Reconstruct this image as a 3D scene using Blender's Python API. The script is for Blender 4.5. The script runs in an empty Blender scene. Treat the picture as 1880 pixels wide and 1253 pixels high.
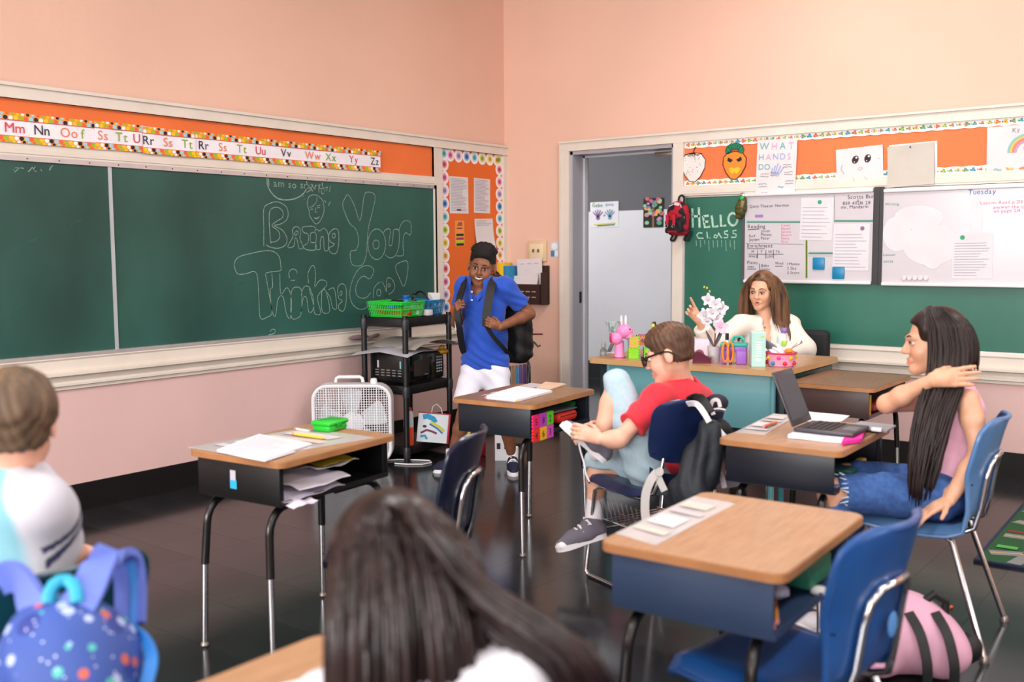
import bpy, bmesh, math, random
import numpy as np
from mathutils import Vector, Matrix, noise as mnoise
random.seed(7)
rng = np.random.default_rng(7)
SC = bpy.context.scene
COL = SC.collection
V = Vector
# ------------------------------------------------------------------ camera
W, H = 1880, 1253
FPX, PITCH, YAW, ROLL = 1848.35, 0.089967, 0.649250, -0.006078
CAM = V((5.13725, -6.68118, 1.40))
FWD = V((-math.sin(YAW)*math.cos(PITCH), math.cos(YAW)*math.cos(PITCH), -math.sin(PITCH)))
_r0 = V((math.cos(YAW), math.sin(YAW), 0)); _u0 = _r0.cross(FWD)
RGT = _r0*math.cos(ROLL) + _u0*math.sin(ROLL)
UPV = -_r0*math.sin(ROLL) + _u0*math.cos(ROLL)
cd = bpy.data.cameras.new('camera'); cam = bpy.data.objects.new('camera', cd); COL.objects.link(cam)
cam.matrix_world = Matrix(((RGT.x, UPV.x, -FWD.x, CAM.x), (RGT.y, UPV.y, -FWD.y, CAM.y), (RGT.z, UPV.z, -FWD.z, CAM.z), (0, 0, 0, 1)))
cd.sensor_width = 36; cd.lens = FPX*36/W; cd.clip_start = .05; cd.clip_end = 100
cd.dof.use_dof = True; cd.dof.focus_distance = 5.9; cd.dof.aperture_fstop = 2.4
SC.camera = cam
# ------------------------------------------------------------------ light
wd = bpy.data.worlds.new('daylight'); SC.world = wd; wd.use_nodes = True
wd.node_tree.nodes['Background'].inputs[0].default_value = (.86, .93, 1, 1)
wd.node_tree.nodes['Background'].inputs[1].default_value = 1.0
def area(name, loc, rot, sx, sy, power, col=(1, 1, 1)):
    l = bpy.data.lights.new(name, 'AREA'); l.shape = 'RECTANGLE'; l.size = sx; l.size_y = sy; l.energy = power; l.color = col
    o = bpy.data.objects.new(name, l); COL.objects.link(o); o.location = loc; o.rotation_euler = rot
    return o
R90 = math.pi/2
for x in (1.6, 4.0, 6.4):                         # daylight entering by the three windows behind the camera
    area('window_daylight', (x, -12.35, 2.15), (R90, 0, 0), 1.9, 2.0, 165, (1, .99, .98))
for y in (-7.6, -5.2, -2.8):                      # and by the windows of the right-hand wall
    area('window_daylight', (7.85, y, 2.15), (R90, 0, R90), 1.7, 2.0, 14, (1, .99, .98))
LAMPS = [(x, y) for x in (3.0, 6.2) for y in (-1.7, -4.4, -7.4)]
for x, y in LAMPS:                                # unseen ceiling lamps added to even the light and lift the back wall
    area('added_ceiling_fill', (x, y, 3.64), (0, 0, 0), .3, 1.2, 32, (1, .98, .96))
SC.view_settings.view_transform = 'Standard'; SC.view_settings.look = 'None'
SC.view_settings.exposure = 0.46; SC.view_settings.gamma = 1; SC.view_settings.use_curve_mapping = False
# ------------------------------------------------------------------ pixel -> place helpers
def ray(px, py): return FWD + RGT*((px-W/2)/FPX) - UPV*((py-H/2)/FPX)
def at(px, py, d): return CAM + ray(px, py)*d
def onplane(px, py, ax, val):
    d = ray(px, py); return CAM + d*((val-CAM[ax])/d[ax])
def onz(px, py, z): return onplane(px, py, 2, z)
def onL(px, py, x=0.): p = onplane(px, py, 0, x); return (p.y, p.z)
def onB(px, py, y=0.): p = onplane(px, py, 1, y); return (p.x, p.z)
def depth(p): return (V(p)-CAM).dot(FWD)
# ------------------------------------------------------------------ materials
def lin(h):
    h = h.lstrip('#'); c = [int(h[i:i+2], 16)/255 for i in (0, 2, 4)]
    return tuple((x/12.92 if x <= .04045 else ((x+.055)/1.055)**2.4) for x in c) + (1,)
MATS = {}
def M(name, col='#888888', rough=.5, metal=0., var=.05, vs=6., bump=0., bs=80., coat=0., trans=0., ior=1.45, spec=.5, stretch=None, attr=None, col2=None, sheen=0., emit=None, sub=0.):
    if name in MATS: return MATS[name]
    m = bpy.data.materials.new(name); m.use_nodes = True; nt = m.node_tree; N = nt.nodes; L = nt.links
    b = N['Principled BSDF']; c = lin(col)
    b.inputs['Roughness'].default_value = rough; b.inputs['Metallic'].default_value = metal
    b.inputs['Coat Weight'].default_value = coat; b.inputs['Coat Roughness'].default_value = .12
    b.inputs['Transmission Weight'].default_value = trans; b.inputs['IOR'].default_value = ior
    b.inputs['Specular IOR Level'].default_value = spec; b.inputs['Sheen Weight'].default_value = sheen
    if sub: b.inputs['Subsurface Weight'].default_value = sub; b.inputs['Subsurface Radius'].default_value = (.02, .008, .004); b.inputs['Subsurface Scale'].default_value = .3
    tc = N.new('ShaderNodeTexCoord'); mp = N.new('ShaderNodeMapping'); L.new(tc.outputs['Object'], mp.inputs[0])
    if stretch: mp.inputs['Scale'].default_value = stretch
    nz = N.new('ShaderNodeTexNoise'); nz.inputs['Scale'].default_value = vs; nz.inputs['Detail'].default_value = 4; L.new(mp.outputs[0], nz.inputs['Vector'])
    rp = N.new('ShaderNodeValToRGB'); L.new(nz.outputs[0], rp.inputs[0])
    lo = lin(col2) if col2 else tuple(x*(1-var) for x in c[:3]) + (1,); hi = c if col2 else tuple(min(1, x*(1+var)) for x in c[:3]) + (1,)
    rp.color_ramp.elements[0].position = .3; rp.color_ramp.elements[1].position = .7
    rp.color_ramp.elements[0].color = lo; rp.color_ramp.elements[1].color = hi
    out = rp.outputs[0]
    if attr:
        at_ = N.new('ShaderNodeAttribute'); at_.attribute_name = attr
        mx = N.new('ShaderNodeMix'); mx.data_type = 'RGBA'; mx.blend_type = 'MULTIPLY'; mx.inputs[0].default_value = 1
        L.new(out, mx.inputs[6]); L.new(at_.outputs['Color'], mx.inputs[7]); out = mx.outputs[2]
    L.new(out, b.inputs['Base Color'])
    if emit: b.inputs['Emission Color'].default_value = lin(emit[0]); b.inputs['Emission Strength'].default_value = emit[1]
    if bump:
        n2 = N.new('ShaderNodeTexNoise'); n2.inputs['Scale'].default_value = bs; n2.inputs['Detail'].default_value = 3; L.new(mp.outputs[0], n2.inputs['Vector'])
        bp = N.new('ShaderNodeBump'); bp.inputs['Strength'].default_value = bump; bp.inputs['Distance'].default_value = .01
        L.new(n2.outputs[0], bp.inputs['Height']); L.new(bp.outputs[0], b.inputs['Normal'])
    MATS[name] = m; return m
def col(hexs, rough=.6, **k): return M('paint_' + hexs.strip('#') + '_%d' % int(rough*100), hexs, rough, **k)
# ------------------------------------------------------------------ mesh builder
WM = {}
class MB:
    def __init__(s): s.v = []; s.f = []; s.m = []
    def add(s, vs, fs, mi=0, T=None):
        o = len(s.v)
        s.v += [tuple(T @ V(p)) if T is not None else tuple(p) for p in vs]
        s.f += [tuple(i+o for i in f) for f in fs]; s.m += [mi]*len(fs); return s
    def box(s, c, d, mi=0, T=None, bev=0., seg=2, R=None):
        x, y, z = d[0]/2, d[1]/2, d[2]/2
        X = Matrix.Translation(c) @ (R.to_4x4() if R else Matrix()); X = T @ X if T is not None else X
        if bev <= 0:
            vs = [(i, j, k) for i in (-x, x) for j in (-y, y) for k in (-z, z)]
            return s.add(vs, [(0, 1, 3, 2), (4, 6, 7, 5), (0, 4, 5, 1), (2, 3, 7, 6), (0, 2, 6, 4), (1, 5, 7, 3)], mi, X)
        bm = bmesh.new(); bmesh.ops.create_cube(bm, size=1)
        for v in bm.verts: v.co = V((v.co.x*d[0], v.co.y*d[1], v.co.z*d[2]))
        bmesh.ops.bevel(bm, geom=bm.edges[:], offset=min(bev, .499*min(d)), segments=seg, affect='EDGES', profile=.5)
        bm.verts.index_update(); s.add([v.co[:] for v in bm.verts], [[v.index for v in f.verts] for f in bm.faces], mi, X); bm.free(); return s
    def tube(s, pts, r, n=8, mi=0, closed=False, T=None, flat=None):
        P = [V(p) for p in pts]; k = len(P); rs = r if isinstance(r, (list, tuple)) else [r]*k
        tg = []
        for i in range(k):
            a = P[(i-1) % k] if closed or i > 0 else P[i]; b = P[(i+1) % k] if closed or i < k-1 else P[i]
            t = (b-a); tg.append(t.normalized() if t.length > 1e-9 else V((0, 0, 1)))
        n0 = flat.normalized() if flat is not None else tg[0].orthogonal().normalized(); vs = []; fs = []
        asp = .3 if flat is not None else 1.
        for i in range(k):
            n0 = (n0 - tg[i]*n0.dot(tg[i]));  n0 = n0.normalized() if n0.length > 1e-6 else tg[i].orthogonal().normalized()
            bn = tg[i].cross(n0)
            for j in range(n):
                a = 2*math.pi*j/n; vs.append(P[i] + n0*math.cos(a)*rs[i]*asp + bn*math.sin(a)*rs[i])
        for i in range(k if closed else k-1):
            i2 = (i+1) % k
            for j in range(n): j2 = (j+1) % n; fs.append((i*n+j, i*n+j2, i2*n+j2, i2*n+j))
        if not closed: fs.append(tuple(range(n-1, -1, -1))); fs.append(tuple((k-1)*n+j for j in range(n)))
        return s.add(vs, fs, mi, T)
    def lathe(s, prof, n=16, mi=0, c=(0, 0, 0), T=None, caps=True):
        vs = []; fs = []; k = len(prof)
        for r, z in prof:
            for j in range(n): a = 2*math.pi*j/n; vs.append((c[0]+r*math.cos(a), c[1]+r*math.sin(a), c[2]+z))
        for i in range(k-1):
            for j in range(n): j2 = (j+1) % n; fs.append((i*n+j, i*n+j2, (i+1)*n+j2, (i+1)*n+j))
        if caps: fs.append(tuple(range(n-1, -1, -1))); fs.append(tuple((k-1)*n+j for j in range(n)))
        return s.add(vs, fs, mi, T)
    def prism(s, poly, z0, z1, mi=0, T=None):
        k = len(poly); vs = [(x, y, z0) for x, y in poly] + [(x, y, z1) for x, y in poly]
        ar = sum(poly[i][0]*poly[(i+1) % k][1]-poly[(i+1) % k][0]*poly[i][1] for i in range(k))
        fs = [tuple(range(k-1, -1, -1)), tuple(range(k, 2*k))] + [(i, (i+1) % k, (i+1) % k+k, i+k) for i in range(k)]
        if ar < 0: fs = [tuple(reversed(f)) for f in fs]
        return s.add(vs, fs, mi, T)
    def ball(s, c, r, n=12, mi=0, T=None, R=None):
        r = (r, r, r) if not isinstance(r, (tuple, list)) else r; vs = []; fs = []; m = max(4, n//2)
        for i in range(1, m):
            p = math.pi*i/m
            for j in range(n):
                a = 2*math.pi*j/n; q = V((math.sin(p)*math.cos(a)*r[0], math.sin(p)*math.sin(a)*r[1], math.cos(p)*r[2]))
                vs.append(V(c)+(R @ q if R else q))
        tp = V((0, 0, r[2])); vs.append(V(c)+(R @ tp if R else tp)); vs.append(V(c)-(R @ tp if R else tp)); A = len(vs)-2
        for i in range(m-2):
            for j in range(n): j2 = (j+1) % n; fs.append((i*n+j, (i+1)*n+j, (i+1)*n+j2, i*n+j2))
        for j in range(n): j2 = (j+1) % n; fs.append((A, j, j2)); fs.append((A+1, (m-2)*n+j2, (m-2)*n+j))
        return s.add(vs, fs, mi, T)
    def grid(s, fn, nu, nv, mi=0, T=None, thick=0.):
        vs = [fn(i/nu, j/nv) for j in range(nv+1) for i in range(nu+1)]
        fs = [(j*(nu+1)+i, j*(nu+1)+i+1, (j+1)*(nu+1)+i+1, (j+1)*(nu+1)+i) for j in range(nv) for i in range(nu)]
        if thick:
            P = [V(p) for p in vs]; nn = [V((0, 0, 0)) for _ in P]
            for f in fs:
                n = (P[f[1]]-P[f[0]]).cross(P[f[3]]-P[f[0]])
                for i in f: nn[i] += n
            k = len(P); vs = P + [p - n.normalized()*thick for p, n in zip(P, nn)]
            bd = [i for i in range(nu+1)] + [j*(nu+1)+nu for j in range(1, nv+1)] + [nv*(nu+1)+i for i in range(nu-1, -1, -1)] + [j*(nu+1) for j in range(nv-1, 0, -1)]
            fs = fs + [tuple(i+k for i in reversed(f)) for f in fs] + [(bd[(i+1) % len(bd)], bd[i], bd[i]+k, bd[(i+1) % len(bd)]+k) for i in range(len(bd))]
        return s.add(vs, fs, mi, T)
    def stroke(s, pts, w, T, c=0., mi=0, closed=False, th=.0012):
        """a flat drawn line of width w on a plane frame T (a, b, out)"""
        P = [V((p[0], p[1])) for p in pts]; k = len(P); L = []; Rr = []
        for i in range(k):
            a = P[(i-1) % k] if closed or i else P[i]; b = P[(i+1) % k] if closed or i < k-1 else P[i]
            t = (b-a); t = t.normalized() if t.length > 1e-9 else V((1, 0)); n = V((-t.y, t.x))*w/2
            L.append(P[i]+n); Rr.append(P[i]-n)
        vs = [(p.x, p.y, c+th) for p in L] + [(p.x, p.y, c+th) for p in Rr]
        fs = [(i, i+k, (i+1) % k+k, (i+1) % k) for i in range(k if closed else k-1)]
        return s.add(vs, fs, mi, T)
    def rect(s, a0, b0, a1, b1, T, c=0., th=.001, mi=0):
        a0, a1 = min(a0, a1), max(a0, a1); b0, b1 = min(b0, b1), max(b0, b1)
        return s.box(((a0+a1)/2, (b0+b1)/2, c+th/2), (a1-a0, b1-b0, th), mi, T)
def I4(): return Matrix()
def obj(name, mb, mats, parent=None, world=False, smooth=38, label=None, cat=None, group=None, kind=None, recenter=True):
    """one mesh object; world=True: vertices are world coordinates even under a parent"""
    if not isinstance(mats, (list, tuple)): mats = [mats]
    me = bpy.data.meshes.new(name)
    vs = mb.v; off = V((0, 0, 0))
    if parent is None and recenter and vs:
        A = np.array([tuple(p) for p in vs]); lo = A.min(0); hi = A.max(0)
        off = V(((lo[0]+hi[0])/2, (lo[1]+hi[1])/2, lo[2])); vs = (A-np.array(off)).tolist()
    me.from_pydata([tuple(p) for p in vs], [], mb.f)
    for m in mats: me.materials.append(m)
    if len(mats) > 1: me.polygons.foreach_set('material_index', mb.m)
    me.update()
    if smooth:
        me.shade_smooth()
        if smooth < 180: me.set_sharp_from_angle(angle=math.radians(smooth))
    o = bpy.data.objects.new(name, me); COL.objects.link(o); o.location = off
    if parent:
        o.parent = parent
        if world: o.matrix_parent_inverse = WM[parent].inverted()
        WM[o] = Matrix() if world else WM[parent].copy()
    else: WM[o] = Matrix.Translation(off)
    tag(o, label, cat, group, kind); return o
def tag(o, label=None, cat=None, group=None, kind=None):
    for k, v in (('label', label), ('category', cat), ('group', group), ('kind', kind)):
        if v: o[k] = v
    return o
def thing(name, label, cat, loc=(0, 0, 0), rz=0., group=None, kind=None):
    o = bpy.data.objects.new(name, None); COL.objects.link(o); o.empty_display_size = .05
    o.location = loc; o.rotation_euler = (0, 0, rz); WM[o] = Matrix.Translation(loc) @ Matrix.Rotation(rz, 4, 'Z')
    return tag(o, label, cat, group, kind)
def copy_tree(o, parent=None):
    c = o.copy(); COL.objects.link(c)
    if parent: c.parent = parent
    for ch in list(o.children): copy_tree(ch, c)
    return c
def frame(o, a, b, c):
    a, b, c = V(a), V(b), V(c); return Matrix(((a.x, b.x, c.x, o[0]), (a.y, b.y, c.y, o[1]), (a.z, b.z, c.z, o[2]), (0, 0, 0, 1)))
FL = frame((0, 0, 0), (0, 1, 0), (0, 0, 1), (1, 0, 0))      # left wall: a = y, b = z, out = +x
FB = frame((0, 0, 0), (1, 0, 0), (0, 0, 1), (0, -1, 0))     # back wall: a = x, b = z, out = -y
# ------------------------------------------------------------------ lettering from the built-in font
GL = {}
def _glyphs():
    cu = bpy.data.curves.new('lettering', 'FONT'); cu.resolution_u = 3; o = bpy.data.objects.new('lettering', cu); COL.objects.link(o)
    for ch in 'ABCDEFGHIJKLMNOPQRSTUVWXYZabcdefghijklmnopqrstuvwxyz0123456789.,:!?-+*':
        cu.body = ch; bpy.context.view_layer.update(); dg = bpy.context.evaluated_depsgraph_get()
        me = o.evaluated_get(dg).to_mesh(); vs = [(v.co.x, v.co.y) for v in me.vertices]; fs = [tuple(p.vertices) for p in me.polygons]
        o.evaluated_get(dg).to_mesh_clear(); x0 = min(v[0] for v in vs); x1 = max(v[0] for v in vs)
        GL[ch] = ([(x-x0, y) for x, y in vs], fs, x1-x0)
    bpy.data.objects.remove(o); bpy.data.curves.remove(cu)
_glyphs()
def text(mb, s, a, b, h, T, c=0., mi=0, jit=0., slope=0., th=.0012, center=False, gap=.12, fixw=None):
    """capital height h, baseline start (a, b) on frame T"""
    k = h/.69; w = sum((GL[ch][2] if ch in GL else .22)+gap for ch in s)*k
    if fixw: sx = fixw/w
    else: sx = 1.
    x = a - w*sx/2 if center else a
    for ch in s:
        if ch not in GL: x += (.22+gap)*k*sx; continue
        vs, fs, w_ = GL[ch]; r = random.uniform(-jit, jit); dy = random.uniform(-jit, jit)*h*.5
        cr, sr = math.cos(r), math.sin(r)
        pts = [(x+(vx*cr-vy*sr)*k*sx, b+(vx*sr+vy*cr)*k+dy+slope*(x-a), c+th) for vx, vy in vs]
        mb.add(pts, fs, mi, T); x += (w_+gap)*k*sx
    return x
def wiggle(mb, a0, a1, b, h, T, c=0., mi=0, w=.003, n=10):
    mb.stroke([(a0+(a1-a0)*i/n, b+random.uniform(-h, h)) for i in range(n+1)], w, T, c, mi)
# ================================================================== the room
PINK = M('pink_wall_paint', '#e6bda9', .75, var=.03, vs=1.3, bump=.08, bs=30)
PINKL = M('rose_dado_paint', '#dab8b4', .7, var=.03, vs=1.5, bump=.08, bs=30)
TRIM = M('cream_trim_paint', '#ddd4c9', .45, var=.04, vs=5, bump=.05, bs=25)
BLACKB = M('black_vinyl_base', '#0f0e10', .4, var=.2, vs=9)
ALU = M('aluminium_trim', '#c9c6c6', .38, .6, var=.06, vs=12)
GREEN = M('green_chalkboard', '#2f5f56', .42, var=.1, col2='#1a403a', vs=1.4, stretch=(1, 1, .6), bump=.02, bs=200)
CHALK = M('chalk', '#86a094', .95, var=.35, vs=70)
ORANGE = M('orange_bulletin_paper', '#e8743a', .75, var=.05, vs=4, bump=.12, bs=9)
WHITEP = M('white_paper', '#ece8ea', .8, var=.02)
GREYP = M('grey_wall_paint', '#646468', .7, var=.04, vs=1.5)
HALLW = M('pale_hall_paint', '#dedde2', .6, var=.03, vs=1.5)
STEEL = M('grey_door_steel', '#a9a9b0', .4, var=.04, vs=3)
INK = M('black_ink', '#26242a', .8, var=.1)
CEIL = M('ceiling_paint', '#e8e4de', .85, var=.03)
def struct(name, mb, m, parent=None, **k):
    o = obj(name, mb, m, parent, recenter=parent is None, **k)
    if parent is None: o['kind'] = 'structure'
    return o
XR, YR, ZC = 8.0, -12.5, 3.75
# floor: slab with separate vinyl tiles where the photo shows them
TILE = .305
fl = struct('floor', MB().box((XR/2, YR/2, -.054), (XR+.4, -YR+.4, .1)), M('floor_joint', '#1a1a1c', .35, var=.2))
tm = bpy.data.meshes.new('tile'); _t = MB().box((0, 0, 0), (TILE-.0009, TILE-.0009, .004)); tm.from_pydata(_t.v, [], _t.f)
TM = M('charcoal_vinyl_tile', '#25262a', .15, var=.22, col2='#1a1b1e', vs=2.6, bump=.03, bs=5, spec=.36)
nt = TM.node_tree; oi = nt.nodes.new('ShaderNodeObjectInfo'); mr = nt.nodes.new('ShaderNodeMapRange'); mr.inputs[3].default_value = .8; mr.inputs[4].default_value = 1.2
hs = nt.nodes.new('ShaderNodeHueSaturation'); nt.links.new(oi.outputs['Random'], mr.inputs[0]); nt.links.new(mr.outputs[0], hs.inputs['Value'])
bs_ = nt.nodes['Principled BSDF']; src = bs_.inputs['Base Color'].links[0].from_socket; nt.links.new(src, hs.inputs['Color']); nt.links.new(hs.outputs[0], bs_.inputs['Base Color'])
tm.materials.append(TM)
tl = []; rest = MB()
for i in range(int(XR/TILE)+1):
    for j in range(int(-YR/TILE)+1):
        p = V(((i+.5)*TILE, -(j+.5)*TILE, 0)); d = depth(p)
        if p.x+TILE/2 > XR+.1: continue
        q = (p-CAM); vis = d > .8 and -1020 < q.dot(RGT)*FPX/d < 1020 and q.dot(UPV)*FPX/d > -720
        tl.append((d if vis else 99, p))
tl.sort(key=lambda t: t[0])
for k, (d, p) in enumerate(tl):
    if k < 290 and d < 50:
        o = bpy.data.objects.new('tile', tm); COL.objects.link(o); o.parent = fl; o.matrix_parent_inverse = WM[fl].inverted(); o.location = (p.x, p.y, -.002)
    else: rest.box((p.x, p.y, -.002), (TILE-.0009, TILE-.0009, .004))
obj('outer_tiles', rest, TM, fl, world=True, smooth=0, kind='stuff')
# left wall, back wall with the doorway, the walls behind the camera with their windows, ceiling
wl = struct('wall_left', MB().box((-.1, YR/2, ZC/2), (.2, -YR+.4, ZC)), PINK)
obj('dado', MB().box((.0006, YR/2, .41), (.0012, -YR, .52)), PINKL, wl, world=True)
DX0, DX1, DZ = .659, 1.58, 2.168
wb = struct('wall_back', MB().box((DX0/2, .1, ZC/2), (DX0, .2, ZC)).box(((DX1+XR)/2, .1, ZC/2), (XR-DX1, .2, ZC)).box(((DX0+DX1)/2, .1, (DZ+ZC)/2), (DX1-DX0, .2, ZC-DZ)), PINK)
obj('dado', MB().box((5, -.0006, .37), (6.7, .0012, .44)), PINKL, wb, world=True)
struct('ceiling', MB().box((XR/2, YR/2, ZC+.05), (XR+.4, -YR+.4, .1)), CEIL)
def window_wall(name, axis, spans, length):
    mb = MB(); z0, z1 = 1.05, 3.25
    def seg(a, b, lo, hi):
        if axis == 'y': mb.box(((a+b)/2, YR-.1, (lo+hi)/2), (b-a, .2, hi-lo))
        else: mb.box((XR+.1, -(a+b)/2, (lo+hi)/2), (.2, b-a, hi-lo))
    cur = 0.
    for a, b in spans: seg(cur, a, 0, ZC); seg(a, b, 0, z0); seg(a, b, z1, ZC); cur = b
    seg(cur, length, 0, ZC); return struct(name, mb, PINK)
window_wall('wall_rear', 'y', [(.6, 2.6), (3., 5.), (5.4, 7.4)], XR)
window_wall('wall_right', 'x', [(1.9, 3.7), (4.3, 6.1), (6.7, 8.5)], -YR)
GLASS = M('window_glass', '#f4f8fa', .02, trans=1., var=0)
for n, (ax, a, b) in enumerate([('y', .6, 2.6), ('y', 3., 5.), ('y', 5.4, 7.4), ('x', 1.9, 3.7), ('x', 4.3, 6.1), ('x', 6.7, 8.5)]):
    w = b-a; T = frame((a, YR, 1.05), (1, 0, 0), (0, 0, 1), (0, -1, 0)) if ax == 'y' else frame((XR, -a, 1.05), (0, -1, 0), (0, 0, 1), (-1, 0, 0)) @ Matrix.Translation((0, 0, -.2))
    fr = MB()
    for u in (.03, w/2, w-.03): fr.box((u, 1.1, .1), (.06, 2.2, .06), T=T)
    for v in (.03, 1.1, 2.17): fr.box((w/2, v, .1), (w, .06, .06), T=T)
    f = struct('window_%d' % (n+1), fr, TRIM)
    obj('sill', MB().box((w/2, -.02, .03 if ax == 'y' else .17), (w+.1, .04, .3), T=T), TRIM, f, world=True)
    for u in (.25, .75):
        for v in (.25, .75): obj('pane', MB().box((w*u, 2.2*v, .1), (w/2-.08, 1.04, .004), T=T), GLASS, f, world=True)
for x, y in LAMPS:
    t = thing('added_ceiling_fitting', 'long white fitting added on the unseen ceiling for fill light', 'ceiling light', (x, y, ZC-.1), group='fittings added on the unseen ceiling'); obj('housing', MB().box((0, 0, .06), (.34, 1.26, .08), bev=.01), TRIM, t)  # housings for the added fill lamps overhead
# the hallway beyond the open door
HY = 2.6
struct('floor_hall', MB().box((.8, 1.4, -.052), (7, 2.4, .1)), TM)
hw = struct('wall_hall', MB().box((.8, HY+.1, 1.6), (7, .2, 3.2)), GREYP)
obj('lower_paint', MB().box((.8, HY-.003, .96), (7, .006, 1.70)), HALLW, hw, world=True)
obj('hall_base', MB().box((.8, HY-.012, .095), (7, .03, .19)), BLACKB, hw, world=True)
struct('wall_hall_end', MB().box((-2.8, 1.4, 1.6), (.2, 2.4, 3.2)).box((4.4, 1.4, 1.6), (.2, 2.4, 3.2)), HALLW)
struct('ceiling_hall', MB().box((.8, 1.4, 3.05), (7, 2.4, .1)), CEIL)
area('hall_tube_light', (1.0, 1.3, 2.96), (0, 0, 0), 1.2, .3, 34, (1, .98, .95))
area('hall_tube_light', (-1.2, 1.3, 2.96), (0, 0, 0), 1.2, .3, 30, (1, .98, .95))
hl = thing('hall_ceiling_light', 'white tube light fitting on the hallway ceiling', 'ceiling light', (1.0, 1.3, 2.97))
obj('housing', MB().box((0, 0, .01), (1.25, .34, .04), bev=.006), TRIM, hl)
# door frame: steel jambs, stops and the closer arm
d1 = struct('door_1', MB().box((DX0+.012, .105, DZ/2), (.024, .23, DZ)).box((DX1-.012, .105, DZ/2), (.024, .23, DZ)).box(((DX0+DX1)/2, .105, DZ-.012), (DX1-DX0, .23, .024)), STEEL)
obj('stop', MB().box((DX0+.032, .16, DZ/2), (.018, .04, DZ)).box((DX1-.032, .16, DZ/2), (.018, .04, DZ)).box(((DX0+DX1)/2, .16, DZ-.03), (DX1-DX0, .04, .018)), M('light_steel', '#c8c8cf', .35), d1, world=True)
obj('strike_plate', MB().box((DX0+.025, .1, 1.02), (.004, .03, .09)), M('dark_metal', '#3c3a3a', .4, .7), d1, world=True)
cl = MB().box((1.43, .12, 2.115), (.17, .03, .03), bev=.004).box((1.36, .135, 2.12), (.04, .03, .012)).tube([(1.5, .14, 2.1), (1.55, .16, 2.1)], .008)
obj('closer_arm', cl, M('brushed_bronze', '#8d8378', .35, .8), d1, world=True)
# trims
def trim(n, boxes, m=TRIM, T=FL):
    mb = MB()
    for a0, b0, a1, b1, c in boxes: mb.rect(a0, b0, a1, b1, T, 0, c)
    return struct('trim_%d' % n, mb, m)
trim(1, [(YR, 2.178, 0, 2.255, .03), (YR, 2.238, 0, 2.255, .045), (YR, 2.178, 0, 2.19, .036)])
trim(2, [(YR, 1.892, -.905, 1.958, .022), (YR, 1.905, -.905, 1.93, .028)])
trim(3, [(-.908, .86, -.812, 2.178, .026), (-.908, 1.958, -.89, 2.178, .03)])
trim(4, [(-.046, .86, 0, 2.178, .026)])
prof = [(.0, .862), (.034, .862), (.038, .84), (.03, .83), (.03, .775), (.062, .765), (.062, .752), (.03, .742), (.022, .72), (.026, .712), (.034, .706), (.034, .694), (.02, .688), (.018, .672), (0, .672)]
tt = frame((0, YR, 0), (1, 0, 0), (0, 0, 1), (0, -1, 0))
struct('trim_5', MB().prism(prof, YR+.001, 0, T=frame((0, 0, 0), (1, 0, 0), (0, 0, 1), (0, -1, 0)) @ Matrix.Scale(-1, 4, (0, 0, 1))), TRIM)
trim(6, [(.571, 0, .659, 2.24, .028), (.571, 0, .585, 2.24, .034)], T=FB)
trim(7, [(.571, 2.172, XR, 2.25, .03), (.571, 2.235, XR, 2.25, .045)], T=FB)
trim(8, [(1.576, 0, 1.658, 2.172, .028)], T=FB)
trim(9, [(1.658, 1.782, XR, 1.856, .022), (1.658, 1.80, XR, 1.835, .028)], T=FB)
prof2 = [(x, z-.104) for x, z in prof]; prof2 = [(x, min(z, .757)) for x, z in prof2]
struct('trim_10', MB().prism([(x, z-.0) for x, z in prof2], 1.658, XR, T=frame((0, 0, 0), (0, -1, 0), (0, 0, 1), (1, 0, 0))), TRIM)
struct('baseboard_left', MB().rect(YR, 0, 0, .15, FL, 0, .014).rect(YR, 0, 0, .012, FL, 0, .02), BLACKB)
struct('baseboard_back', MB().rect(.03, 0, .571, .148, FB, 0, .014).rect(1.658, 0, XR, .148, FB, 0, .014), BLACKB)
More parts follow.
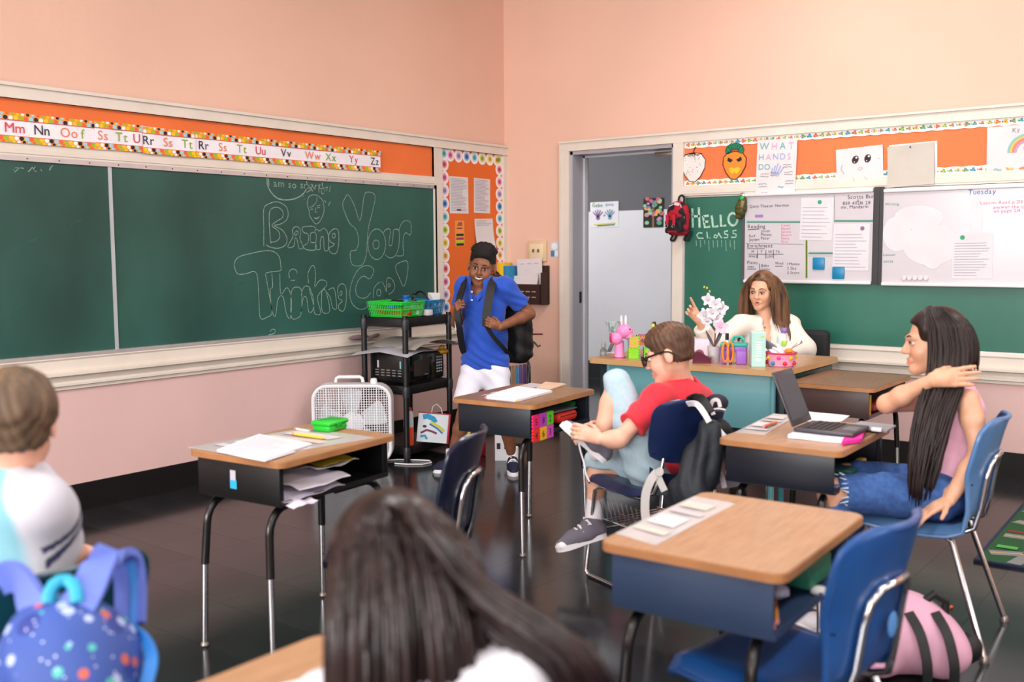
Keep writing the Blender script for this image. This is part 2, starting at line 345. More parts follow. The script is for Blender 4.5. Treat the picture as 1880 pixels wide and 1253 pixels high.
# ================================================================== left wall: paper frieze, letters, chalkboard
def crumple(a0, b0, a1, b1, T, c, amp, nu, nv, s=7):
    return lambda u, v: T @ V((a0+(a1-a0)*u, b0+(b1-b0)*v, c+amp*(1+mnoise.noise(V((u*s*3, v*s*.4, a0))))))
obj('bulletin_paper', MB().grid(crumple(-6.4, 1.958, -.908, 2.178, FL, .003, .006, 0, 0), 120, 5), ORANGE, label='crumpled orange paper frieze above the long chalkboard', cat='paper')
DOTC = ['#f4f0ee', '#f2c81a', '#9dbb2a', '#e8653c', '#9fd0e2', '#241f2b']
DOTM = [col(c, .7) for c in DOTC]
LET = {'r': col('#d63a52', .7), 'k': col('#2a2840', .7), 'o': col('#e6805e', .7), 'g': col('#8aa83a', .7)}
def strip(px0, px1, items, c, label, tilt=0., a0=None):
    a = a0 if a0 is not None else onL(px0, 250)[0]; b = onL(px1, 280)[0]
    o = obj('alphabet_strip', MB().grid(lambda u, v: FL @ V((a+(b-a)*u, 1.956+tilt*u+(2.105-1.956)*v, c+.002*math.sin(u*9))), 16, 2, thick=.001), col('#eceaf0', .55), label=label, cat='alphabet strip', group='alphabet strips over the chalkboard')
    mb = MB(); k = 0; x = a+.012
    mb.rect(a, 1.956+tilt, b, 1.988+tilt, FL, c+.0026, .0005, 6); mb.rect(a, 2.070+tilt, b, 2.105+tilt, FL, c+.0026, .0005, 6)
    mb.rect(a, 1.988+tilt, b, 1.9905+tilt, FL, c+.0032, .0005, 7); mb.rect(a, 2.0665+tilt, b, 2.0695+tilt, FL, c+.0032, .0005, 7)
    def dot(x, y, r, m, lo, hi):
        pts = [(x+r*math.cos(t*math.pi/5), min(hi, max(lo, y+r*math.sin(t*math.pi/5)))) for t in range(10)]
        mb.add([(p[0], p[1], c+.0036+.0001*(k % 4)) for p in pts], [tuple(range(10))], m, FL)
    while x < b-.008:
        dot(x, 2.079+tilt, .0118, k % 6, 2.070+tilt, 2.105+tilt); dot(x+.01, 2.101+tilt, .009, (k*5+2) % 6, 2.07+tilt, 2.105+tilt)
        dot(x, 1.979+tilt, .0118, (7-k) % 6, 1.956+tilt, 1.988+tilt); dot(x+.012, 1.961+tilt, .0085, (k*5+1) % 6, 1.956+tilt, 1.988+tilt)
        k += 1; x += .0262
    obj('dot_border', mb, DOTM + [col('#e99a3c', .7), LET['r']], o, world=True, smooth=0, kind='stuff')
    for px, s, kk in items:
        mb = MB(); aa = onL(px, 280)[0]; xe = text(mb, s[0], aa-.035, 2.006+tilt, .049, FL, c+.0035, gap=.05)
        if len(s) > 1: text(mb, s[1], xe+.004, 2.006+tilt, .049, FL, c+.0035, gap=.05)
        obj('letter_pair', mb, LET[kk], o, world=True, smooth=0)
    return o
strip(0, 172, [(18, 'Mm', 'r'), (71, 'Nn', 'k'), (118, 'Oo', 'o'), (155, 'f', 'g')], .030, 'dotted alphabet strip showing Mm Nn and Oo', a0=-4.75)
strip(168, 256, [(185, 'Ss', 'o'), (217, 'Tt', 'g'), (249, 'U', 'r')], .034, 'short dotted alphabet strip with Ss, Tt and a cut-off U', .003)
strip(255, 352, [(266, 'Rr', 'k'), (303, 'Ss', 'o'), (336, 'Tt', 'g')], .038, 'dotted alphabet strip with Rr Ss Tt beside the lone U', -.002)
strip(350, 692, [(368, 'Rr', 'k'), (404, 'Ss', 'o'), (437, 'Tt', 'g'), (471, 'Uu', 'r'), (517, 'Vv', 'k'), (561, 'Ww', 'o'), (598, 'Xx', 'g'), (641, 'Yy', 'r'), (680, 'Zz', 'k')], .032, 'long dotted alphabet strip ending in Xx Yy Zz')
cb = thing('chalkboard', 'long dark green chalkboard covered in chalk bubble letters on the side wall', 'chalkboard', (0, -3.2, .862))
obj('board_panel', MB().rect(-6.3, .862, -3.578, 1.872, FL, .002, .012), GREEN, cb, world=True)
obj('board_panel', MB().rect(-3.560, .862, -.888, 1.872, FL, .002, .012), GREEN, cb, world=True)
obj('divider_strip', MB().rect(-3.579, .862, -3.559, 1.872, FL, .002, .018), M('divider_metal', '#b9c0c4', .4, .3), cb, world=True)
obj('frame', MB().rect(-6.3, 1.868, -.88, 1.894, FL, .002, .024).rect(-6.3, .846, -.88, .866, FL, .002, .036).rect(-.898, .862, -.88, 1.872, FL, .002, .024), ALU, cb, world=True)
for i in range(20): obj('screw', MB().lathe([(.004, 0), (.003, .003)], 8, T=FL @ Matrix.Translation((-4.2+i*.17, 1.881, .026))), M('dark_metal', '#3c3a3a', .4, .7), cb, world=True)
ch = MB(); CW = .0050
def tr(pts, closed=True, w=CW, jit=.0):
    P = [onL(400+x/4, 330+y/4) for x, y in pts]
    Q = []                                             # round the traced corners a little
    k = len(P); rngk = range(k) if closed else range(k-1)
    for i in rngk:
        p0, p1, p2, p3 = P[(i-1) % k if closed else max(i-1, 0)], P[i], P[(i+1) % k], P[(i+2) % k if closed else min(i+2, k-1)]
        for t in (0, .33, .66):
            f = lambda j: .5*((2*p1[j]) + (-p0[j]+p2[j])*t + (2*p0[j]-5*p1[j]+4*p2[j]-p3[j])*t*t + (-p0[j]+3*p1[j]-3*p2[j]+p3[j])*t**3)
            Q.append((f(0), f(1)))
    if not closed: Q.append(P[-1])
    ch.stroke(Q, w, FL, .0145, 0, closed)
def el(x, y, rx, ry, n=18): tr([(x+rx*math.cos(2*math.pi*i/n), y+ry*math.sin(2*math.pi*i/n)) for i in range(n)])
tr([(325, 490), (325, 350), (325, 215), (370, 175), (430, 165), (490, 200), (505, 260), (485, 305), (440, 330), (400, 340), (460, 370), (495, 430), (485, 480), (430, 505), (370, 495), (340, 478)], False)
tr([(378, 470), (370, 400), (365, 250), (390, 210), (430, 205), (465, 235), (462, 280), (430, 300), (385, 338), (430, 375), (442, 410), (440, 430), (415, 455), (375, 460)], False)
tr([(500, 495), (540, 420), (535, 370), (560, 345), (590, 360), (597, 400), (590, 430), (615, 500), (585, 505), (570, 440), (555, 430), (545, 490)])
tr([(553, 390), (570, 378), (578, 395), (556, 408)])
tr([(610, 350), (695, 345), (700, 385), (670, 395), (670, 460), (705, 465), (705, 515), (640, 515), (615, 490), (650, 462), (650, 400), (620, 390)])
tr([(700, 375), (715, 365), (735, 378), (760, 360), (785, 370), (800, 420), (798, 515), (770, 515), (765, 430), (750, 420), (740, 460), (740, 510), (705, 505), (712, 420)])
tr([(835, 365), (870, 370), (877, 430), (870, 510), (850, 545), (815, 535), (805, 500), (830, 490), (845, 470), (825, 465), (805, 440), (805, 400)]); tr([(845, 395), (850, 420), (832, 430), (828, 405)])
tr([(945, 112), (990, 190), (1030, 305), (1050, 210), (1065, 110), (1095, 92), (1135, 105), (1142, 150), (1120, 250), (1095, 350), (1085, 450), (1080, 540), (1050, 625), (975, 625), (962, 530), (1000, 520), (1020, 470), (1015, 400), (990, 350), (955, 320), (905, 195), (920, 140)])
el(1155, 475, 65, 112); el(1150, 477, 23, 33)
tr([(1200, 395), (1225, 365), (1255, 370), (1250, 430), (1245, 480), (1265, 480), (1275, 420), (1280, 370), (1315, 370), (1322, 420), (1315, 500), (1290, 560), (1250, 575), (1215, 550)], False)
tr([(1318, 370), (1340, 320), (1375, 300), (1405, 320), (1408, 370), (1400, 408), (1370, 390), (1352, 420), (1348, 490), (1350, 555), (1300, 560)], False)
tr([(110, 610), (140, 570), (200, 550), (330, 523), (400, 530), (440, 570), (450, 640), (445, 670), (345, 685), (345, 730), (370, 870), (385, 980), (350, 1010), (300, 1018), (290, 880), (280, 720), (255, 675), (200, 690), (140, 695), (115, 660)])
tr([(385, 690), (390, 790), (372, 810), (385, 960), (410, 1005), (425, 900), (445, 855), (470, 870), (490, 980), (520, 1020), (530, 900), (515, 820), (490, 795), (450, 840), (443, 690)], False)
tr([(515, 725), (510, 680), (540, 655), (565, 670), (570, 690)], False); tr([(525, 740), (555, 740)], False)
tr([(530, 1015), (525, 850), (545, 795), (590, 795), (605, 840), (600, 975), (585, 1010)]); tr([(600, 970), (615, 870), (640, 870), (655, 970), (685, 960), (690, 880), (660, 790), (620, 790), (600, 850)], False)
tr([(655, 760), (650, 690), (680, 632), (700, 650), (705, 720), (700, 790), (735, 740), (780, 745), (785, 780), (720, 860), (745, 980), (700, 985), (690, 920), (660, 800)], False)
tr([(755, 820), (780, 815), (810, 965), (755, 970), (750, 850)]); tr([(790, 830), (815, 870), (830, 940), (860, 945), (850, 830), (835, 795), (800, 810)], False)
tr([(870, 790), (905, 765), (930, 800), (930, 900), (910, 965), (880, 955), (875, 920), (905, 890), (875, 870)]); tr([(890, 820), (902, 830), (890, 855), (885, 840)])
tr([(1110, 915), (1060, 950), (1010, 945), (970, 900), (957, 830), (980, 730), (1030, 650), (1090, 632), (1130, 655), (1130, 690), (1100, 730), (1060, 708), (1020, 740), (1000, 800), (1010, 850), (1040, 870), (1080, 865), (1110, 830)], False)
tr([(1130, 870), (1135, 800), (1160, 765), (1182, 752)], False); el(1170, 830, 15, 25, 10)
tr([(1195, 750), (1215, 790), (1228, 840), (1224, 900)], False); tr([(1228, 870), (1230, 730), (1270, 735), (1288, 790), (1265, 830), (1240, 842)], False); tr([(1240, 765), (1258, 775), (1240, 790)])
tr([(1300, 625), (1340, 603), (1380, 602), (1382, 680), (1355, 785), (1320, 720), (1295, 660)])
tr([(350, -10), (352, 40), (380, 95), (430, 140), (500, 150), (570, 135), (620, 100), (642, 55), (640, 10)], False, .008)
tr([(645, 60), (668, 75), (640, 95)], False); tr([(665, 65), (700, 70)], False); tr([(682, 52), (682, 88)], False); tr([(668, 82), (698, 55)], False)
tr([(728, 40), (730, 95)], False); tr([(745, 70), (768, 62), (770, 92)], False); tr([(748, 75), (752, 105), (768, 100)], False); tr([(775, 60), (795, 55), (785, 82)], False); tr([(815, 45), (808, 90)], False)
tr([(770, 150), (782, 170)], False); tr([(815, 160), (800, 192)], False); tr([(610, 120), (614, 126)], False); tr([(622, 140), (626, 146)], False)
tr([(660, 235), (645, 180), (655, 130), (690, 112), (730, 125), (760, 160), (768, 220), (760, 260), (735, 310), (710, 327), (690, 310), (660, 260)]); tr([(715, 130), (712, 165), (680, 200)], False)
tr([(668, 222), (680, 216), (690, 222)], False); tr([(718, 210), (728, 204), (738, 209)], False); tr([(710, 205), (702, 235), (716, 240)], False); tr([(695, 280), (715, 290), (735, 270), (715, 284)]); tr([(660, 205), (690, 196)], False); tr([(715, 195), (740, 188)], False)
tr([(370, 1120), (385, 1100), (410, 1105), (400, 1130), (360, 1140)], False)
aa, bb = onL(490, 341); text(ch, 'I am so smart!', aa, bb-.005, .045, FL, .0145, 0, .12, -.0, gap=.14, fixw=.47)
for x0, y0 in ((22, 312), (34, 309), (48, 313), (60, 311), (72, 316), (88, 309)): ch.stroke([onL(x0+random.uniform(0, 6)*k, y0+random.uniform(-6, 6)) for k in range(4)], .005, FL, .0145)
obj('chalk_drawing', ch, CHALK, cb, world=True, smooth=0, kind='stuff')
sm = MB()                                                # faint wiped streaks left by the eraser
for i in range(8):
    x, y = random.uniform(5, 470), random.uniform(310, 600); L_ = random.uniform(15, 60); an = random.uniform(-.9, -.4)
    P = [onL(x+L_*t*math.cos(an), y+L_*t*math.sin(an)) for t in (0, .5, 1)]; sm.stroke([(p[0], p[1]+.01*(k == 1)) for k, p in enumerate(P)], random.uniform(.002, .012), FL, .0142, 0)
obj('eraser_smears', sm, M('faint_chalk', '#2b5a51', .9, var=.25, vs=30), cb, world=True, smooth=0, kind='stuff')
# bulletin board with scalloped rosette border
bb_ = thing('bulletin_board', 'narrow orange bulletin board with rainbow rosette border in the corner', 'bulletin board', (0, -.43, .862))
obj('orange_panel', MB().rect(-.812, .862, -.046, 2.178, FL, .001, .008), M('orange_panel_paper', '#e06a28', .75, var=.04, vs=3), bb_, world=True)
RC = ['#d8506a', '#d9609a', '#a890c0', '#2f6fc0', '#58b4c4', '#a8bf2c', '#dcc62c', '#e2a04a']
RME = []
for c_ in RC:
    me_ = MB(); n = 20
    me_.add([(.051*math.cos(2*math.pi*i/n), .051*math.sin(2*math.pi*i/n), 0) for i in range(n)], [tuple(range(n))], 0, FL)
    sp = [((.037 if i % 2 else .027)*math.cos(math.pi*i/14), (.037 if i % 2 else .027)*math.sin(math.pi*i/14), .0008) for i in range(28)]; me_.add(sp, [tuple(range(28))], 1, FL)
    me_.add([(.018*math.cos(2*math.pi*i/n), .018*math.sin(2*math.pi*i/n), .0014) for i in range(n)], [tuple(range(n))], 2, FL)
    m_ = bpy.data.meshes.new('rosette'); m_.from_pydata([tuple(p) for p in me_.v], [], me_.f)
    dk = '#%02x%02x%02x' % tuple(int(int(c_[i:i+2], 16)*.82) for i in (1, 3, 5)); lt = '#%02x%02x%02x' % tuple(int(255-(255-int(c_[i:i+2], 16))*.6) for i in (1, 3, 5))
    for q in (col('#efe9ea', .7), col(lt, .7), col(dk, .7)): m_.materials.append(q)
    m_.polygons.foreach_set('material_index', me_.m); RME.append(m_)
pos = [(-.772, 2.06-.1*i) for i in range(12)] + [(-.70+.098*i, 2.135) for i in range(7)] + [(-.085, 2.06-.1*i) for i in range(12)] + [(-.775, 2.14), (-.09, 2.14)]
for i, (a, b) in enumerate(pos):
    o = bpy.data.objects.new('rosette', RME[(i if i < 12 else i+5) % 8]); COL.objects.link(o); o.parent = bb_; o.matrix_parent_inverse = WM[bb_].inverted()
    o.location = (.0105+.0003*(i % 3), a, b)
def paper(name, label, T, a0, b0, a1, b1, c=.003, rot=0., colr='#dcd8da', cat='paper', curl=.0, group=None, m=None):
    ca, cb_ = (a0+a1)/2, (b0+b1)/2; w, h = abs(a1-a0)/2, abs(b1-b0)/2; cr, sr = math.cos(rot), math.sin(rot)
    def fn(u, v):
        x, y = (u*2-1)*w, (v*2-1)*h
        return T @ V((ca+x*cr-y*sr, cb_+x*sr+y*cr, c+.001+curl*(1-v)**2))
    o = obj(name, MB().grid(fn, 4, 6, thick=.0008), m or col(colr, .8), label=label, cat=cat, group=group)
    return o, T @ Matrix.Translation((ca, cb_, c+.0015)) @ Matrix.Rotation(rot, 4, 'Z')
def printed_lines(o, T, w, h, n, m, lw=.0022, name='printed_text', marg=.12, start=.9, end=-.85):
    mb = MB()
    for i in range(n):
        y = h*(start+(end-start)*i/(n-1)); x1 = w*random.uniform(.2, 1-marg)
        mb.stroke([(-w*(1-marg), y), (x1, y)], lw, T, 0)
    return obj(name, mb, m, o, world=True, smooth=0)
GREYINK = col('#8c88a0', .8)
o, T = paper('worksheet', 'tall ruled worksheet nearer the chalkboard on the corner board', FL, -.714, 1.689, -.488, 1.974, .010, .01)
printed_lines(o, T, .113, .14, 22, GREYINK, .003); m_ = MB().rect(-.03, -.12, .02, -.11, T, .001); obj('stamp', m_, INK, o, world=True)
o, T = paper('worksheet', 'tall ruled worksheet nearer the room corner on the orange board', FL, -.416, 1.70, -.21, 1.975, .010, -.01)
printed_lines(o, T, .103, .137, 22, GREYINK, .003)
o, T = paper('notice_sheet', 'curled white notice sheet with black header bar below the ruled worksheets', FL, -.41, 1.40, -.175, 1.655, .011, .03, curl=.03)
printed_lines(o, T, .11, .125, 12, GREYINK, .003, end=-.2); obj('header_bar', MB().rect(-.08, .04, .09, .055, T, .001), INK, o, world=True)
o, T = paper('punch_card', 'small orange card with striped black and pink bars on the corner board', FL, -.652, 1.436, -.54, 1.634, .010, .02, '#f0934a')
mb = MB()
for i, (y, k) in enumerate(((-.012, 1), (-.042, 2), (-.066, 3), (-.088, 1))): mb.rect(-.045, y-.009, .045, y+.009, T, .0004, .0006, k).rect(-.05, y-.012, .05, y+.012, T, .0001, .0005, 3 if i != 1 else 0)
for i, y in enumerate((.08, .065, .04)): mb.rect(-.02-.008*i, y-.004, .03, y+.004, T, .0004, .0006, 1)
obj('printed_bars', mb, [col('#f0934a', .7), INK, col('#a0286a', .7), col('#b8c02c', .7)], o, world=True)
# ================================================================== back wall: switch, sign, files, boards
sw = thing('light_switch', 'beige double light switch plate on the pink wall', 'light switch', (.338, 0, 1.31))
BEI = M('aged_beige_plastic', '#d9bf98', .45, var=.05)
obj('plate', MB().box((.338, -.012, 1.392), (.19, .024, .17), bev=.008), BEI, sw, world=True)
obj('inner_plate', MB().box((.34, -.026, 1.39), (.135, .008, .12), bev=.003), M('ivory_plastic', '#e6d3b0', .4), sw, world=True)
for dx in (-.025, .025): obj('toggle', MB().box((.34+dx, -.035, 1.395), (.012, .02, .026), bev=.003), M('toggle_dark', '#6a5a48', .5), sw, world=True)
o, T = paper('hand_sign', 'small pale blue pictogram sticker beside the light switch', FB, .464, 1.344, .542, 1.467, .001, 0, '#c4d4e0', 'sticker')
mb = MB(); mb.add([(-.0+.03*math.cos(t), .025+.028*math.sin(t), .001) for t in [i*.4 for i in range(16)]], [tuple(range(16))], 1, T); mb.rect(-.036, -.058, -.002, -.01, T, .0008, .0006, 0).rect(.004, -.055, .035, -.012, T, .0008, .0006, 1)
obj('pictogram', mb, [col('#4a7ea8', .7), col('#e6ecf2', .7)], o, world=True)
wf = thing('wall_file', 'dark brown slotted wall file stuffed with white papers', 'wall file', (.29, -.06, .965))
BRN = M('dark_brown_plastic', '#33211f', .4, var=.1)
mb = MB().box((.3, -.012, 1.12), (.31, .014, .31)).box((.28, -.10, 1.045), (.30, .012, .16)).box((.28, -.055, .968), (.30, .1, .01)).box((.136, -.055, 1.05), (.012, .1, .17)).box((.444, -.055, 1.09), (.014, .1, .26))
obj('pocket', mb, BRN, wf, world=True)
for r in range(2):
    for i in range(4): obj('slot', MB().box((.19+.06*i, -.1065, 1.02+.045*r), (.04, .002, .007)), M('slot_pale', '#b5aaa6', .4), wf, world=True)  # slots drawn as paler bars across the pocket front
for i, (a0, b0, a1, b1, rt, y) in enumerate([(.15, 1.12, .40, 1.33, .03, .03), (.12, 1.10, .38, 1.20, .1, .055), (.13, 1.04, .41, 1.12, -.12, .075)]):
    o, T = paper('loose_sheet', ['printed white sheet standing up out of the brown wall file', 'white sheaf flopping sideways over the wall file edge', 'white sheet slumped lowest in front of the wall file'][i], FB, a0, b0, a1, b1, y, rt, curl=.03 if i else 0., group=None)
    if i == 0:
        mb = MB()
        for k in range(3):
            wiggle(mb, -.09+.07*k, -.05+.07*k, .065, .003, T, .002, 0); wiggle(mb, -.09+.065*k, -.05+.065*k, -.03, .003, T, .002, 0); mb.stroke([(-.08+.07*k, -.04), (-.085+.07*k, -.07)], .002, T, .001)
        obj('printed_text', mb, GREYINK, o, world=True, smooth=0, kind='stuff')
for i, (x0, x1, z1, c_, nm) in enumerate([(.02, .085, 1.30, '#e0c022', 'yellow'), (.09, .135, 1.275, '#1f86b8', 'blue')]):
    o = obj('binder', MB().box(((x0+x1)/2, -.08, z1-.155), (x1-x0, .12, .306), bev=.006), col(c_, .45), label='%s upright binder in the corner wall pocket' % nm, cat='binder')
pk = obj('corner_pocket', MB().box((.08, -.08, .985), (.13, .15, .012)).box((.08, -.151, 1.02), (.13, .008, .07)).box((.08, -.006, 1.05), (.13, .012, .14)), BRN, label='small dark wall pocket holding the two binders', cat='wall file')
# orange frieze, borders and drawings
obj('bulletin_paper', MB().grid(crumple(1.658, 1.856, 6.4, 2.172, FB, .003, .004, 0, 0), 80, 5), M('orange_frieze_paper', '#f07a48', .75, var=.04, vs=3, bump=.1, bs=8), label='orange paper frieze above the teacher and whiteboards', cat='paper')
LEAF = [col(c, .75) for c in ('#e87a3c', '#e0b83a', '#5aa878', '#3f8fb8', '#d8605a', '#7ab04a')]
def wavy(label, b_lo, b_hi, edge_low):
    a0, a1, n = 1.66, 5.2, 130; up = []; lw = []
    for i in range(n+1):
        a = a0+(a1-a0)*i/n; w = .007*abs(math.sin(i*.9))
        up.append((a, b_hi+(0 if edge_low else w))); lw.append((a, b_lo-(w if edge_low else 0)))
    mb = MB().add([(x, y, .0125) for x, y in lw] + [(x, y, .0125) for x, y in up], [(i, i+1, n+2+i, n+1+i) for i in range(n)], 0, FB)
    o = obj('scalloped_border', mb, col('#eceae6', .75), label=label, cat='border strip'); mb = MB(); k = 0; a = a0+.03
    while a < a1:
        r = random.uniform(.011, .016); cx, cy = a, (b_lo+b_hi)/2; ph = random.random()*3
        pts = [(cx+r*(1+.35*math.cos(3*t+ph))*math.cos(t), cy+.8*r*(1+.35*math.cos(3*t+ph))*math.sin(t), .0132) for t in [i*2*math.pi/14 for i in range(14)]]
        mb.add(pts, [tuple(range(14))], k % 6, FB); mb.add([(cx+.005*math.cos(t), cy+.005*math.sin(t), .0137) for t in [i*.785 for i in range(8)]], [tuple(range(8))], (k+2) % 6, FB)
        mb.add([(cx+.026+.004*math.cos(t), cy+random.choice((-.006, .006))*0+.005*math.sin(t), .0132) for t in [i*.785 for i in range(8)]], [tuple(range(8))], (k+3) % 6, FB); k += 1; a += .043
    obj('leaf_print', mb, LEAF, o, world=True, smooth=0, kind='stuff')
wavy('wavy leaf-print border along the top of the orange frieze', 2.132, 2.172, True)
wavy('wavy leaf-print border along the bottom of the orange frieze', 1.857, 1.893, False)
def sketch(mb, pts, T, c, w=.004, mi=0, closed=True, s=1., o=(0, 0)): mb.stroke([(o[0]+x*s, o[1]+y*s) for x, y in pts], w, T, c, mi, closed)
BER = [(-.06, .075), (.0, .085), (.06, .075), (.095, .03), (.09, -.03), (.055, -.09), (.015, -.125), (-.03, -.12), (-.07, -.07), (-.095, -.01), (-.09, .045)]
def cutout(name, label, T, poly, c, colr, cat='drawing'):
    return obj(name, MB().prism(poly, c, c+.001, T=T), col(colr, .8), label=label, cat=cat)
T = FB @ Matrix.Translation((1.735, 2.01, .014)); o = cutout('strawberry_drawing', 'uncoloured white paper strawberry cut-out with black outline', T, [(x*1.02, y*1.0) for x, y in BER], 0, '#eadfdc')
mb = MB(); sketch(mb, BER, T, .002, .005)
for k in range(5):
    an = -1.2+.6*k; sketch(mb, [(0, .08), (.03*math.sin(an)-.012, .08+.02*math.cos(an)-.02), (.075*math.sin(an), .085-.03*abs(math.cos(an))), (.03*math.sin(an)+.012, .09-.03*math.cos(an))], T, .002, .004)
sketch(mb, [(0, .085), (.005, .11), (.02, .125)], T, .002, .007, closed=False)
for i in range(26): x, y = random.uniform(-.07, .07), random.uniform(-.09, .055); mb.stroke([(x, y), (x+.004, y+.006)], .003, T, .002)
obj('ink_outline', mb, INK, o, world=True, smooth=0)
T = FB @ Matrix.Translation((2.055, 2.005, .014)); o = cutout('strawberry_drawing', 'orange coloured paper strawberry cut-out with scowling face and green leaves', T, [(x*.92, y*.98) for x, y in BER], 0, '#f08a34')
mb = MB(); sketch(mb, BER, T, .002, .006, s=.93)
for sx in (-1, 1): mb.add([(sx*.012, .02, .003), (sx*.05, .04, .003), (sx*.055, .015, .003), (sx*.03, .003, .003)][::sx], [(0, 1, 2, 3)], 0, T)
mb.add([(-.045, -.04, .003), (-.02, -.03, .003), (0, -.042, .003), (.025, -.03, .003), (.045, -.045, .003), (.03, -.07, .003), (.01, -.078, .003), (0, -.062, .003), (-.015, -.08, .003), (-.03, -.068, .003)], [tuple(range(9, -1, -1))], 1, T)
for k in range(7):
    an = -1.5+.5*k; cx, cy = .05*math.sin(an), .085+.03*math.cos(an); mb.add([(cx+.021*math.cos(t), cy+.024*math.sin(t), .0032+.0002*k) for t in [i*.63 for i in range(10)]], [tuple(range(10))], 2, T)
    sketch(mb, [(.021*math.cos(t), .024*math.sin(t)) for t in [i*.63 for i in range(10)]], T, .0036+.0002*k, .003, 0, o=(cx, cy))
obj('colouring', mb, [INK, col('#f0c028', .75), col('#1f8a62', .75)], o, world=True, smooth=0)
PAST = [col('#6ab0b8', .8), col('#d9a9cc', .8), col('#9aa8d8', .8), col('#6a6678', .8)]
o, T = paper('poster', 'large handwritten hand poster headed in pastel capitals over the whiteboard corner', FB, 2.225, 1.70, 2.51, 2.145, .030, -.03)
mb = MB(); x = -.125
for w_, k in (('W', 0), ('H', 1), ('A', 0), ('T', 1)): x = text(mb, w_, x, .155, .045, T, .002, k, .05) + .012
x = -.125
for w_, k in (('H', 0), ('A', 1), ('N', 2), ('D', 2), ('S', 1)): x = text(mb, w_, x, .085, .04, T, .002, k, .05) + .008
text(mb, 'DO', -.125, .02, .038, T, .002, 0, .05)
for i in range(5): mb.stroke([(-.03+.012*i, -.02), (-.025+.02*i, .03+.015*(2-abs(i-2)))], .007, T, .0015, 2)
for (x, y) in ((.05, .05), (.06, 0), (-.11, -.01), (-.12, -.08), (.07, -.06), (-.11, -.14), (.05, -.14), (-.04, -.005)):
    for r in range(2): wiggle(mb, x, x+.06, y-.018*r, .004, T, .002, 3, .0025, 12)
wiggle(mb, .02, .06, -.1, .004, T, .002, 0, .006); obj('handwriting', mb, PAST, o, world=True, smooth=0, kind='stuff')
o, T = paper('face_drawing', 'white paper with big round cartoon eyes pinned on orange frieze', FB, 2.782, 1.79, 3.085, 2.055, .018, .05)
mb = MB()
for x, r in ((-.025, -.5), (.055, -.35)):
    Q = Matrix.Rotation(r, 2); mb.add([(*(V((x, .055))+Q @ V((.021*math.cos(t), .027*math.sin(t)))), .002) for t in [i*.45 for i in range(14)]], [tuple(range(14))], 0, T)
    mb.add([(x+.008+.007*math.cos(t), .067+.007*math.sin(t), .003) for t in [i*.7 for i in range(9)]], [tuple(range(9))], 1, T); mb.add([(x-.006+.004*math.cos(t), .04+.004*math.sin(t), .003) for t in [i*.7 for i in range(9)]], [tuple(range(9))], 1, T)
for pts in ([(-.01, -.005), (.005, -.018), (.02, -.005), (.012, .004), (.005, -.002), (-.003, .004)], [(-.11, .03), (-.12, .0), (-.1, -.03)], [(-.04, -.06), (-.035, -.085), (-.045, -.09)], [(.03, -.06), (.04, -.08), (.055, -.075)], [(.12, .04), (.13, .05)]): sketch(mb, pts, T, .002, .003, 2, False)
obj('crayon_face', mb, [col('#3a2630', .8), WHITEP, col('#a89aa4', .8)], o, world=True, smooth=0, kind='stuff')
o, T = paper('backing_sheet', 'white sheet half hidden behind a grey sheet on the frieze', FB, 3.12, 1.815, 3.415, 2.06, .013, .03)
o, T = paper('grey_sheet', 'plain grey paper sheet pinned crookedly over white sheet', FB, 3.115, 1.79, 3.40, 2.05, .020, .05, '#c3bdb4', curl=.02); obj('pin', MB().ball((0, .115, .004), .005, 8, T=T), INK, o, world=True)
o, T = paper('rainbow_drawing', 'white paper with a drawn rainbow at the frieze end', FB, 3.70, 1.845, 4.02, 2.125, .018, .02)
mb = MB()
for i, k in enumerate(('#8cc0bc', '#e8c068', '#e08870', '#c89ab8')): mb.stroke([(.06+(.10-.013*i)*math.cos(t), -.02+(.10-.013*i)*math.sin(t)) for t in [math.pi*j/14 for j in range(15)]], .012, T, .002, i)
text(mb, 'Ky', -.02, .1, .025, T, .002, 4, .1); mb.add([(.06+.02*math.cos(t), .0+.022*math.sin(t), .0025) for t in [i*.5 for i in range(13)]], [tuple(range(13))], 1, T)
for i in range(4): wiggle(mb, -.12+.07*i, -.08+.07*i, -.115, .006, T, .002, i, .01)
obj('crayon_rainbow', mb, [col(c, .8) for c in ('#8cc0bc', '#e8c068', '#e08870', '#c89ab8', '#8a8a9a')], o, world=True, smooth=0)
# rear chalkboard
gb = thing('chalkboard', 'green chalkboard reading hello class behind the teacher', 'chalkboard', (3.5, 0, .757))
GREEN2 = M('bright_green_chalkboard', '#2f7562', .4, var=.1, col2='#235f50', vs=1.5, stretch=(1, 1, .6))
obj('board_panel', MB().rect(1.67, .757, 6.3, 1.782, FB, .002, .012), GREEN2, gb, world=True)
obj('frame', MB().rect(1.658, .757, 1.674, 1.782, FB, .002, .02).rect(1.658, 1.774, 6.3, 1.786, FB, .002, .02).rect(1.658, .745, 6.3, .762, FB, .002, .02), ALU, gb, world=True)
ch2 = MB()
def tb(pts, closed=False, w=.017): ch2.stroke([onB(1030+x/4.365, 250+y/4.365) for x, y in pts], w, FB, .0145, 0, closed)
for p in ([(1112, 572), (1118, 735)], [(1060, 580), (1064, 735)], [(1062, 645), (1118, 642)], [(1145, 642), (1160, 733), (1203, 726)], [(1152, 688), (1188, 686)], [(1146, 645), (1192, 638)], [(1215, 636), (1226, 728), (1268, 722)], [(1286, 630), (1290, 722), (1332, 717)]): tb(p)
tb([(1385+36*math.cos(t), 667+50*math.sin(t)) for t in [i*.42 for i in range(15)]], True)
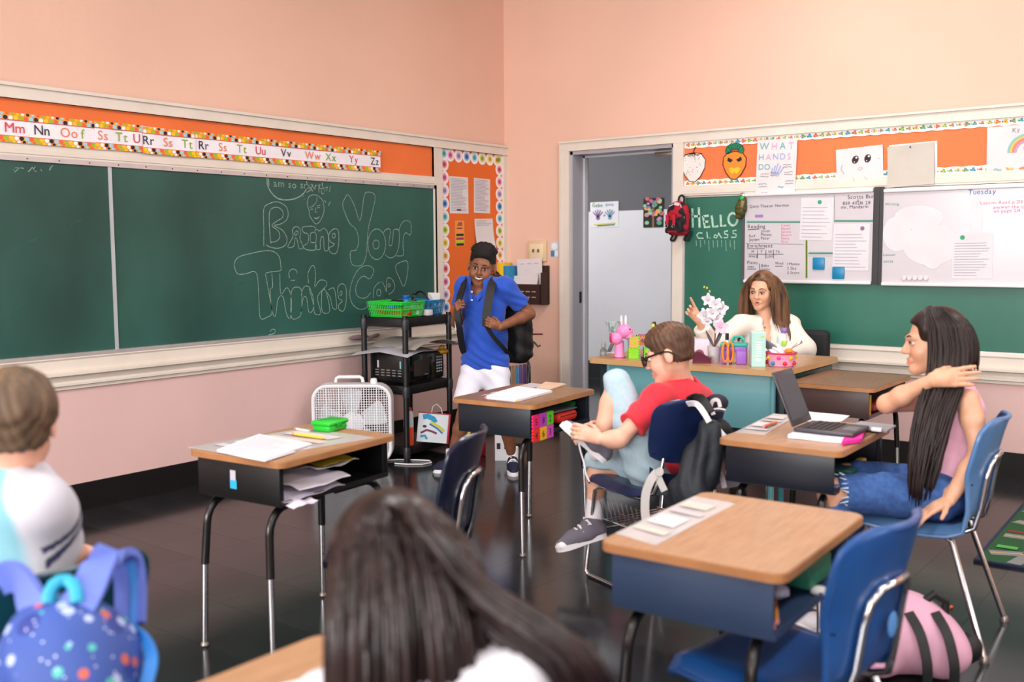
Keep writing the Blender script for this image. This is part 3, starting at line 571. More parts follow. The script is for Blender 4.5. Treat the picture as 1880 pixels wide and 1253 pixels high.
for p in ([(1140, 778), (1112, 775), (1095, 795), (1108, 818), (1150, 820)], [(1176, 766), (1183, 822)], [(1200, 815), (1204, 820)], [(1262, 800), (1240, 792), (1232, 812), (1252, 818), (1268, 790)], [(1268, 775), (1290, 812), (1300, 818)], [(1345, 760), (1318, 765), (1320, 785), (1345, 792), (1342, 815), (1312, 815)], [(1415, 755), (1385, 760), (1386, 780), (1412, 788), (1408, 812), (1372, 812)]): tb(p, w=.009)
for k in range(10): x = 1090+34*k; tb([(x, 835), (x+3, 870+random.uniform(0, 60))], w=.003)
obj('chalk_writing', ch2, M('chalk_pale', '#a9cfbb', .95, var=.3, vs=60), gb, world=True, smooth=0, kind='stuff')
# whiteboards
WBM = M('whiteboard_enamel', '#cbc7cd', .2, var=.03, vs=1.2, col2='#c0bcc4'); MARK = [col(c, .6) for c in ('#3a3742', '#d86a90', '#4a9a8a', '#3f6ab0', '#9a78b8', '#7a9a2a', '#c9c3cd', '#d9d6db')]
def whiteboard(label, a0, a1, b0, b1):
    t = thing('whiteboard', label, 'whiteboard', ((a0+a1)/2, 0, b0))
    obj('panel', MB().rect(a0, b0, a1, b1, FB, .024, .012), WBM, t, world=True)
    for bz in (b1+.008, b0-.008): obj('rail', MB().box(((a0+a1)/2, bz, .039), (a1-a0, .023, .03), T=FB, bev=.007), M('white_rail', '#e4e2e4', .35), t, world=True)
    return t
w1 = whiteboard('whiteboard of class timetables beside the dark divider behind the teacher', 2.147, 3.035, 1.182, 1.765)
obj('edge_strip', MB().rect(2.132, 1.18, 2.15, 1.77, FB, .024, .02), M('dark_grey_strip', '#4a4a50', .4), w1, world=True)
wd_ = MB().rect(3.04, 1.165, 3.10, 1.792, FB, .024, .02).rect(3.062, 1.165, 3.078, 1.792, FB, .024, .026)
obj('board_divider', wd_, M('black_divider', '#26262a', .35), w1, world=True)
mb = MB(); C0 = .0365
def wt(s, px, py, hpx, mi=0, j=.06, fw=None):
    a, b = onB(px, py); a2, b2 = onB(px, py-hpx); text(mb, s, a, b, abs(b2-b), FB, C0, mi, j, fixw=fw)
def wl_(x0, y0, x1, y1, mi=0, w=.004): mb.stroke([onB(x0, y0), onB(x1, y1)], w, FB, C0, mi)
wt('Scotts Burning', 1560, 366, 7); wt('10', 1577, 371, 4); wt('859 40216 28', 1551, 377, 6); wt('mr. Mandarin', 1548, 384, 6)
wt('Quinn Theater Norman', 1380, 382, 5); wt('Reading', 1377, 420, 7, 0); wl_(1377, 422, 1398, 421)
for i, s in enumerate(('Javier', 'Moises', 'Peter')): wt(s, 1401, 427+6.5*i, 5)
for i, s in enumerate(('Surf', 'Jayden')): wt(s, 1379, 436+6.5*i, 5)
for i in range(6): wt(('Casey', 'Naomi', 'Serena', 'Eleanor', 'Fanny', 'Gray')[i], 1438, 416+6*i, 4.5, 1)
wt('Enrichment', 1376, 455, 7); wl_(1376, 457, 1408, 457); wl_(1373, 447, 1480, 449, 0, .002)
wt('M', 1384, 465, 5); wt('T', 1400, 465, 5); wt('W', 1414, 465, 5); wt('Th', 1428, 465, 5); wl_(1378, 467, 1442, 467)
for x in (1395, 1410, 1424): wl_(x, 459, x, 475)
wt('MWLB', 1379, 473, 4); wt('LISM', 1412, 473, 4); wt('Piano', 1376, 485, 6); wt('men', 1377, 492, 5); wl_(1376, 494, 1392, 494)
wt('Babs', 1402, 490, 5); wt('Carlos', 1402, 496, 4); wl_(1398, 484, 1399, 496); wt('Wed', 1427, 486, 5); wl_(1427, 489, 1441, 489)
for i, s in enumerate(('1 Mason', '2 Sky', '3 Scott')): wt(s, 1449, 487+8*i, 5)
for y0, x0, x1 in ((408, 1375, 1475), (406, 1535, 1610), (465, 1488, 1540)):
    for k in range(int((x1-x0)/2.3)): x = x0+2.3*k; mb.stroke([onB(x, y0+2), onB(x+2, y0-2), onB(x+2.4, y0+1)], .006, FB, C0, 2)
for k in range(30): mb.stroke([onB(1483, 443+2.3*k), onB(1486, 442+2.3*k)], .012, FB, C0, 5)
a, b = onB(1390, 398); mb.rect(a, b-.008, a+.06, b+.012, FB, C0, .0008, 4); wl_(1535, 358, 1536, 405, 0, .002); wl_(1486, 470, 1540, 470, 2, .002)
obj('marker_writing', mb, MARK, w1, world=True, smooth=0, kind='stuff')
w2 = whiteboard('whiteboard marked Tuesday with wiped patches beyond the divider', 3.10, 5.0, 1.177, 1.757)
mb = MB(); wt('Tuesday', 1780, 358, 9, 3, .05); wt('Lesson: Read p.213', 1803, 376, 6, 1); wt('answer the q', 1826, 384, 6, 1); wt('on page 214', 1827, 391, 6, 1)
wt('Lesson', 1625, 470, 5, 2); wt('pasta', 1626, 482, 5, 2); wt('Writing', 1628, 378, 5, 2)
a, b = onB(1625, 432); text(mb, '', a, b, .02, FB)
for i, (x, y, rx, ry) in enumerate(((1690, 400, 45, 22), (1650, 430, 26, 32), (1712, 450, 52, 38), (1795, 400, 12, 40), (1715, 480, 16, 14))):
    P_ = [(*onB(x+rx*math.cos(t), y-ry*math.sin(t)), C0+.0004+.0002*i) for t in [j*2*math.pi/18 for j in range(18)]]; mb.add(P_, [tuple(range(18))], 7, FB)
obj('marker_writing', mb, MARK, w2, world=True, smooth=0, kind='stuff')
for i in range(5):
    a, b = onB(1663+10*i, 511); obj('magnet', MB().lathe([(.016, 0), (.016, .008), (.012, .012)], 14, T=FB @ Matrix.Translation((a, b, .036))), col('#d4d1d5', .4), w2, world=True)
def wbpaper(label, x0, y0, x1, y1, rot, dot, n, dotx):
    a0, b1 = onB(x0, y0); a1, b0 = onB(x1, y1); o, T = paper('letter_sheet', label, FB, a0, b0, a1, b1, .037, rot, '#d9d7dd')
    w, h = (a1-a0)/2, (b1-b0)/2; printed_lines(o, T, w, h, n, col('#b4b0c0', .8), .004, start=.55)
    obj('letterhead', MB().add([(dotx*w+.014*math.cos(t), h*.8+.014*math.sin(t), .001) for t in [i*.45 for i in range(14)]], [tuple(range(14))], 0, T), col(dot, .7), o, world=True)
wbpaper('white letter with green letterhead dot on the timetable whiteboard', 1474, 365, 1532, 441, -.03, '#2fa070', 9, .15)
wbpaper('white letter with mauve dot on the timetable whiteboard', 1534, 412, 1598, 497, -.01, '#8a6a90', 11, .6)
wbpaper('white letter with green dot under the word Tuesday', 1752, 428, 1824, 512, .01, '#2fa070', 13, -.5)
for i, (x, y) in enumerate(((1507, 484), (1543, 501))):
    a, b = onB(x, y); obj('magnet_tile', MB().box((a, b, .042), (.082, .082, .012), T=FB, bev=.008), M('blue_magnet', '#0f7fb0', .35), label=['square blue magnet stuck beside the handwritten notes', 'square blue magnet lowest on the timetable whiteboard'][i], cat='magnet')
# papers on the hallway wall
FH = frame((0, HY-.006, 0), (1, 0, 0), (0, 0, 1), (0, -1, 0))
o, T = paper('handprint_drawing', 'white paper with two painted handprints on the hallway wall', FH, -.825, 1.64, -.468, 1.912, .002, .01, '#e6e4ea')
mb = MB()
for k, x in ((1, -.08), (2, .07)):
    mb.add([(x+.026*math.cos(t), -.03+.028*math.sin(t), .002) for t in [i*.6 for i in range(11)]], [tuple(range(11))], k, T)
    for i in range(5): an = -.8+.4*i; mb.stroke([(x, -.03), (x+.085*math.sin(an), -.03+.085*math.cos(an))], .013, T, .0015, k)
text(mb, 'Gabe', -.15, .085, .04, T, .002, 0, .1); text(mb, 'Emily', .02, .09, .032, T, .002, 2, .1); text(mb, '+', -.01, -.03, .04, T, .002, 3)
mb.stroke([(-.13, -.105), (.14, -.095)], .013, T, .002, 4); mb.stroke([(-.09, -.118), (.13, -.112)], .01, T, .0025, 0)
obj('paint', mb, [col('#3f8a5a', .7), col('#8a6a9a', .7), col('#7aa4bc', .7), col('#4a3a50', .7), col('#e0d060', .7)], o, world=True, smooth=0)
o, T = paper('tree_collage', 'dark paper collage of a tree with bright paper flowers', FH, -.168, 1.626, .07, 1.93, .002, 0, '#2e2c30')
mb = MB(); mb.rect(-.012, -.15, .012, .05, T, .001, .002, 6)
for i in range(34):
    x, y = random.uniform(-.1, .1), random.uniform(-.11, .15); x = x if y > -.02 else math.copysign(.06+.02*random.random(), x); r = random.uniform(.014, .024)
    mb.add([(x+1.3*r*math.cos(t), y+r*math.sin(t), .003+.0002*i) for t in [j*.7 for j in range(9)]], [tuple(range(9))], i % 6, T)
obj('paper_flowers', mb, [col(c, .75) for c in ('#c890b8', '#5aa87a', '#e8b060', '#d86a7a', '#8a80b8', '#9ad0a8', '#8a6a48')], o, world=True, smooth=0, kind='stuff')
# ================================================================== furniture
def wood(name, c1, c2, st=(2, 14, 14), rough=.38):
    return M(name, c1, rough, col2=c2, vs=5, stretch=st, coat=.15, bump=.02, bs=30)
OAK = wood('oak_laminate', '#b58c69', '#a47b59', (14, 2, 14)); OAKD = wood('worn_oak_laminate', '#8f6a48', '#7a5a3e', (14, 2, 14)); TOAK = wood('teacher_oak', '#b98d62', '#a87c52', (2, 14, 14))
EDGE = M('oak_edge_band', '#a9764c', .4, var=.12, vs=12); CHROME = M('chrome_steel', '#d0d2d6', .14, 1., var=.03); BLKM = M('black_enamel_tube', '#0b0b0e', .3, var=.1, coat=.3)
BOXM = {'A': M('black_book_box', '#0e0f12', .45, var=.1), 'B': M('slate_book_box', '#1b232e', .4, var=.08), 'C': M('navy_book_box', '#161a26', .38, var=.12, vs=8), 'D': M('blue_grey_book_box', '#2f4262', .42, var=.06), 'E': M('brown_book_box', '#4a3836', .4, var=.1)}
TZ = .705
def rrect(x, y, r, n=5):
    P = []
    for cx, cy, a0 in ((x-r, y-r, 0), (-x+r, y-r, 1), (-x+r, -y+r, 2), (x-r, -y+r, 3)):
        for i in range(n): a = (a0+i/(n-1))*R90; P.append((cx+r*math.cos(a), cy+r*math.sin(a)))
    return P
def student_desk(label, x, y, rz, key, top=OAK, sx=.46, sy=.61):
    t = thing('student_desk', label, 'desk', (x, y, 0), rz)
    o = obj('desktop', MB().prism(rrect(sx/2-.003, sy/2-.003, .035), TZ-.004, TZ), top, t)
    obj('edge_band', MB().prism(rrect(sx/2, sy/2, .036), TZ-.022, TZ-.003), EDGE, o)
    bx, by, z0, z1 = sx/2-.03, sy/2-.025, .548, TZ-.022; th = .006; bm = BOXM[key]
    mb = MB().box((0, 0, z0), (2*bx, 2*by, th)).box((-bx, 0, (z0+z1)/2), (th, 2*by, z1-z0), bev=.002)
    for s in (-1, 1): mb.box((0, s*by, (z0+z1)/2), (2*bx, th, z1-z0), bev=.002)
    mb.box((bx, 0, z0+.006), (th, 2*by, .018)).box((bx-.01, -by+.012, (z0+z1)/2), (.006, .022, z1-z0)).box((bx-.01, by-.012, (z0+z1)/2), (.006, .022, z1-z0))
    obj('book_box', mb, bm, t)
    for s in (-1, 1):
        for q in (-1, 1):
            X = s*(bx-.05); Y = q*(sy/2-.015)
            pts = [(X, q*.04, z0-.014), (X, Y-q*.09, z0-.014)] + [(X+s*.004*i/5, Y-q*.09+q*.09*math.sin(i/5*R90), z0-.014-.09+.09*math.cos(i/5*R90)) for i in range(1, 6)] + [(X+s*.012, Y+q*.008, .3)]
            lg = obj('leg', MB().tube(pts, .0145, 10), BLKM, t)
            obj('leg_insert', MB().tube([(X+s*.012, Y+q*.008, .31), (X+s*.02, Y+q*.014, .012)], .0112, 10), CHROME, lg)
            obj('glide', MB().lathe([(.014, 0), (.016, .004), (.012, .014), (.008, .02)], 10, c=(X+s*.02, Y+q*.014, 0)), M('steel_glide', '#8e8a86', .35, .8), lg)
            hb = MB()
            for k in range(4): hb.ball((X+s*.0125+.0105, Y+q*.009, .27-.03*k), .0035, 6)
            obj('peg_holes', hb, M('peg_dark', '#2a2a2c', .5), lg, kind='stuff')
    return t
dA = student_desk('black school desk with green pencil box and papers by the box fan', 2.297, -4.256, .083, 'A')
dB = student_desk('slate school desk with puzzle foam squares on its side', 2.25, -2.77, .08, 'B', OAKD)
dC = student_desk('navy school desk carrying the open laptop', 3.745, -3.0, .02, 'C')
dD = student_desk('blue-grey school desk with a bare top and empty chair tucked under', 4.092, -4.372, .035, 'D')
dE = student_desk('old brown school desk standing against the teacher desk', 3.345, -1.33, 0., 'E', wood('dark_walnut_laminate', '#8a6446', '#735036', (14, 2, 14)), .46, .66)
dF = student_desk('oak school desk behind the chair of the person in raglan shirt', 4.005, -5.77, 0., 'A')
# ---- chairs
def chair_shell(w_seat=.42, w_back=.42, zs=.43, hb=.385):
    prof = [(-.215, zs-.03), (-.205, zs-.004), (-.17, zs+.004), (-.08, zs-.004), (.04, zs-.012), (.12, zs-.008), (.165, zs+.01), (.19, zs+.045), (.204, zs+.10), (.218, zs+.18), (.238, zs+.26), (.254, zs+.325), (.262, zs+.35), (.267, zs+.368), (.270, zs+.379), (.272, zs+hb)]
    wid = [.17, .195, .205, .21, .205, .195, .185, .178, .178, .186, .196, .197, .190, .172, .145, .10]
    n = len(prof)-1
    def fn(u, v):
        i = min(int(v*n), n-1); f = v*n-i; x = prof[i][0]*(1-f)+prof[i+1][0]*f; z = prof[i][1]*(1-f)+prof[i+1][1]*f; w = wid[i]*(1-f)+wid[i+1]*f
        s = 2*u-1; s2 = s*s; b = min(1, max(0, (v-.42)/.2))
        rim = max(0, abs(s)-.86)/.14
        return (x-(.045-.02*max(0, v-.8)/.2)*s2*b-.004*rim*b, s*w, z+.018*s2*(1-b)-.03*rim*(1-b)*(v < .5)+.03*s2*s2*(.42 < v < .58))
    return fn
def school_chair(label, x, y, rz, m, sled=False, group=None, sticker=False):
    t = thing('school_chair', label, 'chair', (x, y, 0), rz)
    fn = chair_shell()
    if not sled:
        o = obj('shell', MB().grid(fn, 16, 48, thick=.007), m, t, smooth=60)
        E_ = [V(fn(0, i/40)) for i in range(41)] + [V(fn(i/8, 1)) for i in range(1, 8)] + [V(fn(1, 1-i/40)) for i in range(41)]
        obj('rolled_rim', MB().tube([p+V((-.004, 0, -.004)) for p in E_], .0085, 8), m, o)
    else:
        obj('seat', MB().grid(lambda u, v: fn(u, v*.5), 16, 14, thick=.008), m, t, smooth=60)
        obj('backrest', MB().grid(lambda u, v: fn(u, .55+v*.45), 16, 24, thick=.008), m, t, smooth=60)
    if not sled:
        for s in (-1, 1):
            obj('leg', MB().tube([(-.02, s*.10, .405), (-.08, s*.155, .405), (-.125, s*.165, .385), (-.20, s*.21, .012)], .0105, 10), CHROME, t)
            obj('leg', MB().tube([(.0, s*.10, .405), (.08, s*.15, .405), (.125, s*.165, .385), (.25, s*.225, .012)], .0105, 10), CHROME, t)
            for (gx, gy) in ((-.20, .21), (.25, .225)): obj('foot_cap', MB().lathe([(.016, 0), (.017, .01), (.012, .022)], 10, c=(gx, s*gy, 0)), M('steel_glide', '#8e8a86', .35, .8), t)
        obj('back_brace', MB().tube([(.02, -.12, .402), (.14, -.12, .405), (.185, -.11, .425), (.203, -.098, .50), (.217, -.096, .60), (.228, -.088, .65), (.238, -.065, .675), (.246, 0, .68), (.238, .065, .675), (.228, .088, .65), (.217, .096, .60), (.203, .098, .50), (.185, .11, .425), (.14, .12, .405), (.02, .12, .402)], .0095, 10), CHROME, t)
        obj('seat_brace', MB().tube([(-.05, -.16, .405), (-.05, .16, .405)], .008, 8).tube([(.06, -.16, .405), (.06, .16, .405)], .008, 8), CHROME, t, kind='stuff')
    else:
        for s in (-1, 1):
            obj('sled_frame', MB().tube([(.212, s*.14, .58), (.212, s*.155, .52), (.195, s*.172, .44), (.12, s*.18, .405), (-.13, s*.185, .405), (-.165, s*.19, .385), (-.215, s*.20, .03), (-.20, s*.20, .010), (.20, s*.20, .010), (.225, s*.20, .03), (.16, s*.185, .40)], .0085, 10), CHROME, t)
        obj('cross_bar', MB().tube([(-.195, -.2, .2), (-.15, -.14, .22), (-.1, 0, .235), (-.15, .14, .22), (-.195, .2, .2)], .006, 8), CHROME, t)
        for k in range(9): obj('basket_wire', MB().tube([(-.15+.03*k, -.18, .36), (-.14+.03*k, -.16, .26), (-.14+.03*k, .16, .26), (-.15+.03*k, .18, .36)], .003, 6), CHROME, t)
        for yy in (-.16, -.05, .05, .16): obj('basket_rail', MB().tube([(-.17, yy, .26), (.13, yy, .26), (.15, yy, .36)], .003, 6), CHROME, t)
    if sticker: obj('worn_sticker', MB().ball((.226, .03, .57), (.003, .025, .03), 10), M('blue_sticker', '#4f86c4', .5), t)
    return t
BLUE = M('royal_blue_plastic', '#1c4c8c', .33, var=.05, coat=.15); NAVY = M('navy_plastic', '#16264e', .33, var=.06, coat=.15); SKYB = M('steel_blue_plastic', '#4f78a8', .35, var=.05, coat=.15); DTEAL = M('dark_teal_plastic', '#0b3f4e', .35, var=.05); INKB = M('ink_navy_plastic', '#101730', .3, var=.1, coat=.2)
cD = school_chair('bright blue plastic school chair tucked under the bare desk', 4.27, -4.455, -.12, BLUE, sticker=True)
cP = school_chair('steel blue plastic chair the person in pink top sits on', 4.15, -2.885, .06, SKYB)
cR = school_chair('navy sled-frame chair with wire basket under the person in red tee', 3.10, -3.01, -.35, NAVY, True)
cA = school_chair('empty dark navy school chair pulled out from the black desk', 2.86, -4.27, .42, INKB)
cL = school_chair('dark teal plastic chair under the person in raglan shirt', 3.11, -5.725, 0., DTEAL)
cG = school_chair('navy plastic chair under the person in pale tee', 4.42, -5.83, .0, NAVY)
# ---- teacher desk
TEAL = M('teal_steel', '#639fa8', .38, var=.04, vs=3)
td = thing('teacher_desk', 'teal steel teacher desk with oak top crowded with supplies', 'desk', (2.5, -1.25, 0))
X0, X1, Y0, Y1 = -.60, .61, -.44, .44
o = obj('desktop', MB().prism([(x, y) for x, y in rrect(.603, .437, .05)], .738, .762, T=Matrix.Translation((.005, 0, 0))), TOAK, td)
obj('edge_band', MB().prism(rrect(.606, .44, .052), .732, .7605, T=Matrix.Translation((.005, 0, 0))), M('teacher_edge', '#c39a68', .4, var=.08), o)
obj('modesty_panel', MB().box((.02, -.36, .58), (1.02, .02, .31), bev=.006), TEAL, td)
obj('panel_post', MB().tube([(-.49, -.362, .425), (-.49, -.362, .735)], .014, 8), TEAL, td); obj('panel_post', MB().tube([(.53, -.362, .02), (.53, -.362, .735)], .016, 8), TEAL, td)
for s in (-1, 1):
    obj('pedestal', MB().box((s*.41, .04, .46), (.34, .72, .52), bev=.008), M('shaded_teal_steel', '#182c30', .4, var=.06), td)  # shade under the desk is put into the pedestal colour
    for q in (-.3, .36): obj('leg', MB().tube([(s*.56, q, .0), (s*.56, q, .735)], .016, 8), M('teal_leg', '#3c7f8a', .4), td)
    for k in range(2):
        d = obj('drawer', MB().box((s*.41, .405, .60-.24*k), (.31, .02, .21), bev=.004), TEAL, td); obj('handle', MB().box((s*.41, .424, .64-.24*k), (.1, .02, .012), bev=.003), CHROME, d)
cT = thing('office_chair', 'black office chair behind the teacher desk', 'chair', (2.55, -.52, 0))
BLKF = M('black_upholstery', '#1b1b1f', .7, var=.1, bump=.1, bs=200)
obj('seat', MB().box((0, 0, .47), (.48, .46, .08), bev=.035, seg=4), BLKF, cT)
obj('backrest', MB().box((.05, .26, .70), (.50, .07, .34), bev=.034, seg=4), BLKF, cT)
obj('post', MB().tube([(0, 0, .08), (0, 0, .44)], .025, 12), CHROME, cT); obj('back_strut', MB().tube([(0, .1, .43), (0, .28, .45), (0, .29, .62)], .018, 8), BLKM, cT)
for k in range(5):
    a = k*2*math.pi/5; l = obj('base_arm', MB().tube([(0, 0, .10), (.24*math.cos(a), .24*math.sin(a), .065)], [.022, .015], 8), BLKM, cT)
    obj('caster', MB().ball((.25*math.cos(a), .25*math.sin(a), .028), .028, 10), BLKM, l)
# ---- rug
rg = thing('play_rug', 'colourful road-map play rug on the dark floor', 'rug', (4.86, -1.15, 0)); p0 = onz(1795, 1012, 0)
RUG = [col('#20502e', .95, bump=.4, bs=300), col('#7e2a22', .95), col('#c8b83a', .95), col('#7c7c80', .95), col('#2a3050', .95), col('#4aa04a', .95)]
rw, rh = 1.5, 2.1; T = Matrix.Rotation(.02, 4, 'Z')
obj('pile', MB().box((0, .28, .004), (rw, rh, .008), T=T), RUG[0], rg); mb = MB()
obj('binding', MB().tube([(-rw/2, .28-rh/2, .006), (rw/2, .28-rh/2, .006), (rw/2, .28+rh/2, .006), (-rw/2, .28+rh/2, .006)], .009, 6, closed=True, T=T), RUG[4], rg)
for k in range(7):
    y = .28-rh/2+.16+.3*k; mb.stroke([(-rw/2+.03+rw*.94*i/12, y+.05*math.sin(i*1.1+k)) for i in range(13)], .075, T, .0082, 3); mb.stroke([(-rw/2+.03+rw*.94*i/12, y+.05*math.sin(i*1.1+k)) for i in range(13)], .008, T, .0086, 2)
for k in range(5): x = -rw/2+.15+.3*k; mb.stroke([(x+.04*math.sin(i), .28-rh/2+.03+(rh-.06)*i/12) for i in range(13)], .06, T, .0083, 3)
for k in range(170):
    x, y = random.uniform(-rw/2+.06, rw/2-.06), .28+random.uniform(-rh/2+.06, rh/2-.06); a, b = random.uniform(.02, .05), random.uniform(.015, .035); mb.rect(x-a, y-b, x+a, y+b, T, .0088+.00003*k, .0004, random.choice((1, 1, 2, 4, 5)))
obj('road_print', mb, RUG, rg, smooth=0, kind='stuff')
# ================================================================== things on and in the desks
def sheet(name, label, corners_px, z, c='#e9e6ec', th=.0012, cat='paper', lift=0., group=None, lines=0, m=None, curl=0.):
    """a flat sheet whose four corners are seen at pixels, lying at height z (order: bl, br, tr, tl)"""
    P = [onz(px, py, z) for px, py in corners_px]
    def fn(u, v):
        p = (P[0]*(1-u)+P[1]*u)*(1-v)+(P[3]*(1-u)+P[2]*u)*v
        return V((p.x, p.y, z+th+curl*abs(2*u-1)**3+.0006*math.sin(7*u+3*v)))
    o = obj(name, MB().grid(fn, 10, 10, thick=th), m or col(c, .7), label=label, cat=cat, group=group)
    if lines:
        mb = MB()
        for i in range(lines):
            v = .08+.84*i/lines; a, b = fn(.06, v), fn(random.uniform(.6, .94), v); a.z = b.z = z+th+.0012+curl*.4
            n = (b-a).cross(V((0, 0, 1))).normalized()*.0014; mb.add([a-n, b-n, b+n, a+n], [(0, 1, 2, 3)])
        obj('ruled_lines', mb, col('#b9b6c4', .8), o, world=True, smooth=0, kind='stuff')
    return o
FILM = M('clear_laminate', '#d8d3d4', .14, var=.04, trans=.2)
def nameplate(label, cs, z, tint):
    o = sheet('desk_nameplate', label, cs, z, th=.0012, cat='name plate', m=FILM); P = [onz(px, py, z) for px, py in cs]; mb = MB()
    def q(u, v): p = (P[0]*(1-u)+P[1]*u)*(1-v)+(P[3]*(1-u)+P[2]*u)*v; return V((p.x, p.y, z+.0042))
    for i, (v0, v1, mi) in enumerate(((.14, .22, 0), (.3, .5, 1), (.58, .64, 2), (.72, .86, 0))): mb.add([q(.12, v0), q(.88-.1*(i % 2), v0), q(.88-.1*(i % 2), v1), q(.12, v1)], [(0, 1, 2, 3)], mi)
    obj('faded_print', mb, [col(c, .7) for c in tint], o, world=True, smooth=0, kind='stuff'); return o
# black desk A
zA = TZ
nameplate('large clear laminated mat on the black desk by the fan', [(345, 822), (470, 842), (688, 804), (560, 787)], zA, ('#c9c4c8', '#d6d3d6', '#cfc2bc'))
sheet('open_workbook', 'white open workbook lying askew on the laminated mat', [(398, 829), (487, 847), (572, 817), (476, 800)], zA+.004, '#e8e6ee', .006, 'book', lines=14)
sheet('folded_page', 'grey turned page under the open workbook on mat', [(398, 831), (486, 849), (545, 830), (440, 812)], zA+.003, '#c9c6ce', .001)
def pencil(label, p0, p1, c, r=.0042, cat='pencil', z=None, name='pencil'):
    a, b = V(p0), V(p1); d = (b-a); n = d.normalized()
    o = obj(name, MB().tube([a, a+d*.88], r, 6, 0).tube([a+d*.88, b], [r, .0008], 6, 1).tube([a-n*.012, a], r*.95, 8, 2), [col(c, .4), col('#d9b384', .6), col('#d98a8a', .6)], label=label, cat=cat); return o
def lay(px, py, z): return onz(px, py, z)
pencil('yellow pencil on the workbook mat beside the green box', lay(541, 797, zA+.009), lay(600, 805, zA+.009), '#e8c54a', .006)
pencil('white crayon behind the yellow pencil on the black desk', lay(545, 788, zA+.007), lay(570, 793, zA+.007), '#e6e2de', .005, 'crayon', name='crayon')
pb = thing('pencil_box', 'translucent green plastic pencil box on the black desk', 'pencil box', lay(606, 790, zA), .15)
GP = M('green_translucent_plastic', '#12c832', .28, var=.05, trans=.15, coat=.3)
obj('tray', MB().box((0, 0, .014), (.085, .115, .027), bev=.01, seg=3), GP, pb); obj('lid', MB().box((0, 0, .034), (.095, .125, .018), bev=.009, seg=3), GP, pb); obj('latch', MB().box((.047, 0, .026), (.006, .03, .018), bev=.002), M('dark_green_plastic', '#0e9a2a', .3), pb)
pxm = lambda t, lx, ly, lz: WM[t] @ V((lx, ly, lz))
stk = thing('paper_label', 'small white and blue sticker on the side of the black desk', 'sticker', pxm(dA, -.02, -.2845, .60), .083)
obj('white_half', MB().box((0, -.001, .032), (.026, .001, .035)), col('#c9c6d4', .6), stk); obj('blue_half', MB().box((.002, -.0012, .0), (.032, .001, .03)), col('#33b4e4', .5), stk)
def crumpled(label, t, x, y, z, sx, sy, sz, c, seed, name='crumpled_paper', cat='paper', tilt=0.):
    def fn(u, v):
        q = V((u*3+seed, v*3, seed)); return WM[t] @ V((x+sx*(u-.5), y+sy*(v-.5), z+sz*(.5+.5*mnoise.noise(q))+tilt*(u-.5)))
    return obj(name, MB().grid(fn, 12, 14, thick=.0012), col(c, .75), label=label, cat=cat, smooth=25)
for i, (x, y, z, sy, tl_) in enumerate(((.09, -.12, .570, .30, -.05), (.10, -.08, .590, .26, -.03), (.07, .02, .612, .22, .02), (.12, -.2, .560, .12, -.06))):
    crumpled(('crumpled sheets bulging from the black desk, lowest layer', 'crumpled sheets in the black desk, middle layer', 'rolled sheet behind the yellow cloth in the black desk', 'torn page corner drooping from the black desk')[i], dA, x, y, z, .24, sy, .035, ('#c9c4d4', '#d8d4e0', '#e0dce6', '#d5cfdf')[i], i*3.1, tilt=tl_)
crumpled('crumpled mustard yellow cloth stuffed in the black desk', dA, .08, .03, .632, .22, .17, .03, '#a89418', 9.2, 'cloth', 'cloth')
# slate desk B
sheet('workbook', 'thick white workbook lying open on the slate desk', [(893, 730), (953, 738), (1014, 721), (950, 713)], TZ+.001, '#e6e4ec', .010, 'book')
sheet('folder', 'pale grey folder leaning under the workbook on the slate desk', [(880, 729), (905, 722), (1012, 708), (975, 704)], TZ+.0, '#b9b2ba', .002, 'folder')
sheet('notepad', 'peach cover notepad at the back of the slate desk', [(985, 714), (1010, 717), (1040, 707), (1002, 703)], TZ+.001, '#d2b49c', .006, 'notepad')
pencil('white marker along the edge of the slate desk', lay(895, 731, TZ+.012), lay(955, 737, TZ+.012), '#eeeaf0', .007, 'marker', name='marker')
FC = ['#e8206a', '#b83cc8', '#58c818', '#e83030', '#f0b418', '#d048c0']
for i in range(6):
    r, c_ = divmod(i, 3); lx = .115+.036+.0*c_; ly = 0
    T = WM[dB] @ frame((.212, -.262+.062*c_, .622-.062*r), (0, 1, 0), (0, 0, 1), (1, 0, 0)); tm_ = MB(); pts = []
    for k in range(32):
        s_, f = divmod(k, 8); e = (f/8-.5)*.058; d_ = .029+(.003 if f % 2 else -.001); pts.append(((e, -d_), (d_, e), (-e, d_), (-d_, -e))[s_])
    o = obj('foam_puzzle_square', MB().prism(pts, 0, .008, T=T), M('foam_'+FC[i][1:], FC[i], .75, var=.05), label='%s foam puzzle square on the slate desk side, %s row' % (('crimson', 'purple', 'lime green', 'scarlet', 'yellow', 'magenta')[i], ('top', 'bottom')[r]), cat='foam puzzle')
    mb = MB(); text(mb, '582463'[i], -.011, -.015, .03, T, .0085); obj('raised_number', mb, col('#3a1a3a', .7), o, world=True, smooth=0)
rc = thing('pencil_case', 'red zip pencil case inside the slate desk', 'pencil case', pxm(dB, .13, .10, .566), .1)
obj('pouch', MB().box((0, 0, .025), (.11, .19, .05), bev=.02, seg=3), M('red_nylon', '#d83226', .5, var=.06), rc); obj('zip', MB().tube([(.054, -.08, .035), (.056, .08, .035)], .003, 6), M('zip_dark', '#7a1a16', .5), rc)
o = obj('book', MB().box(tuple(pxm(dB, .03, .2, .60)), (.2, .15, .02), R=Matrix.Rotation(.5, 3, 'X'), bev=.002), col('#1f8a48', .5), label='green book standing tilted in the slate desk', cat='book')
o = obj('book', MB().box(tuple(pxm(dB, .05, .03, .628)), (.26, .3, .008), bev=.002), col('#5c6068', .5), label='grey exercise book on top of the red pencil case', cat='book')
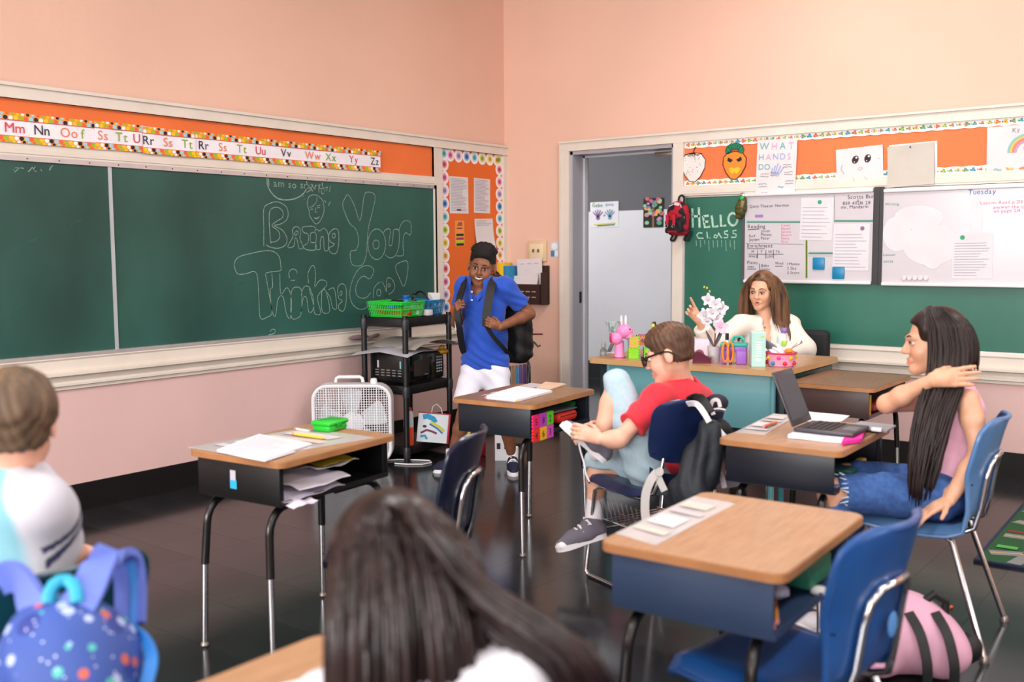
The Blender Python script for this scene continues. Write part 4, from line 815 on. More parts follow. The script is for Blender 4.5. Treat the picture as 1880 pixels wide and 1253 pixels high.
# navy desk C: laptop and papers
nameplate('clear laminated mat on the navy laptop desk', [(1350, 794), (1405, 799), (1462, 764), (1420, 760)], TZ, ('#cfc8ca', '#dad6d8', '#d2c0b6'))
pencil('orange crayon on the laptop desk mat', lay(1404, 783, TZ+.009), lay(1428, 775, TZ+.009), '#e88a5a', .006, 'crayon', name='crayon')
sheet('drawing_sheet', 'white sheet spread behind the laptop on navy desk', [(1462, 775), (1545, 775), (1560, 764), (1480, 756)], TZ+.001, '#ebe6ee')
bk = sheet('exercise_book', 'white exercise book under the laptop', [(1446, 805), (1548, 815), (1590, 790), (1490, 782)], TZ+.001, '#dcdae6', .014, 'book')
sheet('folder', 'hot pink folder sticking out beneath the laptop', [(1545, 818), (1582, 812), (1590, 790), (1560, 790)], TZ+.004, '#e62a9a', .012, 'folder')
sheet('clipboard', 'grey clipboard overhanging the edge of the laptop desk', [(1560, 785), (1628, 795), (1645, 784), (1580, 776)], TZ+.010, '#9a9aa2', .006, 'clipboard')
obj('eraser', MB().box(tuple(lay(1610, 789, TZ+.022)), (.04, .022, .014), bev=.004), col('#eceaee', .6), label='white eraser on the grey clipboard', cat='eraser')
lp0 = lay(1459, 797, TZ+.017); lp1 = lay(1572, 805, TZ+.017)
lt = thing('laptop', 'open dark grey laptop seen from the side', 'laptop', lay(1517, 790, TZ+.017), .02)
LG = M('dark_grey_laptop', '#4a474e', .4, .3, var=.05)
obj('base', MB().box((.02, .0, .008), (.22, .20, .014), bev=.004), LG, lt); kb = MB()
for i in range(5):
    for j in range(11): kb.box((-.05+.022*i, -.082+.0165*j, .0165), (.017, .0125, .003))
obj('keyboard', kb, M('black_keys', '#27262a', .5), lt, kind='stuff'); obj('touchpad', MB().box((.095, 0, .0155), (.05, .08, .001)), M('touchpad_grey', '#6c6970', .35), lt)
R_ = Matrix.Rotation(math.radians(-23), 3, 'Y')
lid = obj('screen_lid', MB().box((-.09-.045, 0, .115), (.008, .20, .215), bev=.004, R=R_), LG, lt); obj('display', MB().box((-.0855-.045, 0, .117), (.001, .18, .17), R=R_), M('dark_display', '#2c2a30', .12, var=.1), lid)
stc = MB()
for k, (z, c_) in enumerate(((-.075, 0), (-.025, 1), (.025, 0), (.075, 2))): stc.box(tuple(V((-.09-.045, 0, .115))+R_ @ V((-.0045, 0, z))), (.001, .15, .035), c_, R=R_)
obj('stickers', stc, [col('#8a8688', .5), col('#b5a88a', .5), col('#c9c6cc', .5)], lid, kind='stuff')
for i, (lx, ly, lz, s, c_, nm) in enumerate(((.10, -.16, .575, (.05, .09, .03), '#2f6a8a', 'blue glue stick box'), (.14, -.2, .575, (.03, .06, .03), '#b83a4a', 'red eraser'), (.12, .05, .572, (.12, .14, .02), '#2a5c5a', 'teal notebook'), (.16, .15, .59, (.03, .05, .016), '#d8a83a', 'yellow sharpener'), (.17, -.22, .566, (.06, .05, .012), '#5a6a8a', 'slate blue card pack'), (.11, -.10, .61, (.02, .05, .012), '#b9c4d4', 'pale blue tape roll'))):
    obj(nm.replace(' ', '_').replace('-', '_'), MB().box(tuple(pxm(dC, lx, ly, lz)), s, bev=.006), col(c_, .5), label=nm + ' in the open shelf of the laptop desk', cat=nm.split()[-1])
# blue-grey desk D
nameplate('clear laminated mat on the bare blue-grey desk', [(1130, 980), (1205, 1002), (1350, 926), (1275, 912)], TZ, ('#d2c4ba', '#dcd8d8', '#c4bcc2'))
obj('book', MB().box(tuple(pxm(dD, .08, .10, .60)), (.2, .15, .06), bev=.004), col('#1f6a50', .5), label='thick green book inside the blue-grey desk', cat='book')
obj('tissue_wad', MB().ball(tuple(pxm(dD, .13, -.12, .605)), (.05, .03, .022), 10), col('#c4c8dc', .8), label='crumpled white tissue in the blue-grey desk', cat='tissue')
pencil('orange pencil poking out of the blue-grey desk', pxm(dD, .185, -.22, .572), pxm(dD, .12, -.06, .572), '#e08a1c', .0055)
pencil('wooden ruler stick beside the orange pencil in the desk', pxm(dD, .185, -.24, .565), pxm(dD, .12, -.1, .565), '#c99a48', .005, 'stick', name='wooden_stick')
obj('eraser', MB().ball(tuple(pxm(dD, .19, .06, .56)), (.025, .022, .012), 10), col('#e6e2e0', .6), label='worn white eraser inside the blue-grey desk', cat='eraser')
# old brown desk E: yellow folder edge and red book
obj('folder', MB().box(tuple(pxm(dE, .19, -.275, .61)), (.02, .008, .11)), col('#c89a3a', .5), label='mustard folder edge in the old brown desk', cat='folder')
obj('book', MB().box(tuple(pxm(dE, .1, -.05, .58)), (.16, .22, .03), bev=.003), col('#8a2a22', .5), label='red book inside the old brown desk', cat='book')
sheet('worksheet', 'white worksheet corner on the oak desk of the person in pale tee', [(500, 1262), (640, 1290), (700, 1255), (600, 1238)], TZ, '#e8e6ec')
# ================================================================== soft-shape modeller (signed distance field -> one continuous surface)
class Soft:
    def __init__(s, h): s.h = h; s.ops = []
    def cone(s, a, b, ra, rb=None, k=.02, sub=False): s.ops.append(('c', V(a), V(b), ra, ra if rb is None else rb, k, sub)); return s
    def chain(s, pts, rs, k=.02):
        for i in range(len(pts)-1): s.cone(pts[i], pts[i+1], rs[i], rs[i+1], k)
        return s
    def ell(s, c, r, R=None, k=.02, sub=False): s.ops.append(('e', V(c), V(r), R.copy() if R else None, 0, k, sub)); return s
    def rbox(s, c, hs, rad, R=None, k=.02, sub=False): s.ops.append(('b', V(c), V(hs), R.copy() if R else None, rad, k, sub)); return s
    def mesh(s, smooth=1):
        h = s.h; B = []
        for o in s.ops:
            if o[0] == 'c': r = max(o[3], o[4]); lo = np.minimum(o[1], o[2])-r; hi = np.maximum(o[1], o[2])+r
            else: r = max(o[2])*(1.8 if o[0] == 'b' else 1.05); lo = np.array(o[1])-r; hi = np.array(o[1])+r
            B.append((lo, hi))
        add = [b for b, o in zip(B, s.ops) if not o[6]]
        lo = np.min([b[0] for b in add], 0)-3*h; hi = np.max([b[1] for b in add], 0)+3*h
        n = np.ceil((hi-lo)/h).astype(int)+1; D = np.full(n, .2, np.float32)
        for o, (bl, bh) in zip(s.ops, B):
            m = o[5]+2.5*h+.006
            i0 = np.clip(np.floor((bl-m-lo)/h).astype(int), 0, n); i1 = np.clip(np.ceil((bh+m-lo)/h).astype(int)+1, 0, n)
            if np.any(i1 <= i0): continue
            ax = [(lo[q]+h*np.arange(i0[q], i1[q])).astype(np.float32) for q in range(3)]
            X, Y, Z = ax[0][:, None, None], ax[1][None, :, None], ax[2][None, None, :]
            if o[0] == 'c':
                a, b = o[1], o[2]; d = b-a; L2 = max(d.length_squared, 1e-10)
                t = np.clip(((X-a.x)*d.x+(Y-a.y)*d.y+(Z-a.z)*d.z)/L2, 0, 1)
                ds = np.sqrt((X-a.x-t*d.x)**2+(Y-a.y-t*d.y)**2+(Z-a.z-t*d.z)**2)-(o[3]+(o[4]-o[3])*t)
            else:
                c = o[1]; P = [X-c.x, Y-c.y, Z-c.z]
                if o[3] is not None: R = o[3]; P = [P[0]*R[0][q]+P[1]*R[1][q]+P[2]*R[2][q] for q in range(3)]
                r = o[2]
                if o[0] == 'e':
                    k0 = np.sqrt((P[0]/r.x)**2+(P[1]/r.y)**2+(P[2]/r.z)**2); k1 = np.sqrt((P[0]/r.x**2)**2+(P[1]/r.y**2)**2+(P[2]/r.z**2)**2)+1e-6
                    ds = k0*(k0-1)/k1; ds = np.where(k0 < .05, -min(r), ds)
                else:
                    Q = [np.abs(P[q])-(r[q]-o[4]) for q in range(3)]
                    ds = np.sqrt(sum(np.maximum(q, 0)**2 for q in Q))+np.minimum(np.maximum(np.maximum(Q[0], Q[1]), Q[2]), 0)-o[4]
            ds = ds.astype(np.float32); sl = D[i0[0]:i1[0], i0[1]:i1[1], i0[2]:i1[2]]; k = o[5]
            if o[6]: ds = -ds; q = np.maximum(k-np.abs(sl-ds), 0)/k; sl[...] = np.maximum(sl, ds)+q*q*k*.25
            else: q = np.maximum(k-np.abs(sl-ds), 0)/k; sl[...] = np.minimum(sl, ds)-q*q*k*.25
        S = D < 0; cs = sum(S[i:n[0]-1+i, j:n[1]-1+j, k:n[2]-1+k].astype(np.int8) for i in (0, 1) for j in (0, 1) for k in (0, 1))
        act = (cs > 0) & (cs < 8); idx = np.argwhere(act); OFF = np.array([(i, j, k) for i in (0, 1) for j in (0, 1) for k in (0, 1)])
        vals = np.stack([D[idx[:, 0]+o[0], idx[:, 1]+o[1], idx[:, 2]+o[2]] for o in OFF], 1); acc = np.zeros((len(idx), 3)); cnt = np.zeros(len(idx))
        for a in range(8):
            for b in range(a+1, 8):
                if np.abs(OFF[a]-OFF[b]).sum() != 1: continue
                va, vb = vals[:, a], vals[:, b]; m = (va < 0) != (vb < 0); t = np.where(m, va/np.where(m, va-vb, 1), 0)
                acc += np.where(m[:, None], OFF[a]+t[:, None]*(OFF[b]-OFF[a]), 0); cnt += m
        P = (idx+acc/cnt[:, None])*h+lo; ID = np.full(act.shape, -1, np.int64); ID[act] = np.arange(len(idx)); F = []
        for axn in range(3):
            sl0 = [slice(None)]*3; sl1 = [slice(None)]*3; sl0[axn] = slice(0, -1); sl1[axn] = slice(1, None)
            A = S[tuple(sl0)]; Bq = S[tuple(sl1)]; e = np.argwhere(A != Bq); u, v = [(1, 2), (2, 0), (0, 1)][axn]
            e = e[(e[:, u] > 0) & (e[:, v] > 0) & (e[:, u] < n[u]-1) & (e[:, v] < n[v]-1)]
            def g(du, dv): q = e.copy(); q[:, u] += du; q[:, v] += dv; return ID[q[:, 0], q[:, 1], q[:, 2]]
            Fq = np.stack([g(-1, -1), g(0, -1), g(0, 0), g(-1, 0)], 1); fl_ = ~A[e[:, 0], e[:, 1], e[:, 2]]; Fq[fl_] = Fq[fl_][:, ::-1]; F.append(Fq)
        F = np.concatenate(F); F = F[(F >= 0).all(1)]
        for _ in range(smooth):
            sm_ = np.zeros_like(P); c_ = np.zeros(len(P))
            for q in range(4):
                np.add.at(sm_, F[:, q], P[F[:, (q+1) % 4]]); np.add.at(c_, F[:, q], 1); np.add.at(sm_, F[:, q], P[F[:, q-1]]); np.add.at(c_, F[:, q], 1)
            P = .5*P+.5*sm_/np.maximum(c_, 1)[:, None]
        return P, F
def soft_obj(name, parts, m, parent=None, colfn=None, label=None, cat=None, wr=None, kind=None):
    """join one or more Soft meshes (world coordinates) into one object; colfn(P) -> rgb tint per vertex; wr = wrinkle(P) -> normal offset"""
    Ps, Fs, o = [], [], 0
    for s in (parts if isinstance(parts, list) else [parts]):
        P, F = s.mesh() if isinstance(s, Soft) else s; Ps.append(P); Fs.append(F+o); o += len(P)
    P = np.concatenate(Ps); F = np.concatenate(Fs); me = bpy.data.meshes.new(name)
    off = np.zeros(3)
    if parent is None: off = np.array([(P[:, 0].min()+P[:, 0].max())/2, (P[:, 1].min()+P[:, 1].max())/2, P[:, 2].min()])
    W_ = P.copy()
    if wr is not None:
        nn = np.zeros_like(P); q = np.cross(P[F[:, 1]]-P[F[:, 0]], P[F[:, 3]]-P[F[:, 0]])
        for i in range(4): np.add.at(nn, F[:, i], q)
        nn /= np.linalg.norm(nn, axis=1)[:, None]+1e-9; P = P+nn*wr(W_)[:, None]
    me.vertices.add(len(P)); me.vertices.foreach_set('co', (P-off).astype(np.float32).ravel()); me.loops.add(F.size); me.loops.foreach_set('vertex_index', F.astype(np.int32).ravel())
    me.polygons.add(len(F)); me.polygons.foreach_set('loop_start', np.arange(0, F.size, 4, dtype=np.int32)); me.polygons.foreach_set('loop_total', np.full(len(F), 4, np.int32)); me.update(calc_edges=True)
    if colfn is not None:
        ca = me.color_attributes.new('Col', 'FLOAT_COLOR', 'POINT'); c4 = np.ones((len(P), 4), np.float32); c4[:, :3] = colfn(W_); ca.data.foreach_set('color', c4.ravel())
    me.materials.append(m); me.shade_smooth(); ob = bpy.data.objects.new(name, me); COL.objects.link(ob); ob.location = off
    if parent: ob.parent = parent; ob.matrix_parent_inverse = WM[parent].inverted(); ob.location = (0, 0, 0); WM[ob] = Matrix()
    else: WM[ob] = Matrix.Translation(off)
    tag(ob, label, cat, None, kind); return ob
def folds(freq, amp, seed=0., dirv=(1, .6, 2)):
    d = np.array(dirv)
    def f(P): return amp*np.sin(P @ d*freq+2.3*np.sin(P[:, 2]*freq*.37+seed)+1.7*np.sin(P[:, 0]*freq*.31+seed*2))*(.5+.5*np.sin(P[:, 1]*freq*.23+P[:, 2]*freq*.17+seed*3))
    return f
def strap(mb, pts, w, th, face=None, mi=0, sub=4):
    """flat webbing along pts; face = outward direction of its flat side"""
    P = [V(p) for p in pts]; Q = []
    for i in range(len(P)-1):
        p0, p1, p2, p3 = P[max(i-1, 0)], P[i], P[i+1], P[min(i+2, len(P)-1)]
        for j in range(sub):
            t = j/sub; Q.append(.5*((2*p1)+(p2-p0)*t+(2*p0-5*p1+4*p2-p3)*t*t+(3*p1-p0-3*p2+p3)*t**3))
    Q.append(P[-1]); k = len(Q); vs = []
    for i in range(k):
        t = (Q[min(i+1, k-1)]-Q[max(i-1, 0)]).normalized(); f = V(face) if face is not None else V((0, 0, 1)); s_ = t.cross(f)
        s_ = s_.normalized() if s_.length > 1e-5 else t.orthogonal().normalized(); n = s_.cross(t).normalized()
        vs += [Q[i]-s_*w/2-n*th/2, Q[i]+s_*w/2-n*th/2, Q[i]+s_*w/2+n*th/2, Q[i]-s_*w/2+n*th/2]
    fs = [(4*i+j, 4*i+(j+1) % 4, 4*i+4+(j+1) % 4, 4*i+4+j) for i in range(k-1) for j in range(4)] + [(3, 2, 1, 0), (4*k-4, 4*k-3, 4*k-2, 4*k-1)]
    return mb.add(vs, fs, mi)
# ================================================================== cart with its load, fan, corner clutter
CX, CY, CR = .575, -1.835, .10
RES = M('black_resin', '#121215', .42, var=.1, vs=10)
ct = thing('utility_cart', 'black resin utility cart with three shelves against the chalkboard wall', 'cart', (CX, CY, 0), CR)
LX, LY = .35, .50                                   # extends to -x and +y from its front post
for i, z in enumerate((.955, .505, .10)):
    sh = obj('shelf', MB().box((-LX/2, LY/2, z-.012), (LX, LY, .012)).box((-LX/2, 0, z-.03), (LX+.02, .018, .06), bev=.004).box((-LX/2, LY, z-.03), (LX+.02, .018, .06), bev=.004).box((0, LY/2, z-.03), (.018, LY, .06), bev=.004).box((-LX, LY/2, z-.03), (.018, LY, .06), bev=.004), RES, ct)
    for (px_, py_) in ((0, 0), (-LX, 0), (0, LY), (-LX, LY)): obj('socket', MB().lathe([(.024, 0), (.026, .03), (.026, .055), (.022, .07)], 12, c=(px_, py_, z-.075)), M('socket_grey', '#2e2e34', .4), sh)
for (px_, py_) in ((0, 0), (-LX, 0), (0, LY), (-LX, LY)): obj('post', MB().tube([(px_, py_, .0), (px_, py_, .972)], .0195, 12), RES, ct)
cw = lambda x, y, z: WM[ct] @ V((x, y, z))
def basket(label, t_loc, rz, bx, by, hz, c, name='basket'):
    t = thing(name, label, 'basket', t_loc, rz); m = M('plastic_'+c[1:], c, .38, var=.05, coat=.1); fl_ = .86
    obj('bottom', MB().box((0, 0, .003), (bx*fl_, by*fl_, .006)), m, t)
    obj('rim', MB().tube([(x, y, hz) for x, y in rrect(bx/2, by/2, .02, 4)], .006, 6, closed=True), m, t)
    for z in (.012, hz*.5, hz-.012):
        s = fl_+(1-fl_)*z/hz; obj('band', MB().tube([(x*s, y*s, z) for x, y in rrect(bx/2, by/2, .02, 4)], .0055, 6, closed=True), m, t)
    mb = MB()
    for q in range(2):
        L_ = bx if q == 0 else by; n = int(L_/.016)
        for i in range(n+1):
            u = -.5+i/n
            for s_ in (-1, 1):
                a = (u*bx*fl_, s_*by/2*fl_, .003) if q == 0 else (s_*bx/2*fl_, u*by*fl_, .003); b = (u*bx, s_*by/2, hz) if q == 0 else (s_*bx/2, u*by, hz); mb.tube([a, b], .0032, 5)
    obj('slats', mb, m, t, kind='stuff'); return t
gbk = basket('bright green slotted plastic basket on top of the cart', cw(-.185, .145, .957), CR, .31, .25, .10, '#22c83a')
bbk = basket('blue slotted plastic basket behind the green one on the cart', cw(-.17, .40, .957), CR, .30, .17, .10, '#1a7ab0')
g = lambda x, y, z: tuple(WM[gbk] @ V((x, y, z)))
bl = lambda x, y, z: tuple(WM[bbk] @ V((x, y, z)))
obj('toy_block_box', MB().box(g(.02, -.05, .035), (.24, .1, .05), bev=.006), col('#b8301c', .5), label='red box lying inside the green basket', cat='box')
bt = thing('spray_bottle', 'small blue spray bottle standing in the green basket', 'bottle', g(.03, .07, .008)); BB = M('blue_bottle', '#2a90d0', .25, var=.1, trans=.2)
obj('body', MB().lathe([(.02, 0), (.025, .01), (.025, .09), (.018, .105), (.016, .11)], 14), BB, bt); obj('cap', MB().lathe([(.022, .11), (.024, .115), (.024, .13), (.02, .134)], 14), M('blue_cap', '#1a5cb0', .35), bt); obj('label_band', MB().lathe([(.0256, .035), (.0256, .08)], 14, caps=False), col('#7ac4e8', .5), bt)
pmp = thing('soap_pump', 'grey soap pump jar with black nozzle in the green basket', 'soap pump', g(.11, .06, .008))
obj('jar', MB().lathe([(.03, 0), (.034, .01), (.034, .06), (.03, .085), (.012, .094)], 16), M('grey_jar', '#b9c4c4', .3), pmp); obj('nozzle', MB().tube([(0, 0, .09), (0, 0, .14)], .006, 8).box((.008, 0, .142), (.045, .012, .01), bev=.003), BLKM, pmp); obj('collar', MB().lathe([(.018, .085), (.018, .1)], 12), BLKM, pmp)
mug = thing('blue_cup', 'blue plastic cup lying at the rim of the green basket', 'cup', g(.04, -.085, .06)); obj('cup_body', MB().lathe([(.03, 0), (.036, .005), (.04, .045), (.037, .045), (.03, .008)], 16, caps=False), M('blue_cup', '#1f64b8', .35), mug); obj('cup_handle', MB().tube([(-.035, 0, .035), (-.065, 0, .036), (-.075, 0, .02), (-.04, 0, .012)], .006, 8), M('sky_handle', '#2a8ac8', .35), mug)
obj('tape_roll', MB().lathe([(.018, 0), (.032, 0), (.032, .02), (.018, .02), (.018, 0)], 18, c=g(-.12, .02, .075), caps=False), col('#d8d4d4', .4), label='white tape roll in the corner of green basket', cat='tape')
obj('black_pouch', MB().box(g(-.03, .06, .085), (.12, .06, .05), bev=.02, seg=3), BLKF, label='soft black pouch heaped in the green basket', cat='pouch')
obj('headphone_band', MB().tube([bl(-.1+.2*i/10, 0, .06+.1*math.sin(math.pi*i/10)) for i in range(11)], .007, 8), BLKM, label='black headphone band arching over the blue basket', cat='headphones')
obj('grey_case', MB().box(bl(.02, .01, .07), (.14, .09, .06), bev=.012), col('#6c7478', .45), label='grey hard case inside the blue basket', cat='case')
obj('card_box', MB().box(tuple(cw(-.06, .31, .978)), (.09, .05, .04), bev=.003), col('#d8d6dc', .5), label='white card box beside the blue basket', cat='box')
o = obj('white_card', MB().box(bl(.08, .05, .12), (.11, .003, .06)), col('#eceaee', .6), label='white card standing in the blue basket', cat='card')
# microwave
mw = thing('microwave', 'black microwave oven on the middle cart shelf', 'microwave', cw(-.175, .24, .508), CR); MWB = M('black_microwave', '#101113', .3, var=.08, coat=.2)
obj('body', MB().box((0, 0, .105), (.32, .40, .19), bev=.006), MWB, mw)
dr = obj('door', MB().box((.165, -.05, .105), (.012, .28, .175), bev=.003), M('gloss_black', '#0c0c0e', .12, coat=.5), mw); obj('door_window', MB().box((.1715, -.06, .105), (.001, .17, .11)), M('brown_glass', '#2a2420', .12), dr)
mb = MB(); wiggle(mb, 0, .04, 0, .003, frame((.1725, -.03, .055), (0, 1, 0), (0, 0, 1), (1, 0, 0)), .0004); obj('brand_print', mb, col('#b9b6b0', .5), dr, smooth=0, kind='stuff'); obj('door_handle', MB().box((.174, .055, .105), (.01, .01, .13), bev=.003), MWB, dr)
cp = obj('control_panel', MB().box((.165, .145, .105), (.012, .10, .175), bev=.003), MWB, mw); kb = MB()
for i in range(6):
    for j in range(3): kb.box((.1716, .12+.024*j, .06+.02*i), (.001, .014, .008 if i != 3 else .012))
obj('key_print', kb, col('#c9ccd0', .5), cp, kind='stuff')
vt = MB()
for i in range(3):
    for j in range(5): vt.box((-.1+.048*j, -.2005, .055+.018*i), (.03, .001, .006))
obj('side_vents', vt, col('#8a8c8c', .5), mw, kind='stuff')
for i, (x, z, w_, c_) in enumerate(((-.09, .13, .014, '#c8c4d0'), (.10, .13, .012, '#8ac4c4'))): obj('clip_sticker', MB().box((x, -.2008, z), (w_, .001, .05)), col(c_, .5), mw)
for i, (dx, dy, rz_, cur, nm) in enumerate(((.0, -.05, .1, .05, 'lowest'), (.06, .08, -.15, -.06, 'topmost'))):
    T = WM[ct] @ Matrix.Translation((-.18+dx, .2+dy, .716+.012*i)) @ Matrix.Rotation(rz_, 4, 'Z')
    obj('poster_board', MB().grid(lambda u, v: T @ V(((u-.5)*.44, (v-.5)*.46, .02+cur*(1-(2*v-1)**2)*(.5 if cur > 0 else -.9)-(.03 if cur > 0 else 0)*abs(2*u-1))), 10, 14, thick=.0018), col('#c3c2cc' if i == 0 else '#b4aea8', .6), label='curled poster board on the microwave, %s of two' % nm, cat='poster board')
dt = obj('detergent_box', MB().box(tuple(cw(-.12, .47, .58)), (.16, .05, .13), bev=.004), col('#1a9ac4', .45), label='blue and white swirl box beside the microwave', cat='box'); obj('swirl_print', MB().ball(tuple(cw(-.039, .47, .59)), (.002, .022, .03), 12).box(tuple(cw(-.039, .47, .535)), (.003, .05, .04)), col('#cfe6f2', .5), dt, world=True, kind='stuff')
obj('yellow_toy', MB().ball(tuple(cw(-.02, .44, .70)), (.05, .05, .022), 14).ball(tuple(cw(-.02, .44, .725)), (.02, .02, .02), 10), col('#d8a018', .45), label='yellow knobbed toy on the poster boards', cat='toy')
obj('clutter_pile', MB().ball(tuple(V((.05, -1.75, .80))), (.025, .10, .02), 10).box((.055, -1.62, .795), (.03, .12, .02), bev=.004, R=Matrix.Rotation(.2, 3, 'X')), col('#8a7478', .7), label='muddled bag of chalk bits on the chalk ledge behind the cart', cat='bag')
# box fan
fn_ = thing('box_fan', 'white box fan with round-cornered grille standing on the floor', 'fan', (.345, -2.10, 0), YAW)
FW = M('white_fan_plastic', '#e6e6ea', .4, var=.03); S_ = .262; Hc = .275
obj('housing', MB().tube([(x, -.055, Hc+y) for x, y in rrect(S_-.012, S_-.012, .09, 7)], .012, 8, closed=True).tube([(x, .055, Hc+y) for x, y in rrect(S_-.012, S_-.012, .09, 7)], .012, 8, closed=True), FW, fn_, kind='stuff')
R1 = rrect(S_, S_, .1, 7); k = len(R1); obj('shroud', MB().add([(x, -.05, Hc+y) for x, y in R1] + [(x, .05, Hc+y) for x, y in R1], [(i, (i+1) % k, (i+1) % k+k, i+k) for i in range(k)]), FW, fn_)
for yy in (-.06, .06):
    gm = MB()
    def half(t): a = abs(t)-(S_-.1); return S_-.014 if a <= 0 else S_-.1+math.sqrt(max(.0, .0074-a*a*.98))
    for i in range(31):
        t = -S_+.016+(2*S_-.032)*i/30; w_ = half(t)
        gm.box((0, yy, Hc+t), (2*w_, .003, .0028)); gm.box((t, yy+.002, Hc), (.0032 if i % 5 else .006, .003, 2*w_))
    obj('grille', gm, FW, fn_, kind='stuff')
obj('hub', MB().lathe([(.075, -.02), (.075, .01), (.05, .022), (.02, .024)], 20, T=Matrix.Translation((0, -.01, Hc)) @ Matrix.Rotation(R90, 4, 'X')), FW, fn_)
for i in range(5):
    a0 = 2*math.pi*i/5+1.62
    def bf(u, v): r = .06+.165*v; a = a0+(u-.5)*(.95-.25*v); return (r*math.cos(a), (u-.5)*.06, Hc+r*math.sin(a))
    obj('blade', MB().grid(bf, 6, 8, thick=.003), M('grey_blade', '#ccd2d8', .4), fn_)
obj('handle', MB().tube([(-.11, 0, .545), (-.105, 0, .57), (-.09, 0, .58), (.05, 0, .58), (.065, 0, .57), (.07, 0, .545)], .011, 8), FW, fn_); obj('knob', MB().lathe([(.022, .535), (.024, .55), (.02, .568), (.01, .572)], 14, c=(.14, 0, 0)), FW, fn_)
for s in (-1, 1): obj('foot', MB().box((s*.17, 0, .008), (.03, .16, .016), bev=.004), FW, fn_)
obj('power_cord', MB().tube([(.57, -1.95, .006), (.66, -1.92, .006), (.74, -1.86, .006), (.75, -1.79, .006), (.70, -1.75, .006), (.62, -1.78, .006), (.5, -1.85, .006), (.42, -1.98, .006), (.37, -2.03, .03)], .005, 6), FW, fn_, world=True)
# floor clutter under and beside the cart
ob = thing('glue_bottle', 'tall bottle with orange lower half behind the fan', 'bottle', (.52, -1.70, .10))
ob.location = cw(-.03, .06, .092); WM[ob] = Matrix.Translation(cw(-.03, .06, .092))
obj('body', MB().lathe([(.03, 0), (.034, .01), (.034, .13)], 14), M('orange_bottle', '#f0542e', .4), ob); obj('upper_body', MB().lathe([(.034, .13), (.034, .22), (.024, .24)], 14), col('#cfd4d6', .4), ob); obj('cap', MB().lathe([(.022, .24), (.022, .258), (.016, .262)], 12), col('#e85040', .4), ob)
gb_ = thing('gift_bag', 'white gift bag with red edges and bright swirls under the cart', 'gift bag', tuple(onz(790, 822, .02)), 0.); gp = onz(785, 820, .1); 
T = Matrix.Translation((.60, -1.62, .10)) @ Matrix.Rotation(.72, 4, 'Z') @ Matrix.Rotation(-.12, 4, 'X') @ Matrix.Rotation(.10, 4, 'Y') @ Matrix.Scale(.78, 4)
gb_.location = (.60, -1.62, 0); WM[gb_] = Matrix.Translation((.60, -1.62, 0))
obj('bag_body', MB().box((0, 0, .125), (.26, .09, .25), T=T), col('#d6dfe6', .35), gb_, world=True)
rd = M('red_bag_edge', '#a8202e', .4)
obj('side_gusset', MB().box((.14, .0, .125), (.02, .1, .26), T=T, bev=.004), rd, gb_, world=True); obj('top_edge', MB().box((0, 0, .252), (.27, .096, .008), T=T), rd, gb_, world=True)
mb = MB(); TF = T @ frame((0, -.046, .125), (1, 0, 0), (0, 0, 1), (0, -1, 0))
mb.stroke([(-.09, .09), (-.05, .1), (.0, .08), (.02, .05)], .045, TF, .0005, 0); mb.stroke([(-.02, .05), (.05, .02), (.1, -.02)], .022, TF, .001, 1); mb.stroke([(-.03, .035), (.04, .0), (.09, -.04)], .014, TF, .0012, 2); mb.stroke([(-.1, -.05), (-.05, -.02), (0, -.03), (.04, -.045)], .018, TF, .001, 3)
mb.add([(-.07+.018*math.cos(t), .01+.012*math.sin(t), .002) for t in [i*.6 for i in range(11)]], [tuple(range(11))], 4, TF); mb.stroke([(-.1, -.08), (-.06, -.07), (-.04, -.1)], .02, TF, .001, 0)
obj('swirl_print', mb, [col(c, .5) for c in ('#1f8fc4', '#c8c832', '#2f70b8', '#70204a', '#2a1a30')], gb_, world=True, smooth=0, kind='stuff')
obj('bag_handle', MB().tube([(-.02, 0, .25), (-.015, 0, .31), (.02, 0, .335), (.06, 0, .30), (.075, 0, .25)], .004, 6, T=T), col('#d9d6d2', .5), gb_, world=True)
tb_ = thing('toy_bin', 'red toy bin with yellow and navy toys in a clear bag', 'toy bin', (.80, -1.45, 0))
obj('bin_body', MB().box((0, 0, .05), (.16, .16, .1), bev=.01), col('#c02430', .45), tb_); obj('navy_toy', MB().box((0, 0, .13), (.15, .15, .07), bev=.02), col('#1a2050', .5), tb_); obj('yellow_toy', MB().box((0, -.01, .185), (.13, .12, .04), bev=.015, R=Matrix.Rotation(.3, 3, 'Y')), col('#e0c01a', .5), tb_)
soft_obj('plastic_bag', Soft(.012).ell((.80, -1.44, .26), (.085, .08, .08), k=.04).cone((.80, -1.44, .30), (.82, -1.42, .40), .05, .015, .05), M('cloudy_plastic', '#a9a4a8', .25, trans=.45, var=.15), tb_, wr=folds(70, .006))
hs_ = thing('toy_house', 'small white toy house by the leg of the person in blue polo', 'toy', (1.06, -1.42, 0), .6); obj('house_wall', MB().box((0, 0, .10), (.10, .08, .2), bev=.003), col('#e6e6ee', .5), hs_); obj('steep_roof', MB().prism([(-.055, 0), (.055, 0), (0, .12)], -.045, .045, T=Matrix.Translation((0, 0, .2)) @ Matrix.Rotation(R90, 4, 'X')), col('#dcdce6', .5), hs_)
for s in (-.025, .025): obj('toy_window', MB().box((s, -.041, .10), (.024, .003, .04)), col('#22242c', .4), hs_)
rk = thing('file_rack', 'black hoop-framed rack holding coloured folders by the corner', 'file rack', (.70, -.80, 0), .65)
for s in (-1, 1): obj('hoop', MB().tube([(s*.10, -.12, 0), (s*.10, -.12, .50), (s*.10, -.1, .56), (s*.09, 0, .585), (s*.10, .1, .56), (s*.10, .12, .50), (s*.10, .12, 0)], .014, 8), BLKM, rk)
